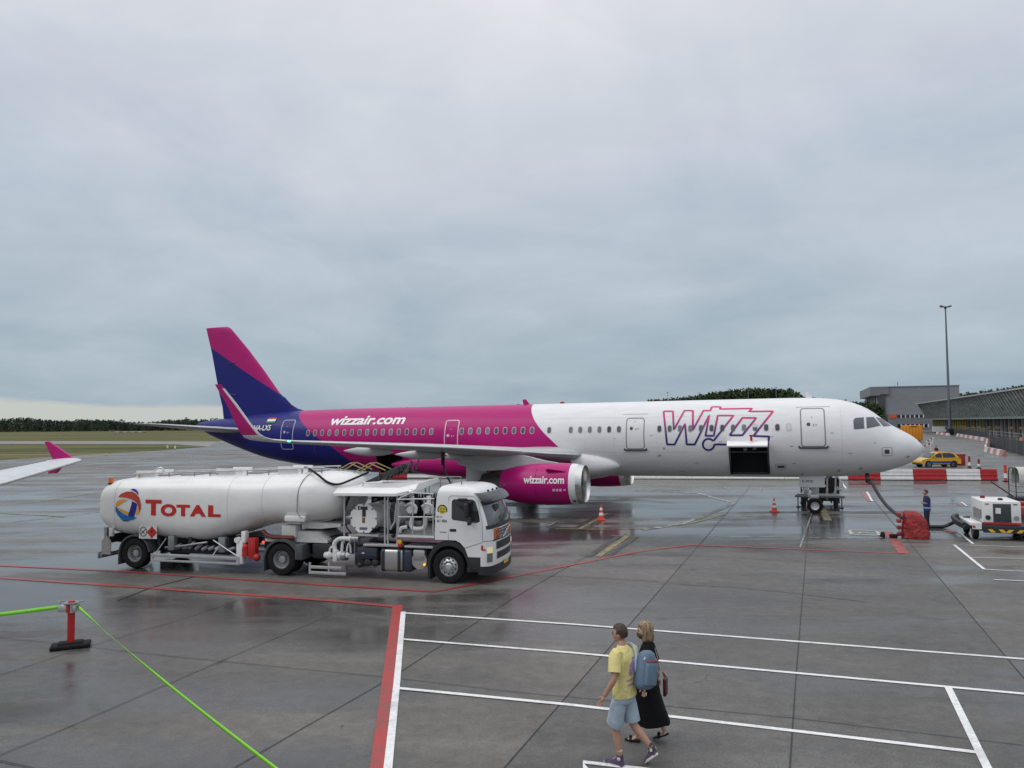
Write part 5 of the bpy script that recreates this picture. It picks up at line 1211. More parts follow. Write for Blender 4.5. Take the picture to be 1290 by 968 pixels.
# local x to the right, y away
def gb(m, name, *a, par=gpu, bev=.0, sm=30):
    mb = MB(); mb.bx(*a, bevel=bev); return mb.build(name, m, par, sm)
GX0, GX1 = .25, 1.58; GY1 = 2.0
M_gpu = mat('gpu_white', (.72, .72, .71), .38, var=.1, scale=3)
body = gb(M_gpu, 'body', GX0, GX1, .0, GY1, .62, 1.5, bev=.05)
mb = MB(); mb.bx(GX0+.38, GX1-.34, -.012, .03, .66, 1.4, .01); pnl = mb.build('radiator_panel', mat('radiator_dark', (.05, .06, .065), .5, var=.3, scale=8), body)
mb = MB()
for k in range(8): mb.bx(GX0+.4, GX1-.36, -.02, -.01, .68+.09*k, .695+.09*k)
mb.build('grille_slat', dark_metal, pnl, None)
mb = MB(); mb.bx(GX0+.46, GX0+.64, -.03, -.018, 1.02, 1.24); mb.build('notice', white_plastic, pnl, None)
for x in (GX0+.2, GX1-.17):
    mb = MB(); mb.cyl((x, -.03, .86), (x, .02, .86), .09, n=18); mb.build('gauge_housing', black_plastic if x < 1 else grey_metal, body)
    mb = MB(); mb.bx(x-.09, x+.05, -.008, .01, 1.36, 1.4); mb.build('small_lamp', M_dred if x < 1 else black_plastic, body, None)
mb = MB(); mb.bx(GX0+.02, GX1-.02, -.02, .01, .6, .68); mb.build('red_stripe', red_plastic, body, None)
mb = MB()
for k in range(6): mb.bx(GX0-.012, GX0+.01, .3, 1.5, .74+.07*k, .77+.07*k)
mb.bx(GX0-.012, GX0, .08, .2, .8, 1.15); mb.build('side_louvre', dark_metal, body, None)
mb = MB(); mb.cyl((GX0+.3, 1.3, 1.5), (GX0+.3, 1.3, 1.6), .09, n=12); mb.build('beacon', mat('dark_red_beacon', (.14, .02, .02), .3), body)
mb = MB(); mb.box((GX0+.75, .5, 1.53), (.16, .16, .1), None, .03); mb.build('lifting_eye', black_plastic, body)
ch = gb(dark_metal, 'chassis', -.1, 2.15, -.2, 2.4, .36, .58, bev=.02)
mb = MB(); mb.bx(GX0-.02, GX1+.02, -.26, -.2, .3, .46); stripe = mb.build('bumper_bar', black_plastic, ch)
mb = MB()
for k in range(4):
    x = GX0+.12+.36*k; s = .12 if k < 2 else -.12; mb.poly([(x, -.263, .44), (x+.16, -.263, .44), (x+.16+s, -.263, .32), (x+s, -.263, .32)])
mb.build('warning_stripe', yellow_paint, stripe, None)
mb = MB(); mb.bx(-.22, .2, -.22, 1.8, .55, .68, .03); mb.bx(-.14, .18, -.235, -.22, .42, .56); mb.build('side_tray', M_gpu, ch)
mb = MB(); mb.bx(-.12, -.04, -.245, -.235, .46, .56); mb.build('red_reflector', red_plastic, ch, None)
mb = MB(); mb.bx(GX1+.1, 2.2, -.24, -.2, .38, .62); mb.build('front_plate', white_dirty, ch, None)
mb = MB(); mb.tube(crom([(-.35, .1, .55), (-.5, .5, .62), (-.55, 1.2, .7), (-.3, 1.8, .72)]), .085, 10); mb.tube(crom([(-.3, .0, .45), (-.46, .5, .5), (-.5, 1.2, .56), (-.3, 1.8, .6)]), .085, 10); mb.build('cable_coil', mat('cable_black', (.03, .032, .034), .5, var=.2), ch)
for x in (.02, 1.75):
    for y in (.12, 1.75):
        mb = MB(); mb.lathe([(-.09, .12), (-.1, .2), (-.06, .27), (.06, .27), (.1, .2), (.09, .12)], (x, y, .27), (1, 0, 0), 24); w_ = mb.build('wheel', black_rubber, gpu, 40)
        mb = MB(); mb.cyl((x-.085, y, .27), (x+.085, y, .27), .14, n=18); mb.build('rim', grey_metal, w_)
# red tractor at the picture edge
tq = G(1309, 677); tr = empty('red_tow_tractor', tq, -TH, 'red tow tractor cut off by the picture edge beside the white generator', 'tractor')
mb = MB(); mb.bx(-.35, 1.2, .3, 2.4, .45, 1.1, .06); mb.bx(-.28, 1.1, 1.4, 1.9, 1.1, 1.25, .04); tb = mb.build('body', M_dred, tr)
mb = MB(); mb.bx(-.37, -.34, .8, 2.2, .5, .8); mb.bx(-.4, 1.25, .15, .3, .4, .6, .03); mb.build('bumper', black_plastic, tb)
for y in (.7, 2.0):
    mb = MB(); mb.lathe([(-.1, .1), (-.11, .24), (-.06, .32), (.06, .32), (.11, .24), (.1, .1)], (-.25, y, .32), (1, 0, 0), 20); mb.build('wheel', black_rubber, tr, 40)
    mb = MB(); mb.lathe([(-.1, .1), (-.11, .24), (-.06, .32), (.06, .32), (.11, .24), (.1, .1)], (1.1, y, .32), (1, 0, 0), 20); mb.build('wheel', black_rubber, tr, 40)
# canvas baggage trolley
bq = G(1295, 640); bt = empty('baggage_trolley', bq, -TH, 'baggage trolley with pale canvas cover on a black frame behind the white generator', 'trolley')
mb = MB(); mb.bx(-.6, 2.6, 0, 1.5, .38, .52, .02); deck = mb.build('deck', black_plastic, bt); mb = MB(); mb.tube([(-.4, .75, .45), (-1.5, .75, 1.3)], .035, 6); mb.build('drawbar', black_plastic, bt)
for x in (-.5, .3, 2.5):
    mb = MB(); mb.tube([(x, .03, .5), (x, .03, 1.75), (x, .25, 2.05), (x, .75, 2.08), (x, 1.25, 2.05), (x, 1.47, 1.75), (x, 1.47, .5)], .025, 6); mb.build('cage_hoop', dark_metal, bt)
mb = MB()
for z in (.8, 1.1, 1.4):
    mb.tube([(-.5, .03, z), (.3, .03, z)], .014, 5); mb.tube([(-.5, .03, z), (-.5, 1.47, z)], .014, 5)
mb.build('cage_rail', dark_metal, bt)
cover = [(-.02, 1.2), (-.04, 1.75), (.25, 2.05), (.75, 2.12), (1.25, 2.05), (1.54, 1.75), (1.52, 1.2)]
mb = MB(); mb.loft([[V((x, y, z)) for y, z in cover+[(y*.98+.015, z-.02) for y, z in cover[::-1]]] for x in (-.35, .2, 1.2, 2.6)]); mb.build('canvas_cover', mat('canvas', (.5, .5, .475), .75, var=.12, scale=5, bump=.2), bt, 60)
mb = MB(); n_ = 12; mb.loft([[V((.3+2.2*i/n_, -.05-.02*(i % 2), z)) for i in range(n_+1)] for z in (.62, 1.0, 1.4, 1.76)], caps=False, closed=False); mb.build('side_curtain', mat('curtain', (.42, .42, .4), .8, var=.15, scale=4), bt, 60)
for x in (-.2, 2.2):
    for y in (.15, 1.35):
        mb = MB(); mb.lathe([(-.07, .06), (-.08, .14), (-.04, .19), (.04, .19), (.08, .14), (.07, .06)], (x, y, .19), (0, 1, 0), 18); mb.build('wheel', black_rubber, bt, 40)

# ------------------------------------------------------------------ red covered cart under the nose and its cables
rq = G(1151, 678); rc = empty('covered_cable_cart', rq, -TH, 'crumpled red tarpaulin over a cable cart next to the standing worker', 'covered cart')
M_tarp = bpy.data.materials.new('red_tarpaulin'); M_tarp.use_nodes = True; t = NT(M_tarp.node_tree); b_ = M_tarp.node_tree.nodes['Principled BSDF']
tc = t.n('ShaderNodeTexCoord'); nn = t.noise(tc.outputs['Object'], 3.2, 5, .6, 1.2); bp = t.n('ShaderNodeBump'); bp.inputs['Strength'].default_value = .9; bp.inputs['Distance'].default_value = .12
t.link(nn, bp.inputs['Height']); t.link(bp.outputs[0], b_.inputs['Normal']); t.link(t.ramp(nn, [(.3, (.2, .008, .01)), (.7, (.34, .016, .02))]), b_.inputs['Base Color']); b_.inputs['Roughness'].default_value = .38
mb = MB(); rings = []; rr_ = random.Random(5)
for z, x0, x1, y0, y1 in ((0.02, -.48, .62, -.45, .5), (.25, -.47, .62, -.43, .5), (.5, -.45, .58, -.4, .47), (.75, -.42, .5, -.36, .42), (.95, -.4, .32, -.3, .36), (1.05, -.36, .16, -.22, .26), (1.08, -.2, .05, -.1, .12)):
    r = []
    for i in range(36):
        a = 2*pi*i/36; ca, sa = cos(a), sin(a); e = .55
        fx = math.copysign(abs(ca)**e, ca); fy = math.copysign(abs(sa)**e, sa); j = 1+.05*sin(7*a+z*5)+.05*(rr_.random()-.5)
        r.append(V(((x0+x1)/2+(x1-x0)/2*fx*j, (y0+y1)/2+(y1-y0)/2*fy*j, z+.02*(rr_.random()-.5) if z > .1 else z)))
    rings.append([V((p.x*.88, p.y*.9, p.z)) for p in r])
mb.loft(rings); mb.build('tarpaulin', M_tarp, rc, 60)
mb = MB()
for k in range(4): mb.box((-.52, -.1, .15+.26*k), (.16, .3, .13), None, .02)
mb.build('cable_bracket', M_tarp, rc)
mb = MB(); mb.box((-.75, -.25, .08), (.3, .16, .16), None, .04); mb.cyl((-1.15, -.2, .02), (-1.12, -.2, .22), .12, .06, 10); mb.build('plug_head', black_rubber, rc)
pc = empty('power_cable', G(1094, 606, 1.7), 0, 'thick black power cable hanging from under the jet nose to the red covered cart', 'cable')
base = pc.location.copy(); pts = [AT(1092, 598, 38.0), AT(1093, 603, 37.8), AT(1094.5, 608, 37.6), AT(1099, 610, 37), AT(1106, 622, 36), AT(1116, 636, 34.6), AT(1127, 646, 33), AT(1137, 653, 31.6)]
M_cable = mat('cable_sheath', (.035, .037, .04), .5, var=.2)
mb = MB(); mb.tube([p-base for p in crom(pts)], .075, 10); mb.build('sheath', M_cable, pc)
mb = MB(); mb.box(AT(1092.5, 600, 37.9)-base, (.16, .16, .3), None, .03); mb.box(AT(1093.5, 606, 37.7)-base, (.2, .2, .2), None, .06); mb.build('plug', black_rubber, pc)
gc = empty('ground_cable', G(1180, 664), 0, 'black cable lying on the apron from red cart to white generator', 'cable'); base = gc.location.copy()
mb = MB(); mb.tube([p-base for p in crom([G(1166, 663, .07), G(1175, 663.5, .07), G(1189, 663.3, .08), G(1200, 659, .25), G(1213, 653.5, .62), G(1222, 652, .7)])], .075, 10); mb.build('sheath', M_cable, gc)

# ------------------------------------------------------------------ steel jack platform and lattice lift behind the nose wheel
jq = G(1032, 641); jp = empty('jack_platform', jq+BXV*.6, -TH, 'low grey steel platform trolley on screw feet around the nose wheel', 'platform')
mb = MB(); mb.bx(-1.15, 1.25, -.25, 1.3, .6, .66, .01); mb.bx(-1.2, 1.3, -.27, -.2, .55, .68, .01); mb.bx(-1.1, -.6, -.2, .4, .66, .74, .02); mb.build('deck', grey_metal, jp)
for x in (-1.05, -.75, .85, 1.15):
    mb = MB(); mb.cyl((x, -.1, .02), (x, -.1, .6), .03 if abs(x) > 1 else .11, .03 if abs(x) > 1 else .16, 10); mb.cyl((x, -.1, 0), (x, -.1, .04), .1, n=12); mb.build('jack_foot', dark_metal, jp)
for x in (-.8, .9):
    mb = MB(); mb.lathe([(-.05, .05), (-.06, .13), (.06, .13), (.05, .05)], (x, .9, .135), (0, 1, 0), 16); mb.build('wheel', black_rubber, jp)
mb = MB(); mb.tube([(.75, -.1, .7), (1.0, -.1, 1.15)], .05); mb.bx(.95, 1.25, -.15, .1, .95, 1.02, .01); mb.bx(-.75, -.5, -.12, .1, .7, .98, .02); mb.cyl((-.62, 0, .95), (-.62, 0, 1.35), .05); mb.build('jack_arm', white_dirty, jp)
mb = MB(); mb.box((-.2, -.1, .85), (.22, .18, .18), None, .03); mb.build('red_valve', M_dred, jp)
lq = jq+BXV*2.1+AXV*.35; lf = empty('lattice_lift', lq, -TH, 'dark steel lattice lift standing under the forward fuselage behind the nose gear', 'lift')
mb = MB()
for x in (-1.2, -.9, -.55, -.1, .35, .75):
    for y in (0, .5): mb.cyl((x, y, .1), (x, y, 1.75), .04, n=6)
for k in range(4):
    z = .3+.4*k
    for x0, x1 in ((-1.2, -.9), (-.9, -.55), (-.55, -.1), (-.1, .35), (.35, .75)): mb.tube([(x0, 0, z), (x1, 0, z+.38)], .025, 5); mb.tube([(x0, 0, z+.38), (x1, 0, z)], .025, 5)
    mb.tube([(-.55, 0, z), (.75, 0, z)], .03, 5)
mb.build('lattice_mast', dark_metal, lf)
for x, z0, z1 in ((-1.0, .2, 1.8), (-.35, .5, 1.75), (.12, .3, 1.6), (.55, .2, 1.8)):
    mb = MB(); mb.cyl((x, -.12, z0), (x+.06, -.12, z1), .045, n=8); mb.cyl((x, -.12, z0), (x+.03, -.12, lerp(z0, z1, .5)), .065, n=8); mb.build('hydraulic_ram', light_metal, lf)
mb = MB(); mb.bx(-.5, .7, .1, .45, .2, 1.5); mb.build('lift_body', black_plastic, lf)
mb = MB(); mb.tube([(.78, 0, .7), (.95, -.1, 1.2), (.7, -.05, 1.6)], .04); mb.box((-.05, -.1, 1.1), (.5, .06, .09), M.Rotation(R(15), 3, 'Y')); mb.build('lift_arm', white_dirty, lf)

# ------------------------------------------------------------------ yellow hatchback
cq = G(1180, 588.5); car = empty('yellow_hatchback', cq, R(2), 'yellow hatchback car with dark blue side stripe parked behind the barrier row', 'car')
M_cyel = mat('car_yellow', (.68, .38, .01), .28, coat=.5)
# front to the left (-x); near side y=-.85
prof = [(-2.0, .32), (-2.05, .55), (-1.95, .74), (-1.2, .92), (-1.0, .96), (1.5, .98), (1.9, .9), (2.0, .7), (1.98, .35)]
mb = MB(); rings = []
for y, k in ((-.86, .96), (-.88, 1), (-.8, 1.0), (.8, 1.0), (.88, 1), (.86, .96)): rings.append([V((x*k if abs(y) > .84 else x, y, z)) for x, z in prof])
mb.loft(rings); cb = mb.build('body', M_cyel, car, 40)
mb = MB(); mb.loft([[V((x, y*.86, z)) for x, z in ((-1.15, .93), (1.75, .95))]+[V((x, y*.86, z)) for x, z in ()] for y in (-1, 1)], caps=False, closed=False) if False else None
cabp = [(-1.15, .93), (-.35, 1.42), (.0, 1.5), (1.0, 1.49), (1.45, 1.38), (1.85, .95)]
mb = MB(); mb.loft([[V((x, y*(1 if z < 1 else .86), z)) for x, z in cabp] for y in (-.82, .82)]); mb.build('cabin', M_cyel, cb, 30)
for sg in (-1, 1):
    yy = lambda z: sg*(lerp(.82, .705, (z-.93)/.56)+.012)
    for P in ([(-.95, .98), (-.3, 1.38), (.1, 1.42), (.12, .98)], [(.2, .98), (.18, 1.42), (.95, 1.42), (1.3, 1.32), (1.5, 1.05), (1.4, .98)]):
        mb = MB(); mb.poly([(x, yy(z), z) for x, z in P]); mb.build('side_window', dark_glass, cb, None)
    mb = MB(); mb.bx(-1.25, 1.15, sg*.87, sg*.888, .42, .62); mb.build('side_stripe', mat('stripe_blue', (.03, .06, .2), .4, var=.5, scale=4), cb, None)
mb = MB(); mb.poly([(-1.1, -.72, 1.0), (-1.1, .72, 1.0), (-.4, .62, 1.41), (-.4, -.62, 1.41)]); mb.build('windscreen', dark_glass, cb, None)
for v_ in cb.children:
    if v_.name.startswith('windscreen'): v_.location = (-.03, 0, .02)
mb = MB(); mb.poly([(1.82, -.65, 1.02), (1.82, .65, 1.02), (1.5, .58, 1.36), (1.5, -.58, 1.36)]); o_ = mb.build('rear_window', dark_glass, cb, None); o_.location = (.03, 0, .02)
for x in (-1.3, 1.25):
    for sg in (-1, 1):
        mb = MB(); mb.lathe([(-.08, .18), (-.1, .26), (-.06, .31), (.06, .31), (.1, .26), (.08, .18)], (x, sg*.8, .31), (0, 1, 0), 24); w_ = mb.build('wheel', black_rubber, car, 40)
        mb = MB(); mb.cyl((x, sg*.8-.085, .31), (x, sg*.8+.085, .31), .2, n=18); rm_ = mb.build('rim', light_metal, w_)
        mb = MB(); 
        for k in range(5): a = 2*pi*k/5; mb.cyl((x+.12*cos(a), sg*.89, .31+.12*sin(a)), (x+.12*cos(a), sg*.883, .31+.12*sin(a)), .045, n=8)
        mb.build('rim_hole', black_plastic, rm_, None)
        mb = MB(); mb.cyl((x, sg*.7, .33), (x, sg*.895 if False else sg*.885, .33), .36, n=24); mb.build('wheel_arch', black_plastic, cb)
mb = MB(); mb.bx(-2.06, -1.98, -.8, .8, .25, .42, .03); mb.bx(1.95, 2.02, -.8, .8, .25, .45, .03); mb.bx(-1.0, .95, -.89, -.86, .27, .34); mb.build('bumper', black_plastic, cb)
mb = MB(); mb.ball((-1.92, -.66, .68), .1, (.8, 1, .8)); mb.ball((-1.92, .66, .68), .1, (.8, 1, .8)); mb.build('headlight', white_plastic, cb)
mb = MB(); mb.bx(1.88, 1.99, -.82, -.7, .6, .85, .02); mb.bx(1.88, 1.99, .7, .82, .6, .85, .02); mb.build('tail_light', red_plastic, cb)
mb = MB(); mb.box((-.7, -.92, 1.02), (.12, .16, .12), None, .03); mb.build('wing_mirror', M_cyel, cb)
mb = MB(); mb.bx(.0, .2, -.45, .45, 1.5, 1.58, .02); mb.build('light_bar', orange_lens, cb)
rb = G(1208.5, 586.5); o = MB(); o.bx(-.4, .45, -.4, .4, 0, 1.15, .08); o.bx(-.36, .5, -.42, .42, 1.0, 1.2, .08); rbm = o.build('red_bin', M_dred, None); rbm.location = rb; tag(rbm, 'dull red plastic bin standing behind the yellow car', 'bin')
# orange box trailer and striped trestle
oq = G(1150, 556.8); od = oq.y; ot = empty('orange_container', oq, -TH, 'orange box container showing above the jet nose', 'container')
S = od/FPX
mb = MB(); mb.bx(-11*S, 11.5*S, 0, 3.4, .25, 20.5*S, .05); ob = mb.build('box', mat('container_orange', (.68, .26, .01), .45, var=.1, scale=1), ot)
mb = MB()
for k in range(7): mb.bx((-11+3.5*k)*S, (-10.4+3.5*k)*S, -.05, 0, .35, 19.5*S)
mb.build('panel_rib', mat('container_orange_dark', (.5, .18, .01), .5), ob, None)
mb = MB(); mb.bx(-3*S, 6*S, -.06, 0, 18.6*S, 19.4*S); mb.build('top_vent', black_plastic, ob, None)
mb = MB(); mb.bx(-9*S, 9*S, .3, 3.0, .05, .25); mb.build('skid', black_plastic, ot)
def trestle(u, v, lab):
    p = G(u, v); r = empty('striped_trestle', p, -TH, lab, 'trestle', 'striped trestles beside the jet nose')
    for k in range(5):
        mb = MB(); mb.box((-.6+.3*k, 0, .9+.16*(k-2)), (.31, .06, .22), M.Rotation(-R(28), 3, 'Y')); mb.build('stripe', M_bred if k % 2 else M_bwht, r)
    mb = MB(); mb.tube([(-.5, -.3, 0), (-.5, 0, .8)], .04); mb.tube([(-.5, .3, 0), (-.5, 0, .8)], .04); mb.tube([(.5, -.3, 0), (.5, 0, 1.25)], .04); mb.tube([(.5, .3, 0), (.5, 0, 1.25)], .04); mb.build('leg', white_dirty, r)
trestle(1168, 568, 'red and white striped trestle leaning behind the jet nose tip'); trestle(1171.5, 560, 'smaller looking striped trestle farther back toward the orange container')
# ------------------------------------------------------------------ people
def skin_body(name, m, joints, edges, parent, root=0, sub=2, extra=None):
    me = bpy.data.meshes.new(name); me.from_pydata([j[0] for j in joints], edges, [])
    o = bpy.data.objects.new(name, me); COL.objects.link(o)
    md = o.modifiers.new('s', 'SKIN'); md.use_smooth_shade = True; md.branch_smoothing = .4
    if not me.skin_vertices: me.skin_vertices.new() if hasattr(me.skin_vertices, 'new') else None
    for i, j in enumerate(joints):
        r = j[1]; me.skin_vertices[0].data[i].radius = r if isinstance(r, tuple) else (r, r)
        me.skin_vertices[0].data[i].use_root = (i == root)
    sb = o.modifiers.new('u', 'SUBSURF'); sb.levels = sub; sb.render_levels = sub
    dg = bpy.context.evaluated_depsgraph_get(); nm = bpy.data.meshes.new_from_object(o.evaluated_get(dg))
    bpy.data.objects.remove(o); bpy.data.meshes.remove(me)
    nm.name = name; nm.materials.clear(); nm.materials.append(m)
    for p in nm.polygons: p.use_smooth = True; p.material_index = 0
    o = bpy.data.objects.new(name, nm); COL.objects.link(o)
    if parent: o.parent = parent
    return o
def join_into(o, others):
    bm = bmesh.new(); bm.from_mesh(o.data)
    for q in others:
        bm.from_mesh(q.data); d = q.data; bpy.data.objects.remove(q); bpy.data.meshes.remove(d)
    bm.to_mesh(o.data); bm.free()
    for p in o.data.polygons: p.use_smooth = True
def head_mesh(m, parent, c, yaw, r=.105, nod=0., name='head'):
    mb = MB(); mb.ball((0, 0, 0), 1, (.098, .078, .118), 20, 16)
    for v in mb.bm.verts:
        if v.co.z < -.03: v.co.x += .012*min(1, -v.co.z/.1); v.co.y *= 1-.18*min(1, (-v.co.z-.03)/.09)
        if v.co.x > .06 and abs(v.co.z) < .05: v.co.x *= .97
    mb.ball((.098, 0, -.012), .017, (1.1, .75, 1.5), 10, 8); mb.ball((.086, 0, -.058), .022, (.6, 1.1, .5), 10, 8); mb.ball((.07, 0, -.1), .03, (.8, 1, .7), 10, 8)
    for sg in (-1, 1): mb.ball((-.005, sg*.08, -.01), .03, (.7, .35, 1.1), 10, 8)
    o = mb.build(name, m, parent, 80); o.location = c; o.rotation_euler = (0, nod, yaw); return o
def hand(joint, direc, side, curl, s=1.):
    """chains for a relaxed hand: palm axis `direc`, thumb toward `side`"""
    d = V(direc).normalized(); sd = V(side).normalized(); nrm = d.cross(sd).normalized()
    return joint, d, sd, nrm
M_skin = mat('skin_tan', (.42, .235, .165), .5, var=.08, scale=9); M_skin2 = mat('skin_fair', (.5, .3, .22), .5, var=.06, scale=9)
M_eye = mat('eye_dark', (.03, .025, .02), .3)
def make_fingers(m, parent, wrist, d, thumb_dir, s=1., curl=.5):
    d = V(d).normalized(); td = V(thumb_dir); td = (td-d*td.dot(d)).normalized(); pn = td.cross(d).normalized()
    out = []
    palm = [(V(wrist), .026*s), (V(wrist)+d*.05*s, (.04*s, .02*s)), (V(wrist)+d*.09*s, (.042*s, .017*s))]
    out.append(skin_body('palm', m, palm, [(0, 1), (1, 2)], parent, 0, 1))
    for k, L in enumerate((.075, .085, .08, .062)):
        a = V(wrist)+d*.08*s+td*(.03-.02*k)*s; p = [a]
        dd = d.copy()
        for q in range(3):
            dd = (dd+pn*curl*.5).normalized(); p.append(p[-1]+dd*L*s*(.42, .32, .26)[q])
        out.append(skin_body('finger', m, [(p[i], (.0105, .0095, .0085, .007)[i]*s) for i in range(4)], [(0, 1), (1, 2), (2, 3)], parent, 0, 1))
    a = V(wrist)+d*.03*s+td*.02*s
    p = [a, a+(d*.4+td*.8).normalized()*.04*s, a+(d*.4+td*.8).normalized()*.04*s+(d*.85+td*.35+pn*.3).normalized()*.055*s]
    out.append(skin_body('thumb', m, [(p[0], .014*s), (p[1], .0125*s), (p[2], .009*s)], [(0, 1), (1, 2)], parent, 0, 1))
    return out

# --- man: walking away to the left, local +x ahead, +y his left
mp = G(787, 963); PH = R(137)
man = empty('person', mp, PH, 'man walking in yellow t-shirt, denim shorts and purple high-top shoes', 'person')
H_ = 1.86
hipz, kneez, shz = .97, .5, 1.53
Lh, Rh = V((0, .1, hipz)), V((0, -.1, hipz)); Lk, Rk = V((.07, .11, kneez+.02)), V((-.05, -.13, kneez+.02)); La, Ra = V((.0, .1, .12)), V((-.325, -.195, .235))
Lsh, Rsh = V((-.01, .205, shz)), V((.0, -.205, shz)); Le, Re = V((-.06, .3, 1.22)), V((.02, -.28, 1.23)); Lw, Rw = V((.08, .34, .97)), V((.13, -.36, 1.0))
J = [(V((0, 0, 1.0)), .1), (V((.0, 0, 1.18)), .09), (V((.0, 0, 1.38)), .095), (V((.0, 0, 1.5)), .075), (V((.01, 0, 1.6)), .056), (V((.03, 0, 1.69)), .055),
     (Lh, .095), (Lk, .062), (Lk.lerp(La, .35), .06), (La, .038), (Rh, .095), (Rk, .062), (Rk.lerp(Ra, .35), .06), (Ra, .038),
     (Lsh, .055), (Le, .045), (Le.lerp(Lw, .4), .043), (Lw, .028), (Rsh, .055), (Re, .045), (Re.lerp(Rw, .4), .043), (Rw, .028)]
E_ = [(0, 1), (1, 2), (2, 3), (3, 4), (4, 5), (0, 6), (6, 7), (7, 8), (8, 9), (0, 10), (10, 11), (11, 12), (12, 13), (3, 14), (14, 15), (15, 16), (16, 17), (3, 18), (18, 19), (19, 20), (20, 21)]
body = skin_body('body', M_skin, J, E_, man)
hd1 = head_mesh(M_skin, man, V((.05, 0, 1.755)), R(18), nod=R(4))
bmh = bmesh.new(); bmh.from_mesh(hd1.data); bmh.transform(M.Translation(V((.05, 0, 1.755))) @ M.Rotation(R(18), 4, 'Z')); bmh.to_mesh(hd1.data); bmh.free()
join_into(body, [hd1]+make_fingers(M_skin, None, Lw, (Lw-Le), (.9, -.3, 0), .98, .28)+make_fingers(M_skin, None, Rw, (Rw-Re), (.9, .3, 0), 1.05, .6))
for p in body.data.polygons: p.material_index = 0
M_tee = bpy.data.materials.new('yellow_tee'); M_tee.use_nodes = True; t = NT(M_tee.node_tree); b_ = M_tee.node_tree.nodes['Principled BSDF']
tc = t.n('ShaderNodeTexCoord'); nz = t.noise(t.mapping(tc.outputs['Object'], (1, 1, .6)), 7, 5, .55, 1.2); bp = t.n('ShaderNodeBump'); bp.inputs['Strength'].default_value = .9; bp.inputs['Distance'].default_value = .06
t.link(nz, bp.inputs['Height']); t.link(bp.outputs[0], b_.inputs['Normal']); b_.inputs['Base Color'].default_value = (.7, .61, .25, 1); b_.inputs['Roughness'].default_value = .85
def ell(c, rx, ry, n=40, e=1., wob=0., ph=0.):
    c = V(c); o = []
    for k in range(n):
        a = 2*pi*k/n; ca, sa = cos(a), sin(a); w = 1+wob*sin(5*a+ph)+wob*.6*sin(9*a+ph*2.3)
        o.append(c+V((rx*math.copysign(abs(ca)**e, ca)*w, ry*math.copysign(abs(sa)**e, sa)*w, 0)))
    return o
def garment(name, m, par, torso, tubes, sub=1, e=.85, wob=.025):
    mb = MB()
    if torso: mb.loft([ell(c, rx, ry, 40, e, wob if i < len(torso)-3 else 0, i*1.3) for i, (c, rx, ry) in enumerate(torso)])
    for pts, rs in tubes: mb.tube(pts, rs, 20)
    return mb.build(name, m, par, 70)
def sleeve(S, E2, f, r0, r1):
    a = S+V((0, -S.y*.3, .0)); return ([a, S.lerp(E2, .12), S.lerp(E2, f*.6), S.lerp(E2, f*.9), S.lerp(E2, f)], [r0, r0*1.05, lerp(r0, r1, .6), r1, r1*1.02])
tee = garment('t_shirt', M_tee, man, [(V((-.01, 0, .925)), .132, .19), (V((-.01, 0, .95)), .134, .192), (V((-.01, 0, 1.05)), .126, .182), (V((-.01, 0, 1.18)), .122, .18), (V((-.01, 0, 1.32)), .134, .198), (V((-.012, 0, 1.42)), .132, .212), (V((-.01, 0, 1.5)), .112, .195), (V((-.005, 0, 1.555)), .086, .13), (V((.005, 0, 1.59)), .07, .08), (V((.01, 0, 1.605)), .064, .066)],
    [sleeve(Lsh, Le, .72, .082, .088), sleeve(Rsh, Re, .72, .082, .088)])
M_denim = mat('pale_denim', (.36, .45, .53), .85, var=.18, scale=9, bump=.3)
sh = garment('denim_shorts', M_denim, man, [(V((0, 0, 1.0)), .122, .172), (V((0, 0, .95)), .126, .18), (V((0, 0, .87)), .132, .19), (V((.01, 0, .82)), .11, .17)],
    [([V((.0, .09, .9)), V((.03, .1, .78)), V((.055, .108, .66)), V((.075, .112, .555)), V((.078, .112, .55))], [.1, .108, .11, .116, .112]), ([V((.0, -.085, .9)), V((-.02, -.1, .78)), V((-.035, -.118, .66)), V((-.045, -.128, .56)), V((-.046, -.128, .555))], [.1, .106, .106, .112, .108])], wob=.01)
# print on the back
mb = MB(); M_print = mat('purple_print', (.36, .2, .42), .8)
def back(y, z): return V((-.152+.04*(y/.15)**2*.6, y, z))
for P in ([(-.08, 1.46), (-.02, 1.46), (.0, 1.36), (.05, 1.34), (.06, 1.25), (.02, 1.22), (-.05, 1.3), (-.13, 1.2), (-.12, 1.27)], [(-.14, 1.36), (-.1, 1.4), (-.09, 1.3)], [(-.12, 1.18), (.1, 1.17), (.1, 1.155), (-.12, 1.165)], [(-.05, 1.42), (.0, 1.4), (.07, 1.36), (.0, 1.35)], [(-.1, 1.12), (.08, 1.11), (.08, 1.09), (-.1, 1.1)]):
    mb.poly([back(y, z)+V((-.006, 0, 0)) for y, z in P])
bmesh.ops.triangulate(mb.bm, faces=mb.bm.faces)
tb_ = BVHTree.FromPolygons([v.co for v in tee.data.vertices], [list(p.vertices) for p in tee.data.polygons])
bmesh.ops.subdivide_edges(mb.bm, edges=mb.bm.edges, cuts=2)
for v in mb.bm.verts:
    l, n_, i_, d_ = tb_.ray_cast(V((-1, v.co.y, v.co.z)), V((1, 0, 0)))
    if l: v.co = l+V((-.006, 0, 0))
mb.build('back_print', M_print, tee, None, recalc=False)
M_hair = mat('brown_hair', (.05, .028, .016), .6, var=.3, scale=20, bump=.4)
mb = MB(); mb.ball((0, 0, 0), 1, (.11, .09, .122), 24, 20)
for v in mb.bm.verts: v.co *= 1+.035*sin(v.co.y*90)*sin(v.co.z*70+v.co.x*50)
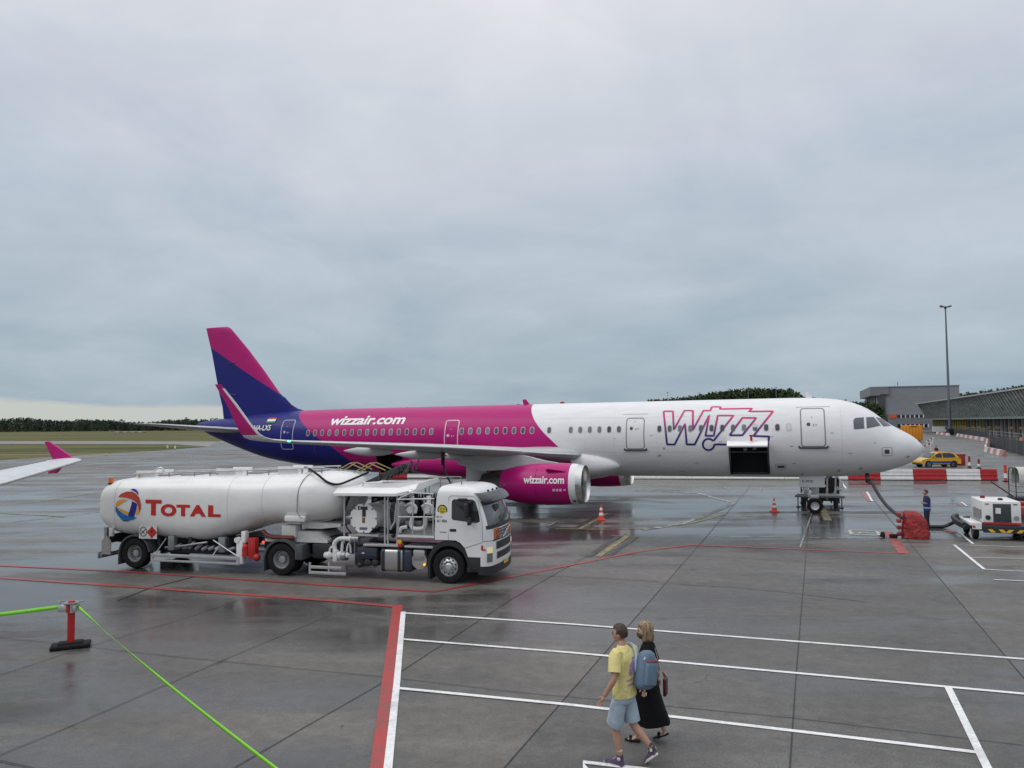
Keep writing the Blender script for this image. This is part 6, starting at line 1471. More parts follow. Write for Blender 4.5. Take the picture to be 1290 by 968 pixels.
kill = [v for v in mb.bm.verts if (v.co.x > .05 and v.co.z < .04) or v.co.z < -.082 or (v.co.z < -.02 and v.co.x > -.015)]
bmesh.ops.delete(mb.bm, geom=kill, context='VERTS'); hr = mb.build('hair', M_hair, man, 80); hr.location = V((.043, 0, 1.772)); hr.rotation_euler = (0, R(4), R(18))
mb = MB(); R18 = M.Rotation(R(18), 3, 'Z')
for sg in (-1, 1): mb.ball(V((.05, 0, 1.755))+R18 @ V((.088, sg*.033, .012)), .011)
mb.build('eyes', M_eye, man)
M_shoe = mat('purple_canvas', (.085, .055, .11), .8, var=.2, scale=15); M_sole = mat('shoe_sole', (.6, .58, .55), .6)
def shoe(ank, shin, heel, toe, par=man):
    """canvas high-top: foot loft from heel to toe plus collar round the ankle, rubber sole below"""
    h, tq = V(heel), V(toe); d = tq-h; L = d.length; d.normalize(); sd = V((0, 0, 1)).cross(d).normalized(); up = d.cross(sd).normalized()
    if up.dot(V(ank)-h) < 0: up = -up
    mb = MB(); rings = []
    for f, w, hh in ((0, .022, .05), (.05, .036, .085), (.2, .041, .1), (.38, .043, .092), (.55, .047, .068), (.75, .05, .05), (.9, .044, .04), (.98, .028, .03), (1., .01, .02)):
        c = h+d*(L*f)+up*.018
        rings.append([c+sd*w*math.copysign(abs(cos(a))**.8, cos(a))+up*(hh*max(0, sin(a))) for a in [2*pi*k/24 for k in range(24)]])
    mb.loft(rings); b = h+d*L*.2+up*.07; mb.tube([b, b.lerp(V(ank), .6), V(ank)+(V(shin)-V(ank)).normalized()*.03], [.04, .046, .05], 16)
    o = mb.build('shoe', M_shoe, par, 60)
    mb = MB(); out = []
    for k in range(28):
        a = 2*pi*k/28; x = L*(.5+.53*cos(a)); w = .052*(abs(sin(a))**.75)*(1+.08*cos(a)); out.append(h+d*x+sd*math.copysign(w, sin(a)))
    mb.loft([out, [p+up*.028 for p in out]]); mb.build('sole', M_sole, o, 40)
    for s_ in (-1, 1):
        mb = MB(); mb.ball(V(ank)+sd*.045*s_-up*.005, .026, (1, .3, 1), rot=sd.to_track_quat('Y', 'Z').to_matrix()); mb.build('ankle_patch', M_sole, o)
    mb = MB()
    for k in range(5): c = h+d*(L*(.42+.07*k))+up*(.105-.013*k); mb.tube([c-sd*.022, c+up*.004, c+sd*.022], .005, 4)
    mb.build('laces', M_sole, o); return o
s1 = shoe(La, Lk, (-.055, .1, .0), (.245, .125, .0)); s2 = shoe(Ra, Rk, (-.4, -.2, .175), (-.2, -.215, -.0))
so1 = skin_body('sock', mat('white_sock', (.6, .6, .58), .9), [(La+V((0, 0, .06)), .05), (La.lerp(Lk, .3), .057)], [(0, 1)], man, 0, 1)
so2 = skin_body('sock', mat('dark_sock', (.09, .06, .08), .9), [(Ra+V((0, 0, .03)), .05), (Ra.lerp(Rk, .22), .055)], [(0, 1)], man, 0, 1)
# backpack hanging from his right shoulder
bk = empty('backpack', mp, PH, 'pale blue backpack with red trim slung on the back of the man in yellow', 'backpack')
M_bag = mat('bag_blue', (.13, .195, .275), .75, var=.2, scale=7, bump=.3); M_bagl = mat('bag_pale', (.4, .5, .6), .7, var=.1)
rot = M.Rotation(R(-6), 3, 'Z') @ M.Rotation(R(12), 3, 'X')
cb_ = V((-.235, -.19, 1.27))
mb = MB(); mb.box((0, 0, 0), (.21, .31, .52), None, .1, 5)
for v in mb.bm.verts: v.co.y *= 1-.14*(v.co.z/.26); v.co.x *= 1-.25*max(0, v.co.z/.26); v.co = rot @ v.co+cb_
bkb = mb.build('bag_body', M_bag, bk, 50)
mb = MB(); mb.box((-.1, 0, -.04), (.07, .24, .3), None, .03, 3)
for v in mb.bm.verts: v.co = rot @ v.co+cb_
mb.build('front_pocket', M_bag, bkb, 50)
mb = MB(); mb.tube([rot @ V((-.12, y, .125+.02*cos(y*12)))+cb_ for y in (-.12, -.06, 0, .06, .12)], .01, 6); mb.build('red_trim', red_plastic, bkb)
mb = MB(); mb.tube([rot @ p+cb_ for p in crom([(-.06, -.13, .14), (-.04, -.08, .205), (0, 0, .225), (-.04, .08, .205), (-.06, .13, .14)])], .012, 6); mb.tube([rot @ V((-.03, -.14, z))+cb_ for z in (-.2, 0, .14)], .009, 6); mb.build('piping', M_bagl, bkb)
mb = MB(); mb.tube(crom([(-.17, -.12, 1.12), (-.16, -.06, 1.3), (-.14, -.1, 1.5), (-.05, -.13, 1.6), (.06, -.14, 1.56), (.14, -.16, 1.42), (.1, -.2, 1.2), (-.05, -.22, 1.1)]), .02, 6); mb.build('shoulder_strap', M_bagl, bk)

# --- woman: beyond him, walking left
wp = G(818, 935); PW = R(158)
wom = empty('person', wp, PW, 'woman walking in long black dress and patterned face mask', 'person')
hz_ = .9
Lh, Rh = V((0, .085, hz_)), V((0, -.085, hz_)); Lk, Rk = V((.1, .08, .49)), V((-.03, -.09, .47)); La, Ra = V((.16, .07, .085)), V((-.22, -.1, .14))
Lsh, Rsh = V((0, .165, 1.38)), V((0, -.165, 1.38)); Le, Re = V((-.05, .22, 1.1)), V((-.08, -.22, 1.1)); Lw, Rw = V((.0, .24, .87)), V((-.1, -.25, .86))
J = [(V((0, 0, .93)), .09), (V((0, 0, 1.1)), .075), (V((0, 0, 1.27)), .08), (V((0, 0, 1.38)), .065), (V((.01, 0, 1.45)), .045), (V((.03, 0, 1.53)), .045), (Lh, .085), (Lk, .055), (Lk.lerp(La, .35), .052), (La, .032), (Rh, .085), (Rk, .055), (Rk.lerp(Ra, .35), .052), (Ra, .032), (Lsh, .046), (Le, .037), (Le.lerp(Lw, .4), .035), (Lw, .023), (Rsh, .046), (Re, .037), (Re.lerp(Rw, .4), .035), (Rw, .023)]
wb = skin_body('body', M_skin2, J, E_, wom)
# feet
ft = [skin_body('foot', M_skin2, [(La, .034), (La+V((.06, 0, -.045)), (.034, .026)), (La+V((.15, .0, -.062)), (.038, .016))], [(0, 1), (1, 2)], None, 0, 1), skin_body('foot', M_skin2, [(Ra, .034), (Ra+V((.06, 0, -.06)), (.034, .026)), (Ra+V((.13, .0, -.115)), (.038, .016))], [(0, 1), (1, 2)], None, 0, 1)]
hd2 = head_mesh(M_skin2, wom, V((0, 0, 0)), 0); hy = R(22)
bmh = bmesh.new(); bmh.from_mesh(hd2.data); bmh.transform(M.Translation(V((.05, 0, 1.595))) @ M.Rotation(hy, 4, 'Z')); bmh.to_mesh(hd2.data); bmh.free()
join_into(wb, [hd2]+ft+make_fingers(M_skin2, None, Lw, (.05, 0, -1), (1, 0, 0), .92, .5)+make_fingers(M_skin2, None, Rw, (.0, 0, -1), (1, 0, 0), .92, .9))
for p in wb.data.polygons: p.material_index = 0
M_dress = bpy.data.materials.new('black_dress'); M_dress.use_nodes = True; t = NT(M_dress.node_tree); b_ = M_dress.node_tree.nodes['Principled BSDF']; b_.inputs['Base Color'].default_value = (.006, .006, .007, 1); b_.inputs['Roughness'].default_value = .9; b_.inputs['Specular IOR Level'].default_value = .2
mb = MB(); rings = []
for z, rx, ry, cx in ((1.445, .05, .07, .005), (1.43, .068, .11, .0), (1.39, .09, .165, 0), (1.3, .115, .17, .01), (1.2, .115, .158, .01), (1.1, .1, .145, 0), (1.0, .12, .16, 0), (.85, .165, .19, .02), (.7, .205, .205, .03), (.5, .25, .215, .01), (.34, .285, .225, -.02), (.29, .29, .228, -.02), (.3, .25, .19, -.02)):
    k_ = max(0, 1-z)*.07; rings.append([V((cx+rx*cos(a)*(1+k_*sin(7*a+z*3)), ry*sin(a)*(1+k_*sin(9*a)), z+.02*sin(3*a)*max(0, 1-z))) for a in [2*pi*q/48 for q in range(48)]])
mb.loft(rings, caps=False)
for S_2, E2 in ((Lsh, Le), (Rsh, Re)): p_, r_ = sleeve(S_2, E2, .9, .06, .056); mb.tube(p_, r_, 16)
dress = mb.build('black_dress', M_dress, wom, 80)
M_hairw = bpy.data.materials.new('blonde_bob'); M_hairw.use_nodes = True; t = NT(M_hairw.node_tree); b_ = M_hairw.node_tree.nodes['Principled BSDF']
tc = t.n('ShaderNodeTexCoord'); nz = t.noise(t.mapping(tc.outputs['Object'], (30, 30, 4)), 1., 4, .6); t.link(t.ramp(nz, [(.35, (.06, .035, .02)), (.65, (.4, .28, .16))]), b_.inputs['Base Color']); b_.inputs['Roughness'].default_value = .55
bp = t.n('ShaderNodeBump'); bp.inputs['Strength'].default_value = .6; bp.inputs['Distance'].default_value = .01; t.link(nz, bp.inputs['Height']); t.link(bp.outputs[0], b_.inputs['Normal'])
mb = MB(); rings = []
for z, r_, k in ((.135, .015, 0), (.128, .055, 0), (.1, .09, 0), (.05, .106, .0), (0, .112, .35), (-.05, .116, .5), (-.1, .121, .52), (-.14, .113, .5), (-.155, .09, .5)):
    ring_ = []
    for i in range(40):
        a = 2*pi*i/40; x, y = r_*1.02*cos(a), r_*.92*sin(a)
        if k and x > .03: x = .03+(x-.03)*(1-k*1.0)*.6
        w_ = 1+.07*sin(9*a+z*26)+.045*sin(17*a-z*40); ring_.append(V((x*w_-.012, y*w_, z)))
    rings.append(ring_)
mb.loft(rings); wh_ = mb.build('hair', M_hairw, wom, 70); wh_.location = (.043, 0, 1.605); wh_.rotation_euler = (0, 0, hy)
mb = MB(); mb.ball((0, 0, 0), 1, (.1, .075, .062), 18, 12)
kill = [v for v in mb.bm.verts if v.co.x < .015]; bmesh.ops.delete(mb.bm, geom=kill, context='VERTS')
fm = mb.build('face_mask', mat('patterned_mask', (.06, .055, .045), .8, var=.9, scale=40), wom, 80); fm.location = V((.05, 0, 1.595))+M.Rotation(hy, 3, 'Z') @ V((.012, 0, -.055)); fm.rotation_euler = (0, 0, hy)
mb = MB(); Rw_ = M.Rotation(hy, 3, 'Z')
for sg in (-1, 1): mb.ball(V((.05, 0, 1.595))+Rw_ @ V((.089, sg*.032, .012)), .01)
mb.build('eyes', M_eye, wom)
for an, tz in ((La, -.062), (Ra, -.115)):
    mb = MB(); h = an+V((-.05, 0, -.07 if tz > -.1 else -.03)); tq = an+V((.19, 0, tz-.012)); d = (tq-h); L = d.length; d.normalize(); sd = V((0, 1, 0)); out = [h+d*(L*(.5+.5*cos(a)))+sd*.045*sin(a) for a in [2*pi*k/20 for k in range(20)]]
    mb.loft([out, [p+V((0, 0, .02)) for p in out]]); mb.tube([h+d*L*.6+sd*-.045, h+d*L*.62+V((0, 0, .06)), h+d*L*.6+sd*.045], .022, 8); mb.build('sandal', black_rubber, wom)
mb = MB(); mb.tube(crom([(.1, -.09, 1.25), (.05, -.1, 1.43), (-.06, -.12, 1.36), (-.12, -.17, 1.1), (-.13, -.22, .98)]), .008, 6)
hb = empty('red_handbag', wp, PW, 'dark red handbag hanging at the side of the woman in black', 'handbag'); mb.build('strap', mat('pale_strap', (.5, .48, .44), .6), hb)
mb = MB(); mb.box((-.21, -.2, .76), (.05, .16, .26), None, .02, 3); bb_ = mb.build('bag_body', mat('maroon_leather', (.075, .014, .016), .45), hb); mb = MB(); mb.tube([(-.21, -.26, .88), (-.17, -.23, .95), (-.21, -.16, .88)], .01, 6); mb.build('handle', mat('maroon_handle', (.12, .015, .02), .45), hb)
bpy.context.view_layer.update()

def plain_person(loc, rz, label, shirt, legs, vest=None, hair=(.03, .02, .015), arms='down', hgt=1.76, group=None, skin=M_skin):
    r = empty('person', loc, rz, label, 'person', group); k = hgt/1.8
    Ls, Rs = V((0, .19, 1.48)), V((0, -.19, 1.48))
    if arms == 'fold': Le, Re, Lw, Rw = V((.05, .25, 1.2)), V((.05, -.25, 1.2)), V((.155, -.1, 1.27)), V((.17, .1, 1.2))
    else: Le, Re, Lw, Rw = V((-.03, .25, 1.18)), V((-.03, -.25, 1.18)), V((.06, .26, .93)), V((.06, -.26, .93))
    J = [(V((0, 0, .98)), .09), (V((0, 0, 1.15)), .085), (V((0, 0, 1.35)), .09), (V((0, 0, 1.46)), .07), (V((.0, 0, 1.55)), .055), (V((.02, 0, 1.62)), .05), (V((0, .1, .94)), .09), (V((.02, .1, .5)), .06), (V((.0, .1, .35)), .06), (V((-.02, .1, .09)), .04), (V((0, -.1, .94)), .09), (V((.02, -.1, .5)), .06), (V((.0, -.1, .35)), .06), (V((-.02, -.1, .09)), .04), (Ls, .06), (Le, .044), (Le.lerp(Lw, .4), .04), (Lw, .028), (Rs, .06), (Re, .044), (Re.lerp(Rw, .4), .04), (Rw, .028)]
    bd = skin_body('body', skin, J, E_, r, 0, 1)
    h = head_mesh(skin, None, (0, 0, 0), 0); bmh = bmesh.new(); bmh.from_mesh(h.data); bmh.transform(M.Translation(V((.03, 0, 1.69)))); bmh.to_mesh(h.data); bmh.free()
    join_into(bd, [h]+make_fingers(skin, None, Lw, Lw-Le, (1, 0, .2), 1, .5)+make_fingers(skin, None, Rw, Rw-Re, (1, 0, .2), 1, .5))
    T_ = [(V((-.01, 0, .9)), .125, .18), (V((-.01, 0, 1.05)), .118, .172), (V((-.01, 0, 1.3)), .13, .19), (V((-.01, 0, 1.4)), .125, .2), (V((-.008, 0, 1.47)), .105, .18), (V((-.004, 0, 1.52)), .08, .12), (V((.005, 0, 1.555)), .062, .066)]
    garment('shirt', shirt, r, T_, [sleeve(Ls, Le, .8, .072, .066), sleeve(Rs, Re, .8, .072, .066)])
    garment('trousers', legs, r, [(V((0, 0, 1.0)), .118, .165), (V((0, 0, .92)), .122, .172), (V((0, 0, .84)), .12, .175), (V((0, 0, .8)), .1, .15)], [([V((0, sg*.09, .88)), V((.01, sg*.095, .7)), V((.02, sg*.1, .5)), V((.0, sg*.1, .3)), V((-.02, sg*.1, .06))], [.098, .094, .08, .074, .07]) for sg in (1, -1)], wob=.01)
    if vest:
        vo = garment('vest', vest, r, [(c, rx+.016, ry+.014) for c, rx, ry in T_[:5]], [])
        mb = MB(); mb.loft([ell(V((-.01, 0, z)), .142, .192, 40, .85) for z in (1.0, 1.05)], caps=False); mb.build('reflective_band', mat('reflective_grey', (.45, .47, .5), .3), vo)
    mb = MB(); mb.ball((0, 0, 0), 1, (.106, .087, .12), 16, 12); kill = [v for v in mb.bm.verts if (v.co.x > .05 and v.co.z < .045) or v.co.z < -.05]; bmesh.ops.delete(mb.bm, geom=kill, context='VERTS'); hh = mb.build('hair', mat('dark_hair', hair, .6), r, 80); hh.location = (.022, 0, 1.705)
    for y in (.1, -.1):
        skin_body('shoe', black_rubber, [(V((-.03, y, .1)), .05), (V((-.02, y, .05)), .05), (V((.08, y, .045)), (.045, .035)), (V((.18, y, .035)), (.042, .025))], [(0, 1), (1, 2), (2, 3)], r, 0, 1)
    r.scale = (k, k, k); return r
M_dnavy = mat('navy_cloth', (.012, .016, .035), .85); M_bvest = mat('blue_vest', (.012, .045, .19), .7, var=.15, scale=8); M_dk = mat('dark_cloth', (.02, .021, .025), .85); M_hv = mat('orange_hi_vis', (.75, .2, .03), .7)
plain_person(G(1168.5, 669), R(165), 'ground worker in blue vest with folded arms next to red tarpaulin', M_dnavy, M_dnavy, M_bvest, arms='fold', hgt=1.72)
plain_person(G(1180, 580), R(200), 'dark clothed person standing behind the yellow car roof', M_dk, M_dk, None, hgt=1.7)
plain_person(G(1286.5, 563), R(190), 'worker in orange hi-vis top standing at the right end of the fence', M_hv, M_dnavy, M_hv)
plain_person(G(1291, 562), R(170), 'worker in dark blue jacket beside the orange hi-vis worker', mat('blue_jacket', (.05, .08, .2), .8), M_dk, None)
# ------------------------------------------------------------------ hangar
hq = G(1110, 542.3); hg = empty('hangar', hq, -TH, 'tall grey metal-clad hangar with overhanging door fascia behind the jet nose', 'hangar')
HD = hq.y; k = HD/FPX; HT = 43.4*k+CAM_H
def hx(u):     # distance along the long wall for a column
    d = ray(u, 530); A_ = M(((d.x, -AXV.x), (d.y, -AXV.y))); iv = A_.inverted() @ V((hq.x, hq.y)); return iv[1]
LN = hx(1210)
def clad(name, rgb, fx, var=.06):
    m = bpy.data.materials.new(name); m.use_nodes = True; t = NT(m.node_tree); b = m.node_tree.nodes['Principled BSDF']
    tc = t.n('ShaderNodeTexCoord'); wv = t.n('ShaderNodeTexWave'); wv.inputs['Scale'].default_value = fx; wv.wave_profile = 'SIN'; t.link(tc.outputs['Object'], wv.inputs['Vector'])
    n = t.noise(t.mapping(tc.outputs['Object'], (.08, .08, .3)), 1., 5, .6)
    c = t.mix(1., rgb, t.ramp(n, [(.3, 1-var*2), (.7, 1+var)]), 'MULTIPLY'); c = t.mix(1., c, t.ramp(wv.outputs['Fac'], [(0., .93), (1., 1.03)]), 'MULTIPLY')
    t.link(c, b.inputs['Base Color']); b.inputs['Roughness'].default_value = .55; return m
M_clad = clad('hangar_cladding', (.235, .25, .27), .35); M_clad2 = clad('hangar_fascia', (.19, .2, .215), .2); M_hdark = mat('hangar_dark', (.06, .065, .07), .5)
mb = MB(); mb.bx(0, LN, .3, 70, 0, HT-.4); hb_ = mb.build('wall', M_clad, hg, None)
mb = MB(); mb.bx(-.3, LN+.3, 0, 70.3, HT-.4, HT); mb.build('roof', M_clad2, hg, None)
fz_ = 11.3*k
mb = MB(); mb.bx(-4.5, 0, -1.0, 62, HT-fz_, HT-.05); mb.bx(0, 4, -1.0, .3, HT-fz_+.6, HT-.05); mb.build('door_fascia', M_clad2, hg, None)
for i in range(6):
    mb = MB(); y = 1+i*11; mb.bx(-1.2, 0, y, y+9, 0, HT-fz_); d_ = mb.build('hangar_door', M_clad, hg, None)
    mb = MB(); mb.bx(-1.6, -1.2, y+8.2, y+9.6, 0, HT-fz_); mb.build('door_post', M_hdark, d_, None)
mb = MB(); mb.bx(-.8, 2.2, -.6, .3, 0, HT-fz_+.4); mb.build('corner_pier', M_hdark, hg, None)
# low office annexe along the long wall
az_ = lambda v: (541-v)*k*.985
mb = MB(); mb.bx(3.0, LN, -3, .3, 0, 20*k); an_ = mb.build('annexe', mat('annexe_grey', (.17, .18, .19), .6, var=.08, scale=.2), hg, None)
M_offw = mat('office_glass', (.03, .04, .05), .15); M_mull = mat('white_mullion', (.6, .6, .6), .5)
x = hx(1129.5); i = 0
while x < hx(1182):
    mb = MB(); mb.bx(x, x+1.45, -3.06, -2.98, 15.5*k, 18.8*k); w_ = mb.build('window', M_offw, hg, None)
    mb = MB(); mb.bx(x+1.45, x+2.0, -3.1, -2.98, 15.2*k, 19*k); mb.build('frame', M_mull, w_, None)
    if x < hx(1167):
        mb = MB(); mb.bx(x, x+1.4, -3.06, -2.98, 3.5*k, 7.4*k); w_ = mb.build('window', mat('lower_office_glass', (.012, .014, .017), .15), hg, None)
        mb = MB(); mb.bx(x+1.4, x+2.0, -3.1, -2.98, 3.4*k, 7.6*k); mb.build('frame', M_mull, w_, None)
    x += 2.0; i += 1
mb = MB(); mb.bx(hx(1119.5), hx(1128.5), -3.2, -3.0, 15.6*k, 19.2*k); mb.build('orange_sign', mat('sign_orange', (.75, .1, .03), .5), hg, None)
mb = MB(); mb.cyl((LN*.3, 20, HT), (LN*.3, 20, HT+3), .15, n=6); mb.cyl((LN*.26, 20, HT), (LN*.26, 20, HT+1.5), .1, n=6); mb.build('roof_aerial', M_hdark, hg)

# ------------------------------------------------------------------ terminal with outward leaning glass
ta = V((175, 324, 0)); tdv = (V((124.6, 187, 0))-ta).normalized(); ta = ta-tdv*4; tn = V((-tdv.y, tdv.x, 0))
if tn.x > 0: tn = -tn                       # toward the apron
tang = math.atan2(tdv.y, tdv.x)
# local x runs toward the viewer, local y points away from the apron
term = empty('terminal_building', ta, tang, 'long terminal with outward leaning green glass facade along the right side', 'terminal')
flip = 1 if (M.Rotation(tang, 3, 'Z') @ V((0, 1, 0))).dot(tn) < 0 else -1
TL = 250.
def Yt(y): return y*flip
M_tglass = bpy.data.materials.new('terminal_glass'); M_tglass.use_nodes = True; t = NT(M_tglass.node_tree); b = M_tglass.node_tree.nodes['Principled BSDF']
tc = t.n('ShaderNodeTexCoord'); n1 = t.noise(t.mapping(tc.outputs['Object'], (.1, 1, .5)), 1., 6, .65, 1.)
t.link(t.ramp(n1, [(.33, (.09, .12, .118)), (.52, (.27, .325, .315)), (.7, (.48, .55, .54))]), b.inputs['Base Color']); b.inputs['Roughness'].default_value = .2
M_mul = mat('facade_mullion', (.26, .28, .27), .5); M_tblack = mat('facade_dark', (.03, .035, .035), .4)
zt_, zl_ = 12., 5.5
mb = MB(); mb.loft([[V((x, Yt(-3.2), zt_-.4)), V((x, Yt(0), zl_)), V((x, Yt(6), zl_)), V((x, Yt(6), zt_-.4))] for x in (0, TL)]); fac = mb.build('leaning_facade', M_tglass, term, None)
for i in range(0, 84):
    x = 1+i*3.
    if i < 84:
        mb = MB(); mb.tube([(x, Yt(-3.3), zt_-.4), (x, Yt(-.1), zl_)], .09 if i % 2 else .16, 4); mb.build('mullion', M_mul, fac, None)
mb = MB(); mb.loft([[V((x, Yt(-4.2), zt_-.35)), V((x, Yt(-4.2), zt_+.05)), V((x, Yt(40), zt_+1.)), V((x, Yt(40), zt_-.2))] for x in (-1, TL)]); mb.build('roof', mat('terminal_roof', (.38, .39, .4), .5), term, None)
mb = MB(); mb.bx(0, TL, Yt(-.6), Yt(8), zl_-.5, zl_, 0); mb.build('floor_edge', M_mul, term, None)
mb = MB(); mb.bx(1, TL, Yt(2.5), Yt(38), 0, zl_-.5); mb.build('ground_floor', M_tblack, term, None)
M_tyel = mat('yellow_interior_column', (.42, .34, .06), .5); M_tpale = mat('pale_column', (.4, .42, .4), .5); M_tor = mat('orange_counter', (.55, .22, .06), .5)
rt_ = random.Random(11)
for i in range(56):
    x = 1.5+i*4.4; mt_ = M_tyel if i < 22 and rt_.random() < .6 else (M_tpale if rt_.random() < .6 else M_mul)
    mb = MB(); w0 = .9 if mt_ is M_tyel else .5; mb.bx(x, x+w0*(.7+.8*rt_.random()), Yt(2.0), Yt(2.55), 0, zl_-.5); mb.build('facade_column', mt_, term, None)
for i in range(14):
    x = 60+i*12+4*rt_.random(); mb = MB(); mb.bx(x, x+5, Yt(2.2), Yt(2.56), 2.2, 2.9); mb.build('orange_panel', M_tor, term, None)
# airside fence and striped kerb blocks along the terminal road
def fence_run(pts, h, label):
    a = pts[0]; r = empty('apron_fence', a, 0, label, 'fence', 'fences in front of the terminal')
    for p, q in zip(pts, pts[1:]):
        d = (q-p); L = d.length; an = math.atan2(d.y, d.x); n_ = max(1, int(L/6))
        mb = MB(); nv = V((-d.y, d.x, 0)).normalized()*.03
        mb.loft([[p-a+nv, p-a-nv, p-a-nv+V((0, 0, h)), p-a+nv+V((0, 0, h))], [q-a+nv, q-a-nv, q-a-nv+V((0, 0, h)), q-a+nv+V((0, 0, h))]]); mb.build('fence_panel', mat('fence_dark', (.03, .036, .04), .6), r, None)
        mb = MB()
        for i in range(n_+1): c = p.lerp(q, i/n_)-a; mb.cyl(c, c+V((0, 0, h+1.0)), .05, n=6)
        mb.tube([p-a+V((0, 0, h+.9)), q-a+V((0, 0, h+.9))], .035, 5); mb.tube([p-a+V((0, 0, h+.45)), q-a+V((0, 0, h+.45))], .025, 5); mb.build('railing', grey_metal, r)
fence_run([G(1186, 545.), G(1205, 547.5), G(1245, 553.5)], 1.7, 'dark panel fence with handrail behind the farther line of striped kerb blocks')
fence_run([G(1247, 563.5), G(1266, 568), G(1300, 577), G(1330, 585)], 1.9, 'nearer dark fence section at the right edge in front of the terminal')
M_kw = mat('kerb_white', (.62, .58, .57), .5, var=.2, scale=1); M_kr = mat('kerb_red', (.42, .19, .18), .5, var=.2)
kb = {}
def kerb_run(p, q, n_, grp, lab):
    d = (q-p)/n_; an = math.atan2(d.y, d.x); L = d.length
    for i in range(n_):
        red = i % 2
        key = (red, round(L, 2))
        if key not in kb: mb = MB(); mb.prism([(-.3, 0), (-.12, .75), (.12, .75), (.3, 0)], .03, L-.03, 'x'); o = mb.build('kerb_block', M_kr if red else M_kw, None, None); kb[key] = o
        else: o = kb[key].copy(); COL.objects.link(o)
        o.location = p+d*i; o.rotation_euler = (0, 0, an); tag(o, ('red' if red else 'white')+' '+lab, 'kerb block', grp)
kerb_run(G(1206, 549.6), G(1245, 556.5), 12, 'kerb blocks along the far fence', 'block in the far line of striped kerb blocks')
kerb_run(G(1244, 558), G(1241.5, 569), 5, 'kerb blocks turning the corner', 'block in the short run joining the two kerb lines')
kerb_run(G(1242.5, 569.5), G(1266, 575), 6, 'kerb blocks by the near fence', 'block in the near line of striped kerb blocks')
kerb_run(G(1180, 547.2), G(1196, 549), 5, 'kerb blocks by the parked van', 'block in the short kerb line beside the parked van')
# parked van
vq = G(1175.5, 546); van = empty('parked_van', vq, tang+pi*0, 'white van parked at the foot of the tall light mast', 'van'); van.rotation_euler = (0, 0, -TH); kv = vq.y/FPX
mb = MB(); mb.loft([[V((x, y, z)) for x, z in ((0, .5), (0, 2.3), (.3, 2.5), (4.2, 2.45), (5.4, 1.5), (6.2, 1.35), (6.3, .5))] for y in (0, 2.1)]); vb = mb.build('body', white_paint, van, 30)
mb = MB(); mb.poly([(4.0, -.01, 1.5), (5.1, -.01, 1.5), (4.3, -.01, 2.25), (4.0, -.01, 2.25)]); mb.build('side_window', dark_glass, vb, None)
for x in (1.1, 5.1):
    for y in (.15, 1.95):
        mb = MB(); mb.cyl((x, y-.12, .36), (x, y+.12, .36), .36, n=18); mb.build('wheel', black_rubber, van)
# ------------------------------------------------------------------ light mast and small distant masts
mq = G(1197, 548.2); D_ = mq.y; zt2 = AT(1191.5, 387, D_).z
ms = empty('floodlight_mast', mq, 0, 'very tall grey floodlight mast standing in front of the terminal', 'light mast')
M_mast = mat('mast_grey', (.14, .15, .17), .5, .3, var=.1)
mb = MB(); mb.cyl((0, 0, 0), (0, 0, zt2), .5, .2, 14); mb.build('pole', M_mast, ms)
mb = MB(); mb.bx(-1.5, 1.4, -.5, .5, zt2-.1, zt2+.15, .05); mb.cyl((0, 0, zt2-.6), (0, 0, zt2), .35); mb.build('head_frame', dark_metal, ms)
for x in (-1.4, 1.3):
    mb = MB(); mb.box((x, -.2, zt2+.2), (.9, .8, .5), M.Rotation(R(15 if x < 0 else -15), 3, 'Y'), .06); mb.build('floodlight', mat('lamp_housing', (.12, .09, .1), .5), ms)
mb = MB(); mb.box((0, 0, 1.), (1.6, 1.6, 2.), None, .05); mb.build('plinth', dark_metal, ms)
def small_mast(u, vtop, D, lab):
    p = AT(u, vtop, D); o = empty('distant_mast', (p.x, p.y, 0), 0, lab, 'mast', 'thin masts beyond the fuselage'); mb = MB(); mb.cyl((0, 0, 0), (0, 0, p.z), .14, .07, 8); mb.build('pole', grey_metal, o)
    mb = MB(); mb.box((0, 0, p.z), (.9, .3, .15)); mb.build('lamp', dark_metal, o)
small_mast(841, 494.5, 300, 'thin lamp mast rising above the fuselage left of the wooded hill'); small_mast(880.5, 495.5, 340, 'short lamp mast at the left end of the wooded hill'); small_mast(942.5, 493, 300, 'thin mast in front of the middle of the wooded hill'); small_mast(977.5, 488.5, 300, 'tallest thin mast in front of the right part of the wooded hill')
# airfield lights on the grass
M_marker = mat('marker_white', (.75, .72, .6), .5)
for i, (u, v) in enumerate(((211, 566), (220.5, 566.5), (133.5, 574))):
    p = G(u, v); S = p.y/FPX; o = empty('taxiway_marker', p, 0, ['white marker leaning at the grass edge left of its twin', 'upright cream marker at the tip of the grass strip', 'small pale marker on the grass beyond the pink wing tip'][i], 'marker', 'taxiway markers on the grass')
    mb = MB(); mb.bx(-.9*S, .9*S, -.05, .05, .15, (4.6, 4.6, 2.2)[i]*S, .02); mb.build('panel', M_marker, o); mb = MB(); mb.cyl((0, 0, 0), (0, 0, .3), .05); mb.build('stake', dark_metal, o)
# low red and white runway fence far off on the grass
fq0, fq1 = G(148, 545.2), G(182, 545.2)
for i in range(8):
    p = fq0.lerp(fq1, i/7); o = empty('runway_barrier', p, 0, ('red' if i % 2 else 'white')+' block of the low runway end barrier before the wood', 'barrier', 'runway end barrier'); mb = MB(); mb.bx(-1.8, 1.8, -.3, .3, 0, .85, .1); mb.build('block', M_kr if i % 2 else M_kw, o)
    mb = MB(); mb.bx(-1.6, 1.6, -.4, .4, 0, .2); mb.build('foot', black_rubber, o)
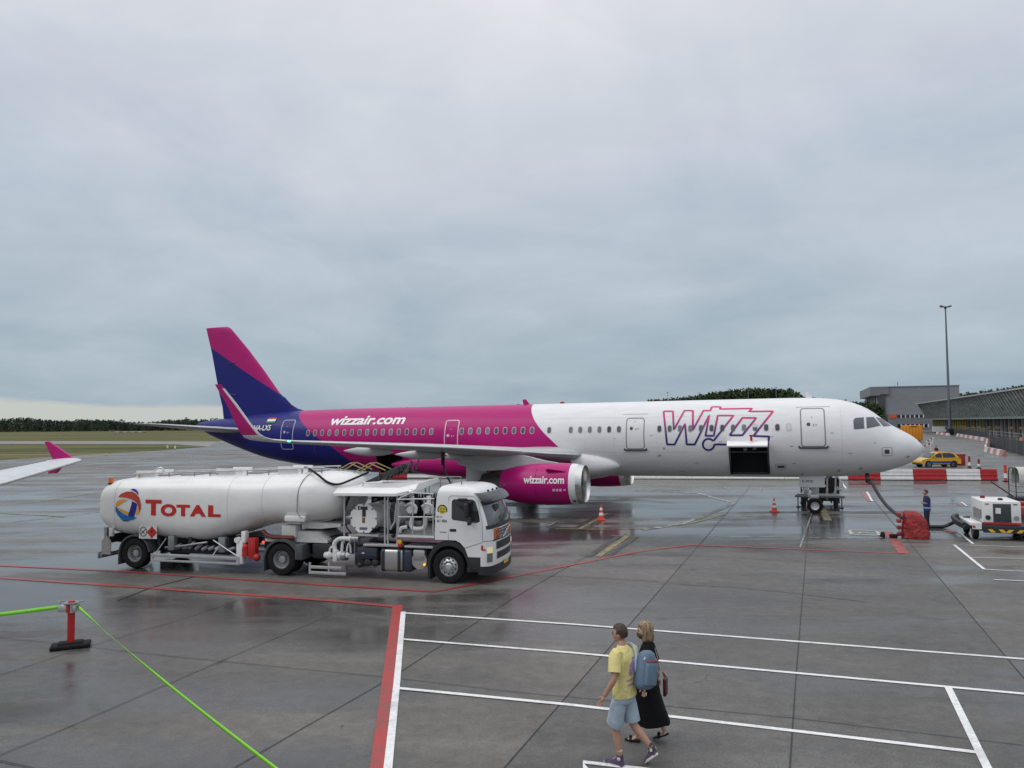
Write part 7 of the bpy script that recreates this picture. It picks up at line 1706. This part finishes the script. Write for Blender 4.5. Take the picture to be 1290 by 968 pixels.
# ------------------------------------------------------------------ woods
def leaf_mat(name, rgb):
    m = bpy.data.materials.new(name); m.use_nodes = True; t = NT(m.node_tree); b = m.node_tree.nodes['Principled BSDF']
    tc = t.n('ShaderNodeTexCoord'); n1 = t.noise(tc.outputs['Object'], .12, 3, .6); n2 = t.noise(tc.outputs['Object'], 1.1, 2, .6)
    c = t.mix(1., t.ramp(n1, [(.3, tuple(x*.7 for x in rgb)), (.7, (rgb[0]*1.35, rgb[1]*1.25, rgb[2]*1.1))]), t.ramp(n2, [(.3, .7), (.7, 1.3)]), 'MULTIPLY')
    t.link(c, b.inputs['Base Color']); b.inputs['Roughness'].default_value = .8; b.inputs['Specular IOR Level'].default_value = .15; return m
M_leaf = leaf_mat('conifer_leaf', (.062, .09, .066)); M_leaf2 = leaf_mat('broadleaf', (.042, .07, .03)); M_bark = mat('bark', (.06, .05, .04), .9)
def wood(name, trees, size, per, m, conif=.5, seed=1):
    rr = np.random.default_rng(seed); V_ = []; F_ = []; base = 0
    for x, y, h, rad, conf in trees:
        n = per; f = rr.random(n)
        if conf: zz = .02*h+.98*h*f; rad_ = rad*(1.02-f)**.75
        else: zz = h*(.18+.82*f); rad_ = rad*np.sqrt(np.clip(1-((f-.42)/.6)**2, .02, 1))*(1+.25*np.sin(f*9+x))
        a = rr.random(n)*2*np.pi; q = np.sqrt(.25+.75*rr.random(n))*rad_
        c = np.stack([x+q*np.cos(a), y+q*np.sin(a), zz+rr.normal(0, .02*h, n)], 1)
        d1 = rr.normal(size=(n, 3)); d1 /= np.linalg.norm(d1, axis=1)[:, None]; d2 = np.cross(d1, rr.normal(size=(n, 3))); d2 /= np.linalg.norm(d2, axis=1)[:, None]
        s = (size*(.6+.8*rr.random(n)))[:, None]
        q4 = np.stack([c-d1*s, c+d2*s*.7, c+d1*s, c-d2*s*.7], 1).reshape(-1, 3); V_.append(q4)
        F_.append(np.arange(4*n).reshape(-1, 4)+base); base += 4*n
        # trunk
        k = 5; tt = []
        for z, r in ((-.1, .22), (h*.7, .08)):
            for i in range(k): tt.append((x+r*cos(2*pi*i/k), y+r*sin(2*pi*i/k), z))
        V_.append(np.array(tt)); F_.append(np.array([[base+i, base+(i+1) % k, base+k+(i+1) % k, base+k+i] for i in range(k)])); base += 2*k
    vv = np.concatenate(V_); ff = np.concatenate(F_)
    me = bpy.data.meshes.new(name); me.from_pydata(vv.tolist(), [], ff.tolist()); me.materials.append(m)
    o = bpy.data.objects.new(name, me); COL.objects.link(o); return o
rw = random.Random(21)
tl = []
for u in np.arange(-240, 420, 2.7):
    for row in range(3):
        D = 930+row*16+rw.uniform(-6, 6); p = G(u+rw.uniform(-1.5, 1.5), 545); p = V((p.x/p.y*D, D, 0))
        h = 12.4+2.0*sin(u*.021+1)+1.4*sin(u*.063)+rw.uniform(-1.2, 1.6)+(2.2 if rw.random() < .06 else 0)
        tl.append((p.x, D, h, rw.uniform(2.6, 4.2), rw.random() < .55))
o = wood('wood', tl, .72, 150, M_leaf, seed=3); tag(o, 'long dark green wood beyond the airfield grass on the left', 'wood', kind='stuff')
tl = []
for u in np.arange(820, 1110, 3.4):
    top = float(np.interp(u, [820, 858, 880, 905, 930, 960, 1000, 1008, 1022, 1035, 1060, 1090, 1110], [504, 502, 499, 494, 491, 489.5, 491, 497, 500, 503, 505, 507, 509]))
    for row in range(3):
        D = 340+row*9+rw.uniform(-3, 3); p = G(u+rw.uniform(-2, 2), 560); h = AT(u, top, D).z-rw.uniform(.0, 1.2)
        tl.append((p.x/p.y*D, D, h, rw.uniform(2., 3.2), False))
o = wood('wood', tl, .55, 190, M_leaf2, seed=5); tag(o, 'wooded hill of broadleaf trees showing over the white fuselage', 'wood', kind='stuff')
tl = []
for u in np.arange(1196, 1420, 4.):
    top = float(np.interp(u, [1196, 1210, 1225, 1245, 1262, 1290, 1420], [498, 496.5, 494.5, 491.5, 489.5, 485.5, 482]))
    for row in range(2):
        D = 470+row*12+rw.uniform(-3, 3); p = G(u+rw.uniform(-2, 2), 560); h = AT(u, top, D).z-rw.uniform(0, 1.6)
        tl.append((p.x/p.y*D, D, h, rw.uniform(2.4, 3.8), False))
o = wood('wood', tl, .7, 150, M_leaf2, seed=8); tag(o, 'dark trees showing over the terminal roof right of the hangar', 'wood', kind='stuff')
